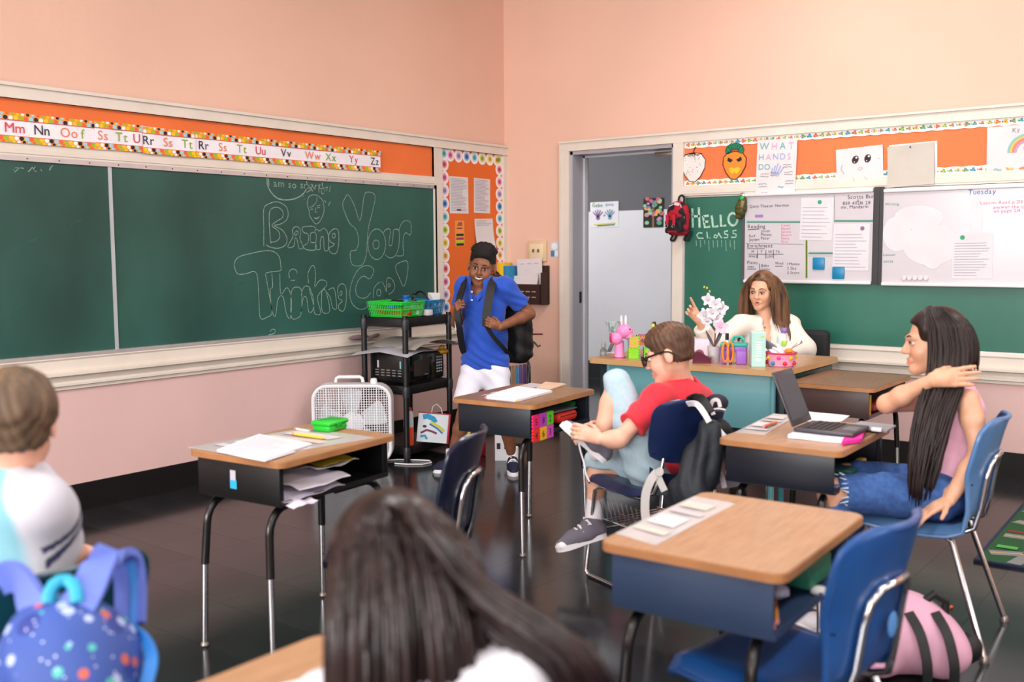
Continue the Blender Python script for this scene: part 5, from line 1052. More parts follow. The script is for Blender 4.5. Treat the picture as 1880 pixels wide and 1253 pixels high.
obj('tray', MB().box((0, 0, .22), (.20, .24, .012)), BLKM, rk); obj('lower_tray', MB().box((0, 0, .06), (.20, .24, .012)), BLKM, rk)
for i, (c_, nm) in enumerate((('#a89a2a', 'olive'), ('#22262c', 'black'), ('#8a6a4a', 'tan'), ('#1f7fae', 'blue'), ('#5a3c86', 'purple'), ('#4a2f74', 'violet'))):
    obj('folder', MB().box(tuple(WM[rk] @ V((-.07+.028*i, 0, .385+.004*i))), (.024, .19, .30), R=Matrix.Rotation(.65, 3, 'Z'), bev=.003), col(c_, .5), label='%s folder upright in the hoop-framed rack' % nm, cat='folder')
# ================================================================== things on the teacher desk
DZ_ = .762
def on_desk(px, py): return onz(px, py, DZ_)
pt = thing('pink_toy', 'pink plastic toy with round head and two white prongs on teacher desk', 'toy', on_desk(1137, 657), YAW); PK = M('pink_plastic', '#f08ac0', .35, var=.04)
obj('stand', MB().lathe([(.034, 0), (.034, .004), (.029, .012), (.027, .09), (.024, .1)], 16), PK, pt); obj('foot_ring', MB().lathe([(.036, 0), (.036, .006)], 16), M('hot_pink', '#d02a6a', .4), pt)
hd_ = obj('head', MB().ball((.03, 0, .155), (.05, .045, .042), 18).ball((.055, -.005, .13), (.028, .03, .025), 14), PK, pt); obj('round_lens', MB().ball((-.018, -.02, .115), (.036, .03, .036), 16), PK, pt); obj('lens_rim', MB().lathe([(.022, 0), (.03, .004), (.03, .012)], 14, T=Matrix.Translation((-.045, -.01, .12)) @ Matrix.Rotation(-R90, 4, 'Y')), M('hot_pink', '#d02a6a', .4), pt)
for s in (0, 1): obj('prong', MB().ball((.012+.026*s, .01, .215), (.009, .009, .038), 10), M('white_prong', '#dcdade', .4), pt)
for s in (-1, 1): obj('eye', MB().ball((.05+.008*s, -.036, .165+.006*s), .005, 8), INK, pt)
obj('clear_shade', MB().lathe([(.03, 0), (.045, .03), (.05, .06)], 16, T=Matrix.Translation((-.03, .03, .15)), caps=False), M('clear_plastic', '#c8dcdc', .1, trans=.8), pt)
jr = thing('small_jar', 'small clear jar at the end of the teacher desk', 'jar', on_desk(1108, 653)); obj('jar_body', MB().lathe([(.02, 0), (.024, .01), (.02, .035), (.01, .045), (.01, .05)], 14), M('clear_glass', '#b9c6c8', .08, trans=.7), jr); obj('stopper', MB().lathe([(.014, .05), (.014, .075), (.01, .08)], 12), col('#9a9a9a', .4), jr)
st_ = thing('desk_stapler', 'grey stapler standing on end on the teacher desk', 'stapler', on_desk(1122, 650), .3); obj('arm', MB().box((0, 0, .045), (.022, .016, .1), R=Matrix.Rotation(.4, 3, 'Y'), bev=.004), col('#6c6a74', .4), st_); obj('foot_plate', MB().box((0, 0, .006), (.09, .03, .012), bev=.004), col('#c9c8d0', .4), st_)
FCOL = ['#f0a050', '#7a48a8', '#d83838', '#86cc28', '#2a90cc', '#48b830', '#c83aa0', '#e8702a']
def foam_cube(label, loc, rz, cols, s=.062):
    t = thing('foam_cube', label, 'foam block', loc, rz); pts = []
    for k in range(32):
        s__, f = divmod(k, 8); e = (f/8-.5)*s; d_ = s/2+(.002 if f % 2 else -.002); pts.append(((e, -d_), (d_, e), (-e, d_), (-d_, -e))[s__])
    core = frame((0, 0, s/2), (1, 0, 0), (0, 1, 0), (0, 0, 1))
    for i, (a, b, c) in enumerate((((1, 0, 0), (0, 0, 1), (0, -1, 0)), ((0, 1, 0), (0, 0, 1), (1, 0, 0)), ((1, 0, 0), (0, 1, 0), (0, 0, 1)), ((0, -1, 0), (0, 0, 1), (-1, 0, 0)), ((-1, 0, 0), (0, 0, 1), (0, 1, 0)))):
        T = frame(V((0, 0, s/2))+V(c)*(s/2-.008), a, b, c); p = obj('foam_face', MB().prism(pts, 0, .008, T=T), M('foam_'+cols[i % len(cols)][1:], cols[i % len(cols)], .75), t)
        mb = MB(); text(mb, '48271'[i], -.012, -.015, .03, T, .0084); obj('number', mb, M('foam_'+cols[(i+2) % len(cols)][1:], cols[(i+2) % len(cols)], .75), p, smooth=0)
c0 = on_desk(1163, 658)
foam_cube('orange and lime foam puzzle cube, lower of the stack on teacher desk', c0, .62, ('#86cc28', '#48b830', '#86cc28'))
foam_cube('orange-fronted foam puzzle cube stacked on the lime cube', c0+V((0, 0, .064)), .62, ('#f0a050', '#48b830', '#86cc28', '#2a90cc'))
foam_cube('blue-faced foam puzzle cube beside the stacked cubes', on_desk(1188, 657)+V((.0, .02, .0)), .62, ('#86cc28', '#c83aa0', '#2a90cc'))
foam_cube('orange and purple foam puzzle cube on the back of the stack', on_desk(1180, 655)+V((-.03, .04, .064)), .62, ('#f0a050', '#d83838', '#7a48a8'))
foam_cube('red-sided foam puzzle cube crowning the cube cluster', on_desk(1194, 656)+V((0, .05, .064)), .62, ('#7a48a8', '#d83838', '#e8702a'))
kn = thing('box_cutter', 'black and yellow box cutter upright among the foam cubes', 'cutter', on_desk(1202, 655)+V((0, .03, 0)), .6); obj('cutter_body', MB().box((0, 0, .13), (.026, .014, .16), R=Matrix.Rotation(-.3, 3, 'Y'), bev=.006), BLKM, kn); obj('yellow_grip', MB().box((-.02, -.008, .17), (.016, .004, .05), R=Matrix.Rotation(-.3, 3, 'Y'), bev=.002), col('#d8d018', .4), kn)
obj('index_cards', MB().box(tuple(on_desk(1190, 662)+V((0, -.01, .009))), (.07, .05, .018), R=Matrix.Rotation(.6, 3, 'Z'), bev=.002), col('#a8e0d8', .5), label='mint index cards beside the foam cubes', cat='cards')
tp = thing('tape_dispenser', 'maroon tape dispenser block on the teacher desk', 'tape dispenser', on_desk(1288, 667), .5); MAR = M('maroon_plastic', '#5a1c34', .3, var=.06, coat=.3)
obj('dispenser_body', MB().prism([(-.05, 0), (.05, 0), (.05, .03), (.02, .045), (-.015, .066), (-.05, .062)], -.028, .028, T=Matrix.Rotation(R90, 4, 'X')), MAR, tp); obj('tape_core', MB().lathe([(.026, -.012), (.026, .012)], 16, T=Matrix.Translation((-.012, 0, .05)) @ Matrix.Rotation(R90, 4, 'X')), col('#8a4a60', .4), tp); obj('cutter_edge', MB().box((.05, 0, .034), (.006, .04, .01)), CHROME, tp)
orc = thing('orchid', 'white artificial orchid in a white pot on teacher desk', 'plant', on_desk(1311, 665)); POT = M('white_ceramic', '#d9d7db', .3)
obj('pot', MB().lathe([(.03, 0), (.031, .004), (.04, .085), (.042, .09), (.038, .09), (.034, .08)], 20, caps=True), POT, orc); obj('soil', MB().lathe([(.036, .08), (.001, .083)], 16, caps=False), col('#4a443c', .9), orc)
R_o = RGT.copy(); R_o.z = 0; R_o.normalize(); cam2 = V((-FWD.x, -FWD.y, 0)).normalized()
def oc(u, z, d=0.): return R_o*u+cam2*d+V((0, 0, z))
st1 = [oc(0, .08), oc(.005, .16), oc(-.005, .24), oc(-.02, .31), oc(-.035, .36), oc(-.03, .40)]
obj('stem', MB().tube(st1, .0035, 6).tube([oc(.0, .08), oc(.02, .15), oc(.045, .20)], .003, 6).tube([oc(-.03, .395), oc(-.045, .42), oc(-.06, .425)], .0025, 6), col('#6a4a4a', .6), orc, kind='stuff')
PET = M('white_petal', '#d9d7df', .6, var=.03); PPK = M('pink_petal', '#e6c4d8', .6)
def flower(u, z, d, r, m, tilt):
    t = MB()
    for i in range(5):
        a = i*2*math.pi/5+tilt; w_ = .55 if i % 2 else .7
        def pf(p, q): rr = r*q; s_ = (p-.5)*2*w_*r*math.sin(min(1, q*1.15)*math.pi*.82+.15)*.62; return oc(u+rr*math.cos(a)-s_*math.sin(a), z+rr*math.sin(a)+s_*math.cos(a), d+.012*math.sin(q*2.2)+.004*(p-.5)**2)
        t.grid(pf, 4, 5)
    f = obj('flower', t, m, orc); obj('flower_centre', MB().ball(oc(u, z, d+.012), .007, 8), col('#d8b0c0', .6), f)
for u, z, d, r, m, tl_ in ((-.042, .355, .01, .038, PET, .3), (.0, .33, .015, .04, PET, .9), (.035, .305, .0, .042, PET, .1), (-.06, .265, .01, .045, PET, .6), (-.02, .28, .02, .04, PET, 0.), (.01, .25, .01, .038, PET, .4), (.03, .20, .015, .045, PPK, .2), (-.045, .235, .012, .03, PET, 1.)): flower(u, z, d, r, m, tl_)
for u, z in ((-.06, .425), (-.045, .42), (-.03, .40)): obj('bud', MB().ball(oc(u, z), (.006, .006, .008), 8), col('#b8c05a', .6), orc)
for u, l in ((-.05, .17), (.05, .18), (.03, .14)):
    obj('leaf', MB().grid(lambda p, q: oc(u*q+(p-.5)*.018*math.sin(q*math.pi), .08+l*.6*q, .01*(p-.5)**2), 3, 8, thick=.0012), col('#5a5560', .6), orc)
sc_ = thing('scissors', 'orange handled scissors standing behind the purple caddy', 'scissors', on_desk(1336, 670), YAW); OR = M('orange_handle', '#ec8a2a', .4)
for s in (-1, 1): obj('handle_loop', MB().tube([(s*.014+.016*math.cos(t), 0, .07+.05*math.sin(t)*1.1) for t in [i*2*math.pi/12 for i in range(12)]], .006, 8, closed=True), OR, sc_)
obj('blade', MB().box((0, 0, .012), (.014, .004, .024)), CHROME, sc_)
cdy = thing('supply_caddy', 'purple caddy with teal tray on the teacher desk', 'caddy', on_desk(1352, 670)+V((-.035, .045, 0)), .35); PU = M('purple_plastic', '#a06ad0', .4, var=.04); TL = M('teal_plastic', '#2ab0a0', .4)
for s in (-1, 1): obj('caddy_bin', MB().box((s*.042, 0, .048), (.056, .09, .096), bev=.006), PU, cdy)
obj('caddy_bridge', MB().box((0, 0, .085), (.14, .092, .03), bev=.006), PU, cdy); obj('caddy_tray', MB().box((0, 0, .108), (.148, .1, .018), bev=.005), TL, cdy); obj('caddy_handle', MB().tube([(-.02, 0, .11), (.0, 0, .15), (.03, 0, .155), (.06, 0, .13)], .008, 8), TL, cdy)
mk = thing('marker', 'black-capped marker standing in the purple caddy', 'marker', tuple(WM[cdy] @ V((-.04, 0, .112)))); obj('barrel', MB().lathe([(.009, 0), (.009, .02)], 10), col('#e6e2e8', .4), mk); obj('cap', MB().lathe([(.01, .02), (.01, .055), (.007, .058)], 10), BLKM, mk)
mbx = thing('tissue_carton', 'tall mint green printed carton on the teacher desk', 'carton', on_desk(1390, 672), .55); MNT = M('mint_card', '#b4e0da', .5, var=.03)
obj('carton_body', MB().box((0, 0, .094), (.075, .1, .188), bev=.002), M('pale_mint_card', '#c3dfdc', .5), mbx); obj('front_face', MB().box((0, -.0505, .094), (.073, .001, .186)), MNT, mbx); mb = MB(); T = frame((0, -.0512, .094), (1, 0, 0), (0, 0, 1), (0, -1, 0))
for i in range(7): mb.rect(-.016, .035-.012*i, .018-.003*(i % 2), .041-.012*i, T, 0, .0004, 0)
mb.add([(.016*math.cos(t), -.055+.009*math.sin(t), .0006) for t in [i*.5 for i in range(13)]], [tuple(range(13))], 0, T); mb.rect(.01, .065, .03, .074, T, 0, .0004, 1); obj('carton_print', mb, [col('#e8f4f2', .5), col('#c8d86a', .5)], mbx, smooth=0, kind='stuff')
bsk = thing('candy_tub', 'round tub with bright pink and red pattern full of wrappers', 'tub', on_desk(1431, 673)+V((0, .02, 0)))
obj('tub_body', MB().lathe([(.062, 0), (.068, .005), (.08, .07), (.083, .075), (.078, .075), (.07, .06)], 24, caps=True), col('#f0a8cc', .4), bsk)
tbp = MB()
for i in range(14): a = 2*math.pi*i/14; tbp.ball((.0745*math.cos(a), .0745*math.sin(a), .02+.03*(i % 2)), (.013, .013, .012), 8, i % 4)
obj('tub_print', tbp, [col('#d82a4a', .5), col('#e8c018', .5), col('#2a90c0', .5), col('#e04a9a', .5)], bsk, kind='stuff')
obj('tub_rim', MB().tube([(.082*math.cos(i*.393), .082*math.sin(i*.393), .073) for i in range(16)], .005, 6, closed=True), col('#d8244a', .4), bsk)
def wad(label, p, r, c, name='wrapper', cat='wrapper', seed=1.):
    return soft_obj(name, Soft(.006).ell(p, r, k=.01), col(c, .5), label=label, cat=cat, wr=folds(90, .006, seed))
bq = lambda x, y, z: WM[bsk] @ V((x, y, z))
wad('white bag bunched up in the candy tub', bq(-.01, .0, .085), (.06, .05, .035), '#e2e0e6', seed=2)
sq = wad('clear bottle with lime label and purple cap in the candy tub', bq(.0, .01, .14), (.03, .025, .045), '#d4dcd8', 'squeeze_bottle', 'bottle', 3); obj('lime_label', MB().box(tuple(bq(.02, -.012, .125)), (.03, .02, .03), bev=.008), col('#a8d038', .5), sq, world=True); obj('purple_cap', MB().box(tuple(bq(.01, .01, .195)), (.035, .03, .03), bev=.01), col('#8a6ab0', .4), sq, world=True)
obj('foil_pack', MB().box(tuple(bq(-.055, -.03, .11)), (.085, .012, .05), R=Matrix.Rotation(.6, 3, 'Y') @ Matrix.Rotation(.4, 3, 'X'), bev=.004), M('foil_grey', '#8a8e94', .3, .5), label='silver foil packet leaning out of the candy tub', cat='packet')
obj('folded_note', MB().grid(lambda u, v: tuple(bq(.02+.09*u, -.02+.05*v, .10+.05*u-.02*abs(2*v-1))), 6, 6, thick=.001), col('#eeecf0', .7), label='folded white note sticking out of the candy tub', cat='paper')
pencil('pencil leaning out of the candy tub', bq(.04, -.02, .08), bq(.10, -.01, .135), '#c08a3a', .004)
obj('orange_toy', MB().ball(tuple(bq(.055, -.03, .088)), (.025, .02, .015), 10), col('#e88a28', .5), label='small orange toy on the candy tub rim', cat='toy')
pb2 = on_desk(1275, 655); obj('document_tray', MB().box(tuple(pb2+V((0, .08, .05))), (.12, .1, .1), R=Matrix.Rotation(.3, 3, 'Z'), bev=.004), col('#d4cfe0', .5), label='pale lilac box behind the tape dispenser', cat='box')
# ================================================================== hanging bags on the back wall
mp_ = thing('mini_backpack', 'small red and black plaid backpack hanging on the door trim', 'backpack', (1.655, -.1, 1.5))
PL = M('plaid_red', '#9a0a26', .75, var=.1); nt = PL.node_tree; b_ = nt.nodes['Principled BSDF']; ck = nt.nodes.new('ShaderNodeTexNoise'); ck.inputs['Scale'].default_value = 16; ck.inputs['Detail'].default_value = 0
rp_ = nt.nodes.new('ShaderNodeValToRGB'); rp_.color_ramp.elements[0].color = lin('#140c10'); rp_.color_ramp.elements[1].color = lin('#a80c2a'); rp_.color_ramp.elements[0].position = .46; rp_.color_ramp.elements[1].position = .52; tc_ = nt.nodes.new('ShaderNodeTexCoord'); nt.links.new(tc_.outputs['Object'], ck.inputs['Vector']); nt.links.new(ck.outputs[0], rp_.inputs[0]); nt.links.new(rp_.outputs[0], b_.inputs['Base Color'])
soft_obj('bag_body', Soft(.007).rbox((1.655, -.085, 1.60), (.085, .045, .10), .04, k=.03).ell((1.655, -.085, 1.69), (.07, .045, .06), k=.04).rbox((1.645, -.135, 1.565), (.07, .02, .05), .018, k=.015), PL, mp_, wr=folds(60, .002))
BW = M('black_webbing', '#141316', .7, bump=.2, bs=300); mb = MB(); strap(mb, [(1.64, -.06, 1.735), (1.645, -.06, 1.775), (1.665, -.055, 1.79), (1.685, -.06, 1.77), (1.685, -.06, 1.735)], .014, .004, (0, -1, 0)); obj('hanging_loop', mb, BW, mp_, world=True)
for s, x in ((-1, 1.61), (1, 1.72)): mb = MB(); strap(mb, [(x, -.05, 1.53), (x-.02, -.05, 1.50), (x-.035, -.05, 1.47), (x-.01, -.05, 1.465), (x+.01, -.05, 1.50), (x+.02, -.05, 1.53)], .016, .004, (0, -1, 0)); obj('shoulder_strap', mb, BW, mp_, world=True)
obj('white_zip', MB().tube([(1.60, -.125, 1.71), (1.65, -.128, 1.73), (1.69, -.125, 1.72), (1.715, -.12, 1.66), (1.72, -.12, 1.62)], .004, 6), col('#d8c4c8', .5), mp_, world=True); obj('zip_tab', MB().box((1.665, -.13, 1.725), (.04, .006, .022), R=Matrix.Rotation(.2, 3, 'Y')), col('#e0c4cc', .5), mp_, world=True)
for x in (1.60, 1.655):
    mb2 = MB(); strap(mb2, [(x, -.157, 1.65), (x+.004, -.162, 1.60), (x, -.16, 1.575)], .022, .005, (0, -1, 0)); obj('buckle_strap', mb2, M('red_strap', '#b01030', .6), mp_, world=True); obj('ring', MB().tube([(x+.011*math.cos(t), -.165, 1.565+.011*math.sin(t)) for t in [i*.63 for i in range(10)]], .0025, 6, closed=True), CHROME, mp_, world=True)
gp_ = thing('olive_pouch', 'olive pouch with green badge clipped to the whiteboard edge', 'pouch', (2.13, -.07, 1.6)); soft_obj('pouch_body', Soft(.006).chain([(2.14, -.06, 1.735), (2.13, -.065, 1.68), (2.118, -.065, 1.635)], [.03, .034, .028], .03), M('olive_cloth', '#4c4a22', .8, var=.1, bump=.2), gp_, wr=folds(80, .003)); obj('badge', MB().lathe([(.014, 0), (.014, .005), (.009, .008)], 14, T=FB @ Matrix.Translation((2.148, 1.752, .09))), col('#12b848', .4), gp_, world=True); obj('clip', MB().box((2.14, -.06, 1.775), (.03, .02, .03), bev=.004), CHROME, gp_, world=True); obj('tan_flap', MB().box((2.15, -.096, 1.70), (.026, .006, .07), R=Matrix.Rotation(.3, 3, 'Y'), bev=.002), col('#8a7a58', .7), gp_, world=True)
# ================================================================== people
def skin(name, c, c2): return M(name, c, .48, col2=c2, vs=22, bump=.03, bs=260, attr='Col', sub=.12)
SK_BR = skin('brown_skin', '#8a5a40', '#7c4e36'); SK_LT = skin('light_skin', '#e6b49c', '#dca68e'); SK_TN = skin('tan_skin', '#dba98c', '#cf9a7c'); SK_WM = skin('warm_skin', '#e2b295', '#d8a488')
def hairm(name, c, c2, r=.38): return M(name, c, r, col2=c2, vs=26, stretch=(1, 1, .12), bump=.25, bs=60, spec=.42)
H_BLK = M('black_curly_hair', '#0f0c0c', .75, var=.3, vs=60, bump=.9, bs=140); H_BRN = hairm('short_brown_hair', '#6a4a36', '#3e291d', .5); H_SND = hairm('sandy_hair', '#6e5844', '#4a3a2c', .55)
H_TCH = hairm('highlighted_brown_hair', '#8a6444', '#38231a'); H_DRK = hairm('long_dark_hair', '#2a1c1a', '#150d0e', .42); H_FOR = hairm('espresso_hair', '#2a1c1c', '#0c0708', .30)
def basis(face, roll=0., pitch=0.):
    """head frame: -y looks along face, z up; roll turns it in the view plane, pitch > 0 looks down"""
    ey = -V(face); ey.z = 0; ey.normalize(); ez = V((0, 0, 1)); ex = ey.cross(ez)
    R = Matrix((ex, ey, ez)).transposed()
    return R @ Matrix.Rotation(roll, 3, 'Y') @ Matrix.Rotation(pitch, 3, 'X')
RH = V((RGT.x, RGT.y, 0)).normalized(); FH_ = V((FWD.x, FWD.y, 0)).normalized()
def cdir(r, f): return (RH*r+FH_*f).normalized()          # horizontal direction: r to the picture's right, f away
def head(S, C, R, s, smile=False, neck=None, nr=.05, wide=1., talk=False):
    f = lambda x, y, z: C+R @ V((x*wide, y, z))*s
    def e(c, r, k, sub=False): S.ell(f(*c), V(r)*s, R, k*s, sub)
    def c(a, b, ra, rb, k): S.cone(f(*a), f(*b), ra*s, rb*s, k*s)
    e((0, .016, .03), (.074*wide, .092, .083), .02); e((0, -.018, -.032), (.060*wide, .068, .080), .03)
    for q in (-1, 1):
        c((q*.046, .0, -.055), (q*.012, -.062, -.097), .020, .016, .03); e((q*.036, -.056, -.034), (.023, .024, .024), .025)
        if smile: e((q*.034, -.068, -.045), (.017, .014, .014), .02)
        e((q*.031, -.0985, .0), (.019, .016, .0125), .012, True)
        e((q*.0765, .014, -.008), (.008, .019, .031), .008); c((q*.013, -.087, .02), (q*.042, -.070, .021), .008, .005, .018)
        e((q*.0105, -.094, -.033), (.008, .009, .007), .008)
    e((0, -.072, -.098), (.016, .014, .014), .02); c((0, -.083, .012), (0, -.104, -.029), .007, .0105, .012)
    w = .034 if smile else .025; zc = .009 if smile else 0
    yl = -.074 if smile else -.078; zl = -.078 if smile else -.074
    for q in (-1, 1): c((q*w, yl, -.061+zc), (0, -.0925 if smile else -.0905, -.0585), .0042, .0058 if smile else .005, .006); c((q*w, yl, -.063+zc), (0, -.090, zl), .0045, .0066, .006)
    if smile or talk: e((0, -.090 if smile else -.094, -.0645), (.030 if smile else .019, .016 if smile else .012, .0098 if smile else .0035), .004, True)
    if neck is not None: S.cone(f(0, .022, -.05), neck, nr*s*.92, nr*s*1.05, .025*s)
    return f
def face_tint(C, R, s, lips=(.86, .58, .58), fade=None, cheek=(1., .93, .92), smile=False):
    Ri = np.array(R.transposed()); C_ = np.array(C); w = .030 if smile else .022
    def fn(P):
        q = ((P-C_) @ Ri.T)/s; t = np.ones((len(P), 3)); g = lambda c, r: np.exp(-(((q-np.array(c))/np.array(r))**2).sum(1))
        m = np.clip(g((0, -.09, -.0655), (w*.85, .02, .0105))*1.6-.25, 0, 1)[:, None]; t = t*(1-m)+np.array(lips)*m
        for x in (-.038, .038): m = g((x, -.07, -.035), (.022, .03, .022))[:, None]; t = t*(1-m)+t*np.array(cheek)*m
        for x in (-.031, .031): m = (g((x, -.085, .004), (.018, .02, .011))*.5)[:, None]; t = t*(1-m)+t*np.array((.8, .7, .68))*m
        if fade is not None:
            col_, zlo, zhi, yf = fade; r_ = np.linalg.norm(q, axis=1); m = np.clip((q[:, 2]-zlo)/(zhi-zlo), 0, 1)*np.clip((q[:, 1]-yf)/.02, 0, 1)*(r_ < .16)*(np.abs(q[:, 0]) < .0735); t = t*(1-m[:, None])+np.array(col_)*m[:, None]
        return t
    return fn
def face_parts(person, C, R, s, iris='#2a1a12', brow=None, teeth=False, gaze=(0, 0), closed=.0, lash=True, mouth=None):
    f = lambda x, y, z: C+R @ V((x, y, z))*s; WH = M('eye_white', '#d6cec8', .2); IR = M('iris_'+iris[1:], iris, .12); PU_ = M('pupil', '#0a0808', .1)
    for q in (-1, 1):
        o = obj('eye', MB().ball(f(q*.031, -.0775, .0), (.0150*s, .0105*s, (.0078-.004*closed)*s), 14, R=R), WH, person, world=True)
        obj('iris', MB().ball(f(q*.031+gaze[0], -.0852, gaze[1]), (.0078*s, .0034*s, (.0074-.0035*closed)*s), 12, 0, R=R).ball(f(q*.031+gaze[0], -.0873, gaze[1]), (.0038*s, .0018*s, .0036*s), 8, 1, R=R), [IR, PU_], o, world=True)
        pts = [f(q*(.031+x), -.088+abs(x)*.35, .0072-.003*closed-((x)/.016)**2*.005) for x in (-.016, -.01, 0, .01, .016)]
        obj('upper_lid', MB().tube(pts, [.0012*s, .0022*s, .0026*s, .0022*s, .0014*s], 6), M('lash_dark', '#1a100e', .6), o, world=True)
        if brow: obj('eyebrow', MB().tube([f(q*x, -.0935+(x-.012)*.30, .0235+z) for x, z in ((.012, -.001), (.022, .003), (.034, .0055), (.047, .001))], [.0022*s, .0034*s, .003*s, .001*s], 6), M('brow_'+brow[1:], brow, .7), person, world=True)
    if teeth or mouth:
        w = .025 if teeth else .014
        o = obj('mouth', MB().ball(f(0, -.0795, -.066), (w*s, .008*s, (.009 if teeth else .005)*s), 14, R=R), M('mouth_dark', '#5a2420', .5), person, world=True)
        if teeth: obj('teeth', MB().grid(lambda u, v: f((u-.5)*.054, -.0890+.0085*(2*u-1)**2, -.0590-.0100*v*(1-.6*(2*u-1)**2)+.006*(2*u-1)**2), 8, 2, thick=.002), M('teeth_white', '#d2cabe', .25), o, world=True)
def hand(S, w, d, n, t, s=1., curl=(.5, .5, .5, .5), thumb=(.6, .5, .2), spread=.05):
    """w wrist, d finger direction, n palm-facing direction, t thumb side; curl = bend per joint of each finger"""
    d = V(d).normalized(); n = V(n); n = (n-d*n.dot(d)).normalized(); t = V(t); t = (t-d*t.dot(d)-n*t.dot(n)).normalized(); K = []
    for i, x in enumerate((.027, .009, -.009, -.026)):
        a = w+(t*x*.55)*s; b = w+(d*(.082-.004*abs(i-1))+t*x)*s; S.cone(a, b, .0125*s, .0105*s, .012*s); p = b; an = 0.; dr = (d+t*spread*(1.5-i)).normalized()
        for j, (L, r0, r1) in enumerate(((.04, .0092, .0082), (.026, .0082, .0075), (.02, .0075, .0062))):
            an += curl[i]*(1.1 if j == 1 else .9); k = dr*math.cos(an)+n*math.sin(an); L = L*(1., 1.08, 1., .8)[i]; e = p+k*L*s; S.cone(p, e, r0*s, r1*s, .004*s); p = e
        K.append(p)
    S.cone(w, w+d*.05*s, .020*s, .022*s, .015*s)
    b = w+(d*.022+t*.026)*s; k1 = (d*(1-thumb[0])+t*thumb[0]+n*thumb[2]).normalized(); m = b+k1*.036*s; S.cone(w+d*.012*s+t*.01*s, b, .013*s, .0125*s, .01*s); S.cone(b, m, .0125*s, .0095*s, .006*s)
    k2 = (d*(1-thumb[0]*.5)+t*thumb[0]*(1-thumb[1])+n*(thumb[2]+thumb[1]*.6)).normalized(); S.cone(m, m+k2*.03*s, .0095*s, .0075*s, .005*s); return K
def cut(S, end, d, size=.12, k=.006):
    d = V(d).normalized(); z = d; x = z.orthogonal().normalized(); y = z.cross(x); S.rbox(V(end)+d*size, (size, size, size), .004, Matrix((x, y, z)).transposed(), k, True)
def lerp(a, b, t): return V(a)*(1-t)+V(b)*t
def limb(S, a, b, ra, rm, rb, k=.02, bulge=.35): m = lerp(a, b, bulge); S.cone(a, m, ra, rm, k); S.cone(m, b, rm, rb, k)
def shoe(person, heel, toe, up, s, upper, sole_c='#ecebf0', toecap=False, ankle=None, lace='#efedf4', name='shoe'):
    """heel, toe: points on the sole; up: sole normal"""
    heel, toe, up = V(heel), V(toe), V(up).normalized(); d = (toe-heel); L = d.length; d.normalize(); up = (up-d*up.dot(d)).normalized(); sd = d.cross(up)
    F_ = frame(heel, d, sd, up); W_ = .082*s/2
    out = [(0, .62), (.03, .78), (.12, .84), (.3, .78), (.45, .80), (.62, .98), (.78, 1.0), (.9, .82), (.97, .5), (1.0, .15)]
    poly = [(x*L, y*W_) for x, y in out] + [(x*L, -y*W_) for x, y in reversed(out)]
    S = Soft(.0045); g = lambda x, y, z: F_ @ V((x*L, y*W_, z*s))
    S.chain([g(.10, 0, .035), g(.35, 0, .036), g(.62, 0, .032), g(.86, 0, .022)], [.030*s, .033*s, .034*s, .026*s], .03); S.cone(g(.08, 0, .035), g(.15, 0, .060), .030*s, .033*s, .02); S.cone(g(.25, 0, .04), g(.30, 0, .07), .030*s, .03*s, .02)
    S.rbox(g(.5, 0, -.06), (.3, .3, .066*s), .004, Matrix((d, sd, up)).transposed(), .004, True)
    o = soft_obj(name, S, upper, person)
    obj('sole', MB().prism(poly, .0, .022*s, T=F_), M('sole_'+sole_c[1:], sole_c, .55), o, world=True)
    if toecap: obj('toe_cap', MB().ball(g(.87, 0, .020), (.115*L, W_*.90, .024*s), 14, R=Matrix((d, sd, up)).transposed()), M('sole_'+sole_c[1:], sole_c, .55), o, world=True)
    for i in range(4):
        x = .34+.085*i; z0 = .086-.008*i; obj('lace', MB().tube([g(x, -.72, z0-.024), g(x+.02, -.25, z0), g(x+.03, .25, z0), g(x+.01, .72, z0-.024)], .0055*s, 6), M('lace_'+lace[1:], lace, .7), o, world=True)
    for q in (-1, 1): obj('lace_bow', MB().tube([g(.32, 0, .090), g(.30, q*.6, .098), g(.26, q*1.0, .08), g(.31, q*.55, .08), g(.32, 0, .088)], .0045*s, 6), M('lace_'+lace[1:], lace, .7), o, world=True)
    return o
def sock(person, a, b, ra, rb, m):
    S = Soft(.005); S.cone(a, b, ra, rb, .01); cut(S, a, V(a)-V(b), .06); return soft_obj('sock', S, m, person)
WSOCK = M('white_sock', '#eceaf2', .85, var=.04, bump=.25, bs=150)
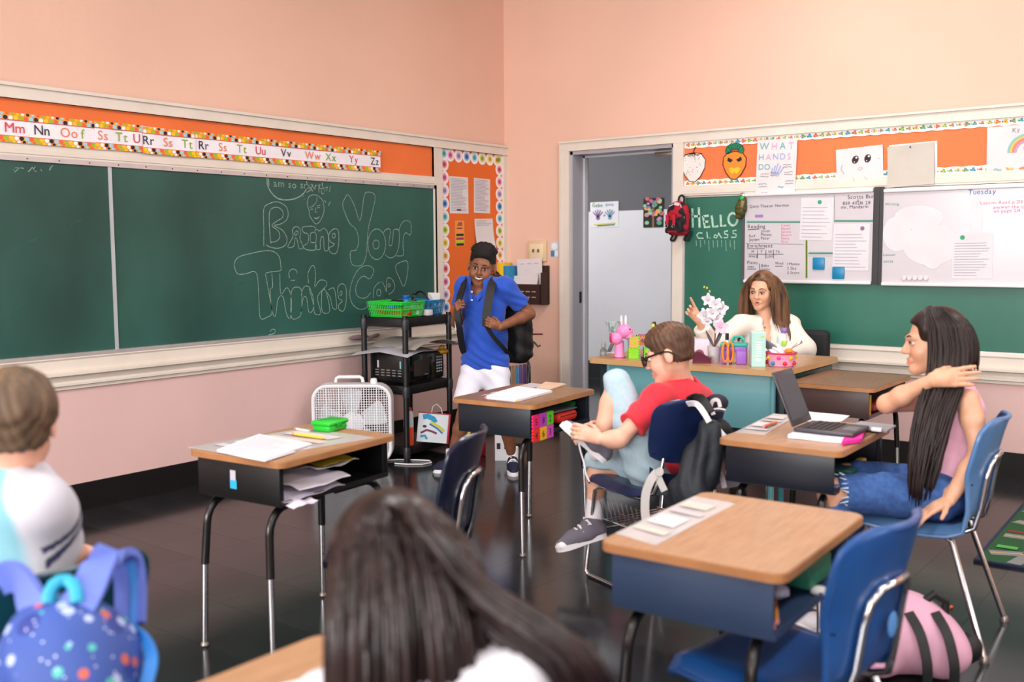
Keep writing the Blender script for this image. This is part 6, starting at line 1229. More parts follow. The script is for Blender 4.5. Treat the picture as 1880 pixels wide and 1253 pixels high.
def strands(C, R, s, n, L, rad, comb, colliders, region, seed=1, step=15, wave=.004, thick=1.0, drift=None, taper=.35):
    rnd = random.Random(seed); mb = MB(); cr = V((.080, .098, .090))*s; cc = C+R @ V((0, .016, .03))*s; made = 0; tries = 0
    while made < n and tries < n*30:
        tries += 1; th = rnd.uniform(0, 2*math.pi); cz = rnd.uniform(-.35, 1); sr = math.sqrt(max(0, 1-cz*cz)); u = V((sr*math.cos(th), sr*math.sin(th), cz))
        if not region(u): continue
        made += 1; p = cc+R @ V((u.x*cr.x, u.y*cr.y, u.z*cr.z)); v = R @ V(comb(u)); pts = [p.copy()]; l = L*rnd.uniform(.82, 1.06); st = l/step; ph = rnd.uniform(0, 6.28)
        dr_ = V(drift) if drift else V((0, 0, 0))
        for i in range(step):
            v = (v*.70+V((0, 0, -1))*(.26+.03*i)+dr_*.05+V((math.sin(ph+i*.9), math.cos(ph+i*.7), 0))*wave*4).normalized(); p = p+v*st
            for (c0, r0, R0) in [(cc, cr*1.03, R)] + colliders:
                q = R0.transposed() @ (p-c0); kk = math.sqrt((q.x/r0[0])**2+(q.y/r0[1])**2+(q.z/r0[2])**2)
                if kk < 1: p = c0+R0 @ (q/kk*(1.0+.01*rnd.random()))
            pts.append(p.copy())
        k = len(pts); r_ = rad*rnd.uniform(.7, 1.25)*thick; mb.tube(pts, [r_*(.75 if i == 0 else 1.0 if i < k*.6 else max(taper, 1-(i-k*.6)/(k*.4)*(1-taper))) for i in range(k)], 5)
    return mb
def haircap(C, R, s, thick, face_y=-.045, line_z=.060, nape=-.05, h=.004, top=None, side=.0, wide=1., thin=.004, mid=.02):
    """close-cropped layer down to the nape, fuller layer above z = mid"""
    S = Soft(h); f = lambda x, y, z: C+R @ V((x*wide, y, z))*s
    S.ell(f(0, .018, .033), V((.0755*wide+thick+side, .0935+thick, .0835+thick))*s, R, .01)
    if top: S.ell(f(0, -.002, .07+top*.5), V((.066*wide, .082, .045+top))*s, R, .03)
    S.rbox(f(0, .0, mid-.10), V((.14, .16, .10))*s, .02*s, R, .05*s, True)
    S.ell(f(0, .017, .031), V((.0745*wide+thin, .0925+thin, .083+thin))*s, R, .02*s); S.ell(f(0, .028, -.02), V((.058*wide+thin, .066+thin, .06+thin))*s, R, .02*s)
    S.rbox(f(0, face_y-.10, line_z-.10), V((.12, .10, .10))*s, .02*s, R, .012*s, True)
    S.rbox(f(0, .0, nape-.10), V((.14, .16, .10))*s, .01*s, R, .02*s, True)
    for q in (-1, 1): S.rbox(f(q*.085, -.014, -.045), V((.03, .036, .045))*s, .02*s, R, .01*s, True)
    return S
def curls(C, R, s, n, r, region, seed=2, grow=1.0, lift=0., base=(.078, .097, .088)):
    """small tufts standing on the hair surface"""
    rnd = random.Random(seed); mb = MB(); cc = C+R @ V((0, .016, .03))*s; k = 0
    while k < n:
        u = V((rnd.gauss(0, 1), rnd.gauss(0, 1), rnd.gauss(0, 1))).normalized()
        if not region(u): continue
        k += 1; p = cc+R @ V((u.x*base[0], u.y*base[1], u.z*base[2]))*s*grow+R @ V((0, 0, lift*s)); d = R @ u; t = d.orthogonal(); t.rotate(Matrix.Rotation(rnd.uniform(0, 6.28), 3, d)); q = r*rnd.uniform(.7, 1.3)
        mb.tube([p-d*q, p+d*q*.6+t*q*.5, p+d*q*1.1-t*q*.2, p+d*q*.7-t*q*.9], [q*.8, q*.8, q*.6, q*.3], 5)
    return mb
def person(label, loc): return thing('person', label, 'person', loc)
def torso_frame(a, b, side):
    z = (V(a)-V(b)).normalized(); x = V(side); x = (x-z*x.dot(z)).normalized(); y = z.cross(x); return Matrix((x, y, z)).transposed()
# ---------------------------------------------------------------- standing boy in the blue polo
PB = onz(905, 868, 0); D = depth(onz(930, 868, 0)) - .02; by = person('standing person in blue polo shirt and white shorts gripping backpack straps', (PB.x, PB.y, 0))
A = lambda px, py, d=0.: at(px, py, D+d)
f_t = cdir(-.30, -1); R_t = basis(f_t); hC = A(884.5, 491, .02); R_h = basis(cdir(-.10, -1), roll=.16, pitch=.10); HS = .985
shL, shR = A(852, 525, .05), A(928, 527, -.05); nk = A(882, 527, .02); pel = A(891, 672, .03); chest = A(889, 575, 0)
elR, wrR = A(972, 577, .06), A(918, 601, -.19); elL, wrL = A(839, 592, .12), A(841, 574, -.10)
S = Soft(.0055)
limb(S, shR, elR, .045, .043, .036, .02); limb(S, elR, wrR, .036, .037, .025, .02, .3); limb(S, shL, elL, .045, .042, .036); limb(S, elL, wrL, .036, .036, .025, .02, .3)
S.chain([nk+V((0, 0, -.03)), chest, pel], [.055, .075, .08], .06)
hpL, hpR = A(872, 690, .03), A(909, 690, .0); fLh, fLt = onz(838, 866, 0), onz(795, 868, 0); fRh, fRt = onz(940, 858, 0), onz(944, 876, 0)
knL, anL = A(852, 764, -.02), fLh+V((0, 0, .085)) + (fLt-fLh)*.18; knR, anR = A(925, 765, -.03), lerp(fRh, fRt, .22)+V((0, 0, .085))
for h_, k_, a_ in ((hpL, knL, anL), (hpR, knR, anR)): limb(S, h_, k_, .075, .068, .047, .03, .4); limb(S, k_, a_, .047, .046, .030, .02, .3)
SH = Soft(.0036); head(SH, hC, R_h, HS, smile=True, neck=nk+V((0, 0, -.02)), nr=.05, wide=1.12)
HN = Soft(.003); grip = (1.05, 1.08, 1.08, 1.05)
hand(HN, wrR, A(895, 591, -.235)-wrR, FH_*.9-RH*.2, V((0, 0, 1)), .86, grip, (.45, .8, .6))
hand(HN, wrL, A(838, 563, -.16)-wrL, RH*.75+FH_*.4, V((0, 0, 1))-RH*.1, .86, grip, (.5, .8, .6))
soft_obj('body', [S, SH, HN], SK_BR, by, face_tint(hC, R_h, HS, (.95, .62, .60), ((.18, .16, .17), .0, .05, -.058), (1.05, .98, .98), True))
soft_obj('hair', haircap(hC, R_h, HS, .014, -.058, .070, .02, .0045, top=.030, side=-.006, wide=1.10, thin=.0025, mid=.055), H_BLK, by); obj('hair_curls', curls(hC, R_h, HS, 420, .009, lambda u: u.z > .5 and (u.y > -.75), 2, 1.06, .022, (.084, .092, .090)), H_BLK, by, world=True, smooth=180)
face_parts(by, hC, R_h, HS, '#1c100c', '#140d0b', teeth=True)
POLO = M('blue_polo_knit', '#1c4cb6', .8, var=.06, bump=.2, bs=240, sheen=.2)
S = Soft(.0055); S.ell(lerp(chest, nk, .22), (.148, .098, .15), R_t, .04).ell(lerp(chest, pel, .45), (.152, .108, .17), R_t, .05).ell(pel+V((0, 0, .03)), (.158, .118, .13), R_t, .05)
S.cone(shL, shR, .052, .052, .05).cone(lerp(shL, nk, .3), lerp(shR, nk, .3), .055, .055, .04); S.cone(nk+V((0, 0, -.03)), nk+V((0, 0, .004)), .066, .06, .03)
slR, slL = lerp(shR, elR, .66), lerp(shL, elL, .55); S.cone(shR, slR, .056, .060, .04); S.cone(shL, slL, .054, .058, .04)
cut(S, slR, elR-shR, .10); cut(S, slL, elL-shL, .10); cut(S, pel+V((0, 0, -.012)), (0, 0, -1), .25); frb = -V(R_t.col[1]); S.ell(nk+frb*.055+V((0, 0, .0)), (.045, .075, .058), R_t, .012, True); S.ell(nk+V((0, 0, .03)), (.062, .07, .05), R_t, .01, True)
soft_obj('polo_shirt', S, POLO, by, wr=folds(46, .0045, 1., (1, .6, 2.2)))
cl_ = MB(); fr = -V(R_t.col[1]); sx = V(R_t.col[0])
for q in (-1, 1): cl_.grid(lambda u, v: nk+sx*q*(.010+.062*u+.014*v*(1-u))+fr*(.122-.135*u*u+.010*v)+V((0, 0, -.055+.078*u-.034*v)), 8, 4, thick=.004)
obj('collar', cl_, POLO, by, world=True, kind='stuff')
for i in range(2): obj('button', MB().lathe([(.0065, 0), (.0065, .003)], 12, T=frame(A(866.5, 536+15*i, -.125+.0*i), tuple(R_t.col[0]), (0, 0, 1), tuple(fr))), M('pearl_button', '#a8b4d4', .25), by, world=True)
SHT = M('white_twill', '#e2e2f0', .8, var=.03, bump=.15, bs=160); S = Soft(.0055); S.ell(pel+V((0, 0, -.04)), (.148, .108, .10), R_t, .04)
hmL, hmR = A(851, 744, -.02), A(921, 742, -.02)
for h_, m_ in ((hpL, hmL), (hpR, hmR)): S.cone(h_+V((0, 0, .03)), m_, .088, .074, .03); cut(S, m_, m_-h_, .12)
soft_obj('shorts', S, SHT, by, wr=folds(38, .004, 2.))
sock(by, anR+V((0, 0, .062)), anR+V((0, 0, -.03)), .039, .040, WSOCK); sock(by, anL+V((0, 0, .062)), anL+V((0, 0, -.03)), .039, .040, WSOCK)
NVS = M('navy_canvas', '#151a38', .75, bump=.2, bs=200); shoe(by, fRh+V((0, .0, 0)), fRt, (0, 0, 1), .98, NVS); shoe(by, fLh, fLt, (0, 0, 1), .98, NVS)
bkC = A(935, 610, .24); bp = thing('backpack', 'black backpack worn by the standing person in blue polo', 'backpack', (bkC.x, bkC.y, .45)); Rb = basis(cdir(-.62, -1))
BKN = M('black_nylon', '#131417', .55, var=.15, bump=.15, bs=120)
S = Soft(.007); S.rbox(bkC, (.15, .085, .20), .06, Rb, .03).rbox(bkC+Rb @ V((.0, .09, -.07)), (.12, .04, .11), .035, Rb, .03).ell(bkC+Rb @ V((0, 0, .18)), (.12, .08, .05), Rb, .04); soft_obj('bag_body', S, BKN, bp, wr=folds(40, .004, 3))
mb = MB(); strap(mb, [A(917, 512, .14), A(911, 512, .02), A(904, 520, -.10), A(898, 545, -.17), A(893, 578, -.185), A(893, 600, -.18)], .052, .012, -FH_); obj('shoulder_strap', mb, BKN, bp, world=True)
mb = MB(); strap(mb, [A(893, 598, -.18), A(905, 618, -.16), A(925, 640, -.09), A(938, 656, .05), A(943, 662, .14)], .026, .006, -FH_+RH*.3); obj('lower_strap', mb, BW, bp, world=True)
mb = MB(); strap(mb, [A(856, 512, .12), A(853, 514, .01), A(849, 530, -.10), A(843, 550, -.15), A(840, 574, -.16), A(843, 600, -.15), A(849, 640, -.05), A(855, 655, .06)], .040, .012, -FH_-RH*.4); obj('shoulder_strap', mb, BKN, bp, world=True)
mb = MB(); strap(mb, [A(905, 506, .12), A(911, 500, .12), A(917, 507, .12), A(914, 514, .12)], .014, .012, -FH_); obj('grab_handle', mb, M('red_black_webbing', '#3a0c10', .7), bp, world=True)
obj('dangling_cord', MB().tube([A(838, 580, -.14), A(836, 592, -.15), A(837, 606, -.14)], .004, 6), col('#d8d4d0', .7), bp, world=True); obj('zip_pull', MB().box(A(987, 614, .36), (.07, .008, .01), R=Matrix.Rotation(YAW, 3, 'Z')), M('dark_red_tab', '#5a1018', .6), bp, world=True)
obj('charm_cord', MB().tube([A(975, 625, .34), A(982, 630, .34), A(988, 637, .33), A(992, 634, .33)], .007, 6), M('grey_cord', '#5a564e', .7), bp, world=True)
# ---------------------------------------------------------------- teacher behind her desk
D = 6.40; te = person('person in cream blouse gesturing behind the teal desk', tuple(V((2.52, -.56, 0)))); A = lambda px, py, d=0.: at(px, py, D+d)
hC = A(1398.5, 533, .02); R_h = basis(cdir(-.62, -1), roll=.05, pitch=.16); HS = 1.0; nk = A(1406, 592, .05); chest = A(1408, 635, .05); pel = V((2.55, -.53, .50)); R_t = basis(cdir(-.15, -1))
shL, shR = A(1361, 596, .02), A(1447, 594, .08); elR = A(1478, 640, -.02); wrR = A(1440, 652, -.18); elL = A(1303, 634, -.06); wrL = A(1283, 588, -.20)
S = Soft(.0055); S.chain([nk+V((0, 0, -.03)), chest, pel], [.055, .08, .085], .06); limb(S, shR, elR, .045, .042, .036); limb(S, elR, wrR, .036, .036, .024); limb(S, shL, elL, .045, .042, .036); limb(S, elL, wrL, .036, .036, .022)
for q in (-1, 1): hp = pel+RH*q*.09; kn = hp+V((-.1, -.42, .02)); kn.z = .50; S.cone(hp, kn, .085, .06, .04); S.cone(kn, V((kn.x, kn.y-.02, .05)), .055, .04, .02); S.cone(V((kn.x, kn.y, .04)), V((kn.x, kn.y-.14, .03)), .035, .028, .02)
SH = Soft(.0036); head(SH, hC, R_h, HS, neck=nk, nr=.046, wide=.96, talk=True)
HN = Soft(.003); hand(HN, wrL, A(1262, 560, -.24)-wrL, -FH_*.5-RH*.4+V((0, 0, .4)), RH*.6+V((0, 0, 1)), .98, (.10, .55, .65, .7), (.35, .5, .9), .12); hand(HN, wrR, -RH*.9-FH_*.3, (0, 0, -1), -FH_, .95, (.15, .2, .2, .25))
soft_obj('body', [S, SH, HN], SK_WM, te, face_tint(hC, R_h, HS, (.92, .62, .62)))
face_parts(te, hC, R_h, HS, '#20130f', '#5a3c2c', gaze=(-.002, -.003), closed=.45, mouth=True)
BLO = M('cream_blouse', '#e9e3da', .75, var=.03, bump=.08, bs=120); S = Soft(.0055)
S.ell(lerp(chest, nk, .15), (.158, .10, .15), R_t, .05).ell(lerp(chest, pel, .4), (.155, .115, .2), R_t, .06).cone(shL, shR, .055, .055, .05).cone(nk+V((0, 0, -.05)), nk+V((0, 0, -.02)), .075, .062, .04)
S.cone(shL, elL, .062, .066, .04).cone(elL, lerp(elL, wrL, .72), .060, .050, .04).cone(shR, elR, .062, .068, .04).cone(elR, lerp(elR, wrR, .85), .062, .046, .04)
frt = -V(R_t.col[1]); S.rbox(nk+frt*.10+V((0, 0, -.035)), (.022, .07, .085), .01, R_t @ Matrix.Rotation(.0, 3, 'Y'), .03, True)
cut(S, lerp(elL, wrL, .74), wrL-elL, .09); cut(S, lerp(elR, wrR, .88), wrR-elR, .09); soft_obj('blouse', S, BLO, te, wr=folds(40, .006, 4, (1, .4, 1.6)))
sx = V(R_t.col[0]); cl_ = MB()
for q in (-1, 1): cl_.grid(lambda u, v: nk+sx*q*(.028+.03*u-.014*v)+frt*(.075-.05*u+.02*v)+V((0, 0, .012*u-.075*v-.01)), 5, 5, thick=.003)
obj('collar', cl_, BLO, te, world=True, kind='stuff'); obj('button', MB().lathe([(.006, 0), (.006, .003)], 12, T=frame(A(1404, 602, -.09), tuple(sx), (0, 0, 1), tuple(frt))), M('bronze_button', '#8a7a5a', .35, .6), te, world=True)
TRO = M('dark_trousers', '#23232b', .8); S = Soft(.008)
for q in (-1, 1): hp = pel+RH*q*.09; kn = hp+V((-.1, -.42, .02)); kn.z = .50; S.cone(hp, kn, .095, .07, .05); S.cone(kn, V((kn.x, kn.y-.02, .12)), .065, .055, .02)
soft_obj('trousers', S, TRO, te)
obj('earring', MB().ball(hC+R_h @ V((.079, .0, -.045)), .006, 8), CHROME, te, world=True)
colls = [(lerp(shL, shR, .5)+V((0, 0, -.10)), (.175, .135, .17), R_t), (lerp(shL, shR, .1), (.07, .07, .06), R_t), (lerp(shL, shR, .9), (.07, .07, .06), R_t)]
hm = strands(hC, R_h, HS*.95, 1400, .40, .0027, lambda u: (math.copysign(1.0, u.x+.15)*.9, .45, .10), colls, lambda u: (u.y > -.36 and u.z > -.2) or u.z > .74, 3, 16, .003)
soft_obj('hair_base', haircap(hC, R_h, HS, .010, -.05, .075, -.03, .005, wide=.97), H_TCH, te); obj('hair', hm, H_TCH, te, world=True, smooth=180)
# ---------------------------------------------------------------- boy in red tying his shoe
D = depth(V((3.10, -3.01, .6))); rb = person('person in red tee and dark glasses tying a shoe with one knee up', (3.10, -3.01, 0)); A = lambda px, py, d=0.: at(px, py, D+d)
hC = A(1229, 651, -.02); R_h = basis(cdir(-1, .42), roll=-.06, pitch=.30); HS = 1.0; nk = A(1252, 704, .02); shL, shR = A(1207, 732, -.10), A(1283, 736, .10); R_t = torso_frame(nk, A(1215, 862, 0), (shR-shL)); chest = A(1247, 775, .02); pel = A(1203, 866, .02)
elL, wrL = A(1136, 808, -.19), A(1101, 806, -.19); elR, wrR = A(1150, 790, .14), A(1092, 782, .03)
knU = A(1133, 708, -.02); anU = A(1096, 822, -.06); hpL = A(1185, 858, -.06); hpR = A(1190, 858, .10); knD = A(1100, 852, .14); anD = A(1090, 945, .10)
S = Soft(.0055); S.chain([nk, chest, pel], [.052, .075, .08], .06); limb(S, shL, elL, .040, .038, .032); limb(S, elL, wrL, .033, .034, .023); limb(S, shR, elR, .040, .038, .032); limb(S, elR, wrR, .033, .034, .023)
limb(S, hpL, knU, .07, .062, .046, .03); limb(S, knU, anU, .045, .045, .03, .02, .3); limb(S, hpR, knD, .07, .062, .046, .03); limb(S, knD, anD, .046, .045, .03, .02, .3)
SH = Soft(.004); head(SH, hC, R_h, HS, neck=nk, nr=.045, wide=1.0); HN = Soft(.003)
hand(HN, wrL, A(1072, 796, -.18)-wrL, FH_*.9-V((0, 0, .35)), -RH*.2+V((0, 0, .9)), .92, (.50, .55, .55, .55), (.5, .5, .5)); hand(HN, wrR, A(1066, 790, .0)-wrR, -FH_*.6-V((0, 0, .6)), V((0, 0, 1))-RH*.3, .9, (.5, .5, .5, .5))
soft_obj('body', [S, SH, HN], SK_LT, rb, face_tint(hC, R_h, HS, (.9, .65, .65), ((.46, .34, .28), -.085, -.03, -.03)))
soft_obj('hair', haircap(hC, R_h, HS, .014, -.066, .052, -.045, .0045, top=.006, thin=.0035, mid=.035), H_BRN, rb, wr=lambda P: .0022*np.sin(P[:, 0]*260+P[:, 2]*120)*np.sin(P[:, 1]*240))
face_parts(rb, hC, R_h, HS, '#3a4a5a', '#5a4030')
GLS = M('black_acetate', '#16120f', .2, coat=.4); f_ = lambda x, y, z: hC+R_h @ V((x, y, z))*HS; gl = thing('sunglasses', 'black framed glasses worn by the person in red tee', 'glasses', tuple(f_(0, -.1, 0)))
for q in (-1, 1):
    obj('lens', MB().ball(f_(q*.033, -.108, -.002), (.026, .0015, .021), 16, R=R_h), M('smoke_lens', '#4a4448', .08, trans=.6), gl, world=True)
    obj('rim', MB().tube([f_(q*.033+.028*math.cos(t), -.108+.004*abs(math.cos(t)), -.002+.022*math.sin(t)) for t in [i*2*math.pi/16 for i in range(16)]], .0032, 6, closed=True), GLS, gl, world=True)
    obj('temple_arm', MB().tube([f_(q*.062, -.104, .006), f_(q*.079, -.06, .010), f_(q*.084, .0, .014), f_(q*.083, .024, .006), f_(q*.080, .055, -.024)], [.004, .0042, .0042, .004, .003], 6), GLS, gl, world=True)
obj('bridge', MB().tube([f_(-.008, -.11, .004), f_(0, -.113, .007), f_(.008, -.11, .004)], .003, 6), GLS, gl, world=True)
RED = M('red_tee_knit', '#d8283a', .8, var=.06, bump=.15, bs=220, sheen=.15); S = Soft(.0055)
S.ell(lerp(nk, chest, .55), (.125, .098, .13), R_t, .05).ell(lerp(chest, pel, .5), (.128, .10, .14), R_t, .06).ell(pel+V((0, 0, .01)), (.132, .11, .09), R_t, .05).cone(shL, shR, .055, .055, .05).cone(nk+V((0, 0, -.035)), nk+V((0, 0, -.006)), .066, .054, .03)
slL, slR = lerp(shL, elL, .66), lerp(shR, elR, .6); S.cone(shL, slL, .056, .060, .04).cone(shR, slR, .056, .058, .04); cut(S, slL, elL-shL, .09); cut(S, slR, elR-shR, .09); cut(S, nk+V((0, 0, -.004)), (0, 0, 1), .05)
soft_obj('tee_shirt', S, RED, rb, wr=folds(42, .005, 5, (1.4, .8, 1.5)))
JNL = M('pale_denim', '#b0c8d4', .85, col2='#a4bfcc', vs=60, bump=.2, bs=200); S = Soft(.0055); S.ell(pel+V((0, 0, -.02)), (.13, .12, .075), R_t, .04); kE = lerp(hpL, knU, .97); kD2 = lerp(knD, anD, .12)
S.cone(hpL, lerp(hpL, knU, .5), .088, .080, .03).cone(lerp(hpL, knU, .5), kE+(knU-hpL)*.05, .080, .064, .02).cone(hpR, knD, .085, .066, .03).cone(knD, kD2, .064, .062, .02); cut(S, lerp(knU, anU, .02)-RH*.052, -RH*1.0-V((0, 0, .15)), .08); cut(S, kD2, anD-knD, .08)
soft_obj('shorts', S, JNL, rb, wr=folds(44, .004, 6))
sock(rb, lerp(anU, knU, .22), anU+V((0, 0, -.02)), .036, .038, WSOCK); sock(rb, lerp(anD, knD, .42), anD+V((0, 0, -.02)), .037, .038, WSOCK)
GRY = M('grey_canvas', '#6c6876', .8, bump=.25, bs=220); shoe(rb, A(1106, 850, -.07), A(1027, 782, -.10), RH*.55+V((0, 0, .8)), 1.0, GRY, toecap=True); shoe(rb, A(1112, 985, .09), A(1022, 1014, .05), V((0, 0, 1))-RH*.30, 1.0, GRY, toecap=True)
obj('loose_lace', MB().tube([A(1062, 812, -.12), A(1066, 830, -.13), A(1072, 850, -.14), A(1076, 872, -.14), A(1082, 885, -.14)], .0035, 6), M('lace_efedf4', '#efedf4', .7), rb, world=True)
# ---------------------------------------------------------------- girl in the pink top
D = depth(V((4.15, -2.885, .6))) - .03; pg = person('person in pink sleeveless top and ripped jeans with a hand on one shoulder', (4.15, -2.885, 0)); A = lambda px, py, d=0.: at(px, py, D+d)
hC = A(1714, 627, .02); R_h = basis(cdir(-1, .22), roll=.0, pitch=.08); HS = 1.0; nk = A(1752, 702, .02); shL, shR = A(1777, 735, -.11), A(1742, 735, .15); pel = A(1733, 899, .02); chest = A(1752, 790, .02); R_t = torso_frame(nk, pel, shL-shR)
elL, wrL = A(1798, 832, -.15), A(1742, 920, -.17); elR, wrR = A(1628, 742, -.02), A(1712, 698, -.16)
hpL, hpR = A(1722, 912, -.07), A(1718, 900, .11); knL, knR = A(1528, 905, -.06), A(1556, 876, .18)
S = Soft(.0055); S.chain([nk, chest, pel], [.05, .07, .08], .06); limb(S, shL, elL, .040, .038, .031); limb(S, elL, wrL, .032, .033, .022); limb(S, shR, elR, .040, .037, .031); limb(S, elR, wrR, .032, .033, .022)
anL, anR = V((knL.x+.03, knL.y+.02, .09)), V((knR.x+.02, knR.y, .09))
for h_, k_, a_ in ((hpL, knL, anL), (hpR, knR, anR)): limb(S, h_, k_, .078, .068, .05, .03); limb(S, k_, a_, .048, .046, .03)
SH = Soft(.0036); head(SH, hC, R_h, HS, neck=nk, nr=.044, wide=.98); HN = Soft(.003)
hand(HN, wrR, A(1782, 690, -.18)-wrR, FH_*.9-V((0, 0, .3)), V((0, 0, 1))-RH*.2, .95, (.16, .14, .14, .16), (.3, .4, .4), .06); hand(HN, wrL, A(1688, 946, -.17)-wrL, (0, 0, -1), -RH*.2-FH_, .92, (.18, .2, .2, .2), (.5, .3, .2))
soft_obj('body', [S, SH, HN], SK_TN, pg, face_tint(hC, R_h, HS, (.88, .62, .62))); face_parts(pg, hC, R_h, HS, '#24150f', '#24160f', closed=.35)
PNK = M('pink_rib_knit', '#ecb4cc', .8, var=.04, bump=.1, bs=160); S = Soft(.0055)
S.ell(lerp(nk, chest, .62), (.128, .098, .12), R_t, .05).ell(lerp(chest, pel, .45), (.112, .096, .14), R_t, .06).ell(lerp(chest, pel, .80), (.12, .105, .09), R_t, .04).cone(lerp(shL, nk, .42), lerp(chest, shL, .5), .042, .055, .03).cone(lerp(shR, nk, .42), lerp(chest, shR, .5), .042, .055, .03)
cut(S, lerp(chest, pel, .93), (pel-chest), .12); soft_obj('tank_top', S, PNK, pg, wr=folds(50, .003, 7, (.6, .4, 2.4)))
S = Soft(.0055); S.ell(lerp(chest, pel, .88), (.124, .11, .035), R_t, .02); soft_obj('undershirt_hem', S, M('white_rib', '#eceaf0', .8), pg)
JND = M('blue_denim', '#3f64a0', .85, col2='#2c4f8c', vs=50, bump=.25, bs=220); S = Soft(.0055); S.ell(pel+V((0, 0, -.015)), (.13, .12, .085), R_t, .04)
for h_, k_, a_ in ((hpL, knL, anL), (hpR, knR, anR)): S.cone(h_, lerp(h_, k_, .86), .088, .070, .04); S.cone(lerp(k_, a_, .16), a_, .058, .046, .02)
cut(S, lerp(hpL, knL, .90), knL-hpL, .05, .004); soft_obj('jeans', S, JND, pg, wr=folds(48, .004, 8))
fy = MB()
for i in range(26):
    a = 2*math.pi*i/26; dd = (knL-hpL).normalized(); x_ = dd.orthogonal().normalized(); y_ = dd.cross(x_); p = lerp(hpL, knL, .90)+(x_*math.cos(a)+y_*math.sin(a))*.066; fy.tube([p, p+dd*random.uniform(.012, .03)+V((0, 0, random.uniform(-.01, .01)))], [.004, .001], 4)
obj('frayed_edge', fy, M('pale_thread', '#c4d2e2', .9), pg, world=True, kind='stuff')
for a_, k_ in ((anL, knL), (anR, knR)): shoe(pg, V((a_.x+.04, a_.y, 0)), V((a_.x-.18, a_.y+.02, 0)), (0, 0, 1), .95, M('white_canvas', '#d8d6dc', .8))
hm = strands(hC, R_h, HS, 620, .135, .0036, lambda u: (u.x*.4, .75 if u.y > -.1 else 2.6, .1 if u.y > -.1 else .9), [], lambda u: (u.y > -.35 and u.z > -.3) or u.z > .76, 5, 12, .0016, taper=.7)
rnd = random.Random(8)
for i in range(560):                                  # the long fall of hair over her near shoulder
    a, b = rnd.uniform(-1, 1), rnd.uniform(-1, 1); e = rnd.uniform(.75, 1.08)
    pts = [A(x+a*w+rnd.uniform(-2, 2), y if i_ < 4 else 690+(y-690)*e, d_+b*.03) for i_, (x, w, y, d_) in enumerate(((1716, 16, 564, -.012), (1737, 33, 602, -.062), (1741, 35, 640, -.07), (1739, 35, 680, -.10), (1730, 36, 720, -.125), (1716, 34, 765, -.13), (1706, 32, 810, -.135), (1698, 29, 850, -.135), (1692, 24, 885, -.13), (1688, 19, 915, -.125)))]
    hm.tube(pts, [.001, .0028, .0038, .004, .004, .004, .0038, .0035, .003, .0012], 5)
soft_obj('hair_base', haircap(hC, R_h, HS, .012, -.058, .07, -.06, .005), H_DRK, pg); obj('hair', hm, H_DRK, pg, world=True, smooth=180); obj('hair_tie', MB().ball(hC+R_h @ V((.02, -.01, .125)), .010, 8), BLKM, pg, world=True)
# ---------------------------------------------------------------- boy in the raglan shirt, seen from behind
D = depth(V((3.10, -5.725, .8))); lb = person('person in white and aqua raglan shirt seen from behind', (3.10, -5.725, 0)); A = lambda px, py, d=0.: at(px, py, D+d)
hC = A(30, 780, .03); R_h = basis(cdir(-.42, 1), roll=.0, pitch=.12); HS = .88; nk = A(28, 868, .05); shR, shL = A(74, 928, -.02), A(-45, 928, .04); pel = V((3.12, -5.72, .50)); chest = lerp(nk, pel, .45); R_t = torso_frame(nk, pel, shR-shL)
elR, wrR = A(105, 1015, .10), A(142, 1015, .30); elL, wrL = A(-85, 1010, .12), A(-60, 1020, .32)
S = Soft(.0055); S.chain([nk, chest, pel], [.052, .075, .08], .06); limb(S, shR, elR, .042, .040, .034); limb(S, elR, wrR, .034, .034, .024); limb(S, shL, elL, .042, .040, .034); limb(S, elL, wrL, .034, .034, .024)
for q in (-1, 1): hp = pel+V((0, q*.08, 0)); kn = V((hp.x-.36, hp.y, .48)); S.cone(hp, kn, .08, .055, .04); S.cone(kn, V((kn.x+.02, kn.y, .08)), .05, .035, .02); S.cone(V((kn.x+.04, kn.y, .04)), V((kn.x-.15, kn.y, .035)), .036, .03, .02)
SH = Soft(.004); head(SH, hC, R_h, HS, neck=nk, nr=.05, wide=1.02); HN = Soft(.003); hand(HN, wrR, wrR-elR, (0, 0, -1), V((-.3, .9, 0)), .9, (.3, .3, .3, .3)); hand(HN, wrL, wrL-elL, (0, 0, -1), V((.3, -.9, 0)), .9, (.3, .3, .3, .3))
soft_obj('body', [S, SH, HN], SK_LT, lb, face_tint(hC, R_h, HS, fade=((.62, .5, .42), -.09, -.02, -.02))); soft_obj('hair', haircap(hC, R_h, HS, .016, -.055, .055, -.062, .0045, top=.006, thin=.007, mid=-.01), H_SND, lb, wr=lambda P: .003*np.sin(P[:, 0]*230+P[:, 2]*90)*np.sin(P[:, 1]*210)); face_parts(lb, hC, R_h, HS, '#3a4a5a', '#5a4636')
def rag(P):
    q = (P-np.array(chest)) @ np.array(R_t); m = np.clip((np.minimum(.045+.6*np.clip(.22-q[:, 2], 0, .15), .108)-np.abs(q[:, 0]))/.02, 0, 1)[:, None]; t = np.ones((len(P), 3))*(1-m)+np.array((.36, .80, .86))*m
    da = np.array(elR-shR); da /= np.linalg.norm(da); u = (P-np.array(shR)) @ da; st = ((np.abs(u-.045) < .007) | (np.abs(u-.070) < .007)) & (q[:, 0] > .118); t[st] = (.06, .07, .16)
    da = np.array(elL-shL); da /= np.linalg.norm(da); u = (P-np.array(shL)) @ da; st = ((np.abs(u-.045) < .007) | (np.abs(u-.070) < .007)) & (q[:, 0] < -.118); t[st] = (.06, .07, .16); return t
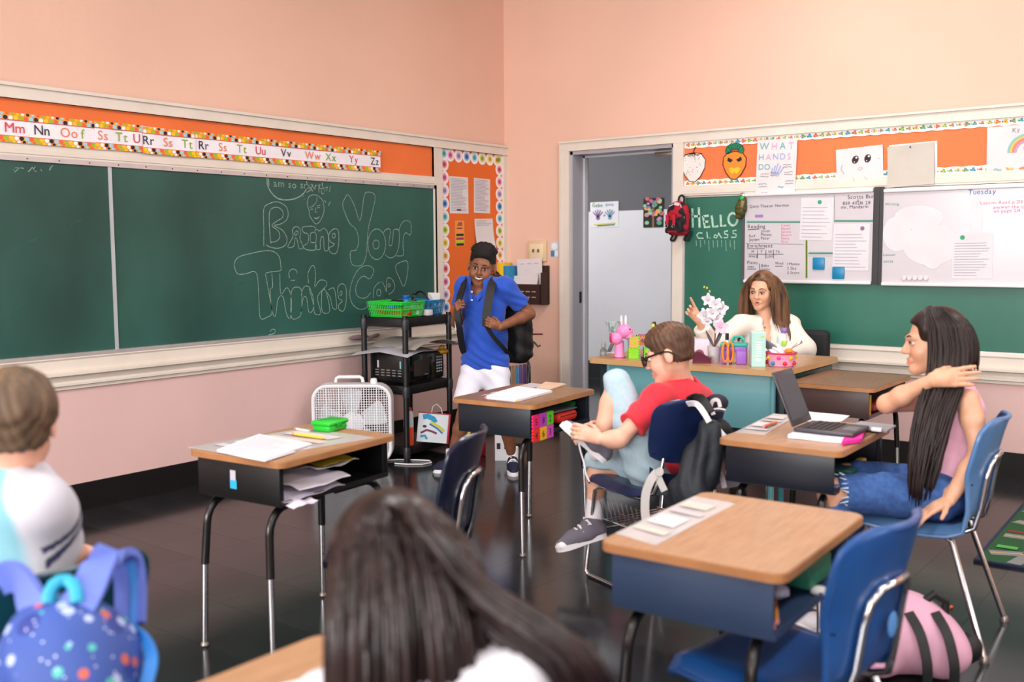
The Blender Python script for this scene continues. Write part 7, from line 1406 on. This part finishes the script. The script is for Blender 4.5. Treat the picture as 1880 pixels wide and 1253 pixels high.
S = Soft(.0045); S.ell(lerp(nk, chest, .6), (.128, .10, .15), R_t, .05).ell(lerp(chest, pel, .5), (.135, .105, .2), R_t, .06).cone(shL, shR, .052, .052, .05).cone(nk+V((0, 0, -.045)), nk+V((0, 0, -.012)), .072, .056, .03)
slR, slL = lerp(shR, elR, .80), lerp(shL, elL, .8); S.cone(shR, slR, .056, .056, .04).cone(shL, slL, .056, .056, .04); cut(S, slR, elR-shR, .08); cut(S, slL, elL-shL, .08); cut(S, nk+V((0, 0, -.010)), (0, 0, 1), .05)
soft_obj('raglan_shirt', S, M('raglan_jersey', '#c0c0ca', .8, var=.03, bump=.12, bs=200, attr='Col'), lb, rag, wr=folds(40, .004, 9))
obj('neck_band', MB().tube([nk+V((0, 0, -.014))+R_t @ V((.056*math.cos(t), .054*math.sin(t), 0)) for t in [i*.393 for i in range(16)]], .008, 8, closed=True), M('aqua_rib', '#5ac0b8', .8), lb, world=True)
TR2 = M('grey_shorts_cloth', '#4a4e5a', .85); S = Soft(.008)
for q in (-1, 1): hp = pel+V((0, q*.08, 0)); S.cone(hp, V((hp.x-.34, hp.y, .48)), .09, .068, .04)
soft_obj('shorts', S, TR2, lb)
# ---------------------------------------------------------------- long-haired girl in front of the camera
D = 1.46; fg = person('person in pale grey tee bent over the oak desk, seen from behind', (4.40, -5.83, 0)); A = lambda px, py, d=0.: at(px, py, D+d)
hC = A(716, 1062, .03); R_h = basis(cdir(-.50, 1), roll=.0, pitch=.36); HS = 1.0; nk = A(748, 1180, .0); pel = V((4.42, -5.83, .50)); shL, shR = A(600, 1300, .05), A(950, 1262, -.09); chest = lerp(nk, pel, .42); R_t = torso_frame(nk, pel, shR-shL)
elL, elR = shL+V((-.06, -.06, -.22)), shR+V((-.04, .08, -.2)); wrL, wrR = V((4.12, elL.y+.06, .74)), V((4.12, elR.y-.05, .74))
S = Soft(.006); S.chain([nk, chest, pel], [.05, .075, .08], .06)
for s_, e_, w_ in ((shL, elL, wrL), (shR, elR, wrR)): limb(S, s_, e_, .042, .038, .032); limb(S, e_, w_, .032, .032, .022)
for q in (-1, 1): hp = pel+V((0, q*.08, 0)); kn = V((hp.x-.38, hp.y, .47)); S.cone(hp, kn, .08, .055, .04); S.cone(kn, V((kn.x+.02, kn.y, .08)), .05, .035, .02); S.cone(V((kn.x+.04, kn.y, .04)), V((kn.x-.15, kn.y, .035)), .036, .03, .02)
SH = Soft(.004); head(SH, hC, R_h, HS, neck=nk, nr=.044); HN = Soft(.0035); hand(HN, wrL, V((-1, 0, 0)), (0, 0, -1), (0, 1, 0), .9, (.2, .2, .2, .2)); hand(HN, wrR, V((-1, 0, 0)), (0, 0, -1), (0, -1, 0), .9, (.2, .2, .2, .2))
soft_obj('body', [S, SH, HN], SK_TN, fg, face_tint(hC, R_h, HS)); face_parts(fg, hC, R_h, HS, '#24150f', '#24160f')
S = Soft(.006); S.ell(lerp(nk, chest, .6), (.13, .098, .14), R_t, .05).ell(lerp(chest, pel, .5), (.13, .10, .2), R_t, .06).cone(shL, shR, .052, .052, .05)
for s_, e_ in ((shL, elL), (shR, elR)): S.cone(s_, lerp(s_, e_, .6), .050, .052, .03); cut(S, lerp(s_, e_, .6), e_-s_, .08)
soft_obj('tee_shirt', S, M('pale_grey_tee', '#d4d4dc', .8, var=.03), fg, wr=folds(40, .004, 11)); S = Soft(.008)
for q in (-1, 1): hp = pel+V((0, q*.08, 0)); S.cone(hp, V((hp.x-.36, hp.y, .47)), .09, .066, .04)
soft_obj('leggings', S, TRO, fg)
colls = [(chest, (.10, .09, .16), R_t)]
hm = strands(hC, R_h, HS*1.0, 1000, .50, .0048, lambda u: (u.x*.35, .8, .1), colls, lambda u: u.y > -.5 or u.z > .6, 9, 20, .0012, taper=.6)
soft_obj('hair_base', haircap(hC, R_h, HS, .014, -.06, .07, -.07, .005), H_FOR, fg); obj('hair', hm, H_FOR, fg, world=True, smooth=180)
hb = MB(); rnd = random.Random(4)                         # the loose fall of hair sweeping over her shoulder
for i in range(260):
    a, b, c_ = rnd.uniform(-1, 1), rnd.uniform(-1, 1), rnd.uniform(0, 1); j = lambda px, py, d, q: A(px+a*20*q+c_*14*q, py+b*13*q+(c_-.5)*10*q, d+.03*b)
    pts = [j(712, 940, .01, .8), j(757, 948, -.06, .8), j(795, 1000, -.09, .9), j(838, 1065, -.09, 1.2), j(895, 1122, -.10, 1.6), j(960, 1172, -.12, 2.0), j(1035, 1232, -.13, 2.3), j(1085, 1330, -.12, 2.4)]
    hb.tube(pts, [.003, .0055, .006, .006, .006, .006, .005, .003], 5)
obj('hair_sweep', hb, H_FOR, fg, world=True, smooth=180)
# ================================================================== bags on chairs and floor
D = depth(V((3.40, -3.10, .6))); A = lambda px, py, d=0.: at(px, py, D+d); kb_ = thing('backpack', 'black backpack with white trim hanging on the navy chair', 'backpack', tuple(A(1285, 900, 0)))
S = Soft(.007); S.chain([A(1302, 790, -.06), A(1290, 850, -.08), A(1268, 905, -.10)], [.045, .065, .085], .05).ell(A(1318, 800, .03), (.06, .06, .07), None, .05).ell(A(1262, 930, -.06), (.10, .07, .06), None, .05); soft_obj('bag_body', S, M('charcoal_nylon', '#20262e', .6, var=.2, bump=.3, bs=60), kb_, wr=folds(44, .008, 12, (2, 1, .4)))
WT = M('white_webbing', '#dcd6dc', .7); mb = MB(); strap(mb, [A(1262, 742, -.03), A(1278, 742, -.10), A(1290, 755, -.13), A(1302, 775, -.13)], .022, .006, -FH_); obj('white_piping', mb, WT, kb_, world=True)
mb = MB(); strap(mb, [A(1290, 735, .0), A(1302, 745, -.06), A(1310, 762, -.08)], .016, .006, -FH_); obj('white_piping', mb, WT, kb_, world=True); mb = MB(); strap(mb, [A(1312, 778, -.07), A(1322, 792, -.08), A(1332, 803, -.08)], .018, .006, -FH_); obj('white_piping', mb, WT, kb_, world=True)
mb = MB(); strap(mb, [A(1270, 738, .0), A(1284, 736, -.06), A(1300, 760, -.10)], .055, .012, -FH_); obj('shoulder_strap', mb, BKN, kb_, world=True); mb = MB(); strap(mb, [A(1246, 888, -.13), A(1254, 902, -.14), A(1262, 918, -.14)], .026, .004, -FH_); obj('tag_strap', mb, M('printed_webbing', '#c9c9d2', .7), kb_, world=True)
obj('side_panel', MB().grid(lambda u, v: A(1328+28*u, 872+26*v-6*u, -.03+.06*u), 4, 4, thick=.006), M('lilac_lining', '#b4b4c8', .7), kb_, world=True); mb = MB(); strap(mb, [A(1322, 868, -.06), A(1326, 880, -.07), A(1330, 896, -.07)], .02, .006, -FH_); obj('white_piping', mb, WT, kb_, world=True)
cp_ = thing('baseball_cap', 'black and white cap perched on the navy chair back', 'cap', tuple(A(1315, 750, .03))); S = Soft(.005); S.ell(A(1316, 740, .05), (.045, .05, .035), None, .01); soft_obj('crown', S, M('navy_cap', '#1c1a2c', .7), cp_); obj('brim', MB().grid(lambda u, v: A(1304+28*u, 752-3*math.sin(u*3)+4*v, -.03+.05*v), 6, 3, thick=.006), WT, cp_, world=True); mb = MB(); strap(mb, [A(1304, 752, -.0), A(1308, 737, -.01), A(1318, 735, -.01), A(1322, 748, -.01)], .014, .005, -FH_); obj('cap_stripe', mb, WT, cp_, world=True)
jk = MB(); strap(jk, [A(1206, 868, -.16), A(1196, 880, -.17), A(1186, 905, -.17), A(1184, 935, -.17), A(1186, 955, -.17)], .032, .004, -FH_); sj = obj('sash', jk, M('grey_webbing', '#c9c5c4', .75), label='pale grey webbing strap tied to the navy chair frame', cat='strap'); mb = MB(); strap(mb, [A(1206, 870, -.16), A(1212, 885, -.16), A(1220, 902, -.16)], .026, .004, -FH_); obj('strap_tail', mb, M('grey_webbing', '#c9c5c4', .75), sj, world=True); mb = MB(); strap(mb, [A(1203, 868, -.165), A(1213, 862, -.17), A(1214, 870, -.17), A(1204, 871, -.165)], .014, .006, -FH_); obj('knot', mb, M('grey_webbing', '#c9c5c4', .75), sj, world=True)
# galaxy-print backpack on the dark teal chair
GX = M('galaxy_print', '#34509c', .6, var=.1); nt = GX.node_tree; b_ = nt.nodes['Principled BSDF']; src = b_.inputs['Base Color'].links[0].from_socket; tc_ = nt.nodes.new('ShaderNodeTexCoord'); prev = src
for i, (sc_v, th_, c_) in enumerate(((13, .27, '#243a86'), (24, .25, '#a8b8e0'), (21, .20, '#c8604a'), (22, .19, '#4ab0a8'), (60, .13, '#c8d0ec'))):
    mp2 = nt.nodes.new('ShaderNodeMapping'); mp2.inputs['Location'].default_value = (i*3.7, i*1.3, i*2.1); vo = nt.nodes.new('ShaderNodeTexVoronoi'); vo.inputs['Scale'].default_value = sc_v; nt.links.new(tc_.outputs['Object'], mp2.inputs[0]); nt.links.new(mp2.outputs[0], vo.inputs['Vector'])
    lt_ = nt.nodes.new('ShaderNodeMath'); lt_.operation = 'LESS_THAN'; lt_.inputs[1].default_value = th_; nt.links.new(vo.outputs['Distance'], lt_.inputs[0]); mx = nt.nodes.new('ShaderNodeMix'); mx.data_type = 'RGBA'; nt.links.new(lt_.outputs[0], mx.inputs[0]); nt.links.new(prev, mx.inputs[6]); mx.inputs[7].default_value = lin(c_); prev = mx.outputs[2]
nt.links.new(prev, b_.inputs['Base Color'])
D = 1.66; A = lambda px, py, d=0.: at(px, py, D+d); gx = thing('backpack', 'blue galaxy print backpack hanging on the dark teal chair', 'backpack', tuple(A(120, 1300, 0)))
S = Soft(.006); S.ell(A(115, 1190, .03), (.10, .09, .09), None, .05).ell(A(120, 1280, .02), (.135, .10, .12), None, .06).ell(A(190, 1230, .06), (.06, .07, .08), None, .05); soft_obj('bag_body', S, GX, gx, wr=folds(34, .006, 13))
PW = M('periwinkle_strap', '#5f74cc', .6, var=.06); BRB = M('bright_blue_trim', '#2a78c8', .5); mb = MB(); strap(mb, [A(130, 1135, .0), A(160, 1085, .02), A(185, 1035, .07), A(205, 1020, .12), A(232, 1030, .17), A(240, 1080, .17), A(238, 1150, .13)], .055, .014, -FH_); obj('shoulder_strap', mb, PW, gx, world=True)
mb = MB(); strap(mb, [A(75, 1140, .0), A(55, 1100, .02), A(35, 1065, .07), A(10, 1060, .12), A(-20, 1080, .16)], .055, .014, -FH_); obj('shoulder_strap', mb, PW, gx, world=True); obj('grab_loop', MB().tube([A(88, 1108, .0), A(90, 1090, .005), A(98, 1075, .01), A(109, 1067, .015), A(122, 1066, .02), A(133, 1072, .015), A(140, 1085, .01), A(142, 1108, .0)], .011, 8), M('aqua_loop', '#2a9ec0', .5), gx, world=True)
mb = MB(); strap(mb, [A(236, 1155, .09), A(262, 1172, .06), A(278, 1205, .04), A(272, 1245, .02), A(255, 1300, .0)], .022, .005, -FH_); obj('side_strap', mb, BRB, gx, world=True); mb = MB(); strap(mb, [A(240, 1030, .16), A(246, 1080, .16), A(244, 1150, .12)], .014, .006, -FH_+RH); obj('strap_edging', mb, BRB, gx, world=True)
# pink backpack on the floor behind the blue chair
pk_ = onz(1660, 1235, 0); D = depth(pk_); A = lambda px, py, d=0.: at(px, py, D+d); pkb = thing('backpack', 'pink backpack with black straps lying on the floor', 'backpack', (pk_.x, pk_.y, 0)); PKM = M('dusty_pink_nylon', '#cc9cb4', .65, var=.05, bump=.1, bs=70)
S = Soft(.008); c0_ = V((pk_.x, pk_.y, 0)); S.ell(c0_+V((0, .02, .12)), (.17, .14, .12), basis(cdir(0, 1)), .05).ell(c0_+RH*-.03+V((0, .05, .20)), (.09, .07, .06), None, .06).ell(c0_+RH*.10-FH_*.05+V((0, 0, .09)), (.09, .08, .08), None, .05).ell(c0_-RH*.13-FH_*.05+V((0, 0, .07)), (.08, .08, .06), None, .05); S.rbox(c0_+V((0, 0, -.2)), (.5, .5, .202), .004, None, .01, True); soft_obj('bag_body', S, PKM, pkb, wr=folds(26, .006, 14))
for u in (-.015, .07): mb = MB(); strap(mb, [c0_+RH*u-FH_*.06+V((0, 0, .225)), c0_+RH*(u+.012)-FH_*.125+V((0, 0, .18)), c0_+RH*(u+.02)-FH_*.165+V((0, 0, .10)), c0_+RH*(u+.022)-FH_*.165+V((0, 0, .03))], .03, .008, -FH_); obj('compression_strap', mb, BKN, pkb, world=True)
obj('wheel', MB().ball(c0_+RH*.20-FH_*.02+V((0, 0, .09)), (.045, .045, .05), 14), BKN, pkb, world=True); obj('carry_loop', MB().tube([c0_+RH*.05+V((0, 0, .235)), c0_+RH*.09+V((0, 0, .265)), c0_+RH*.13+V((0, 0, .24)), c0_+RH*.13+V((0, 0, .20))], .014, 8), BKN, pkb, world=True)
pc_ = onz(1738, 1121, 0); obj('crayon_stub', MB().tube([(pc_.x, pc_.y, .006), (pc_.x+.01, pc_.y+.035, .006)], .006, 8), col('#d8603a', .6), label='orange crayon stub dropped on the dark floor', cat='crayon')
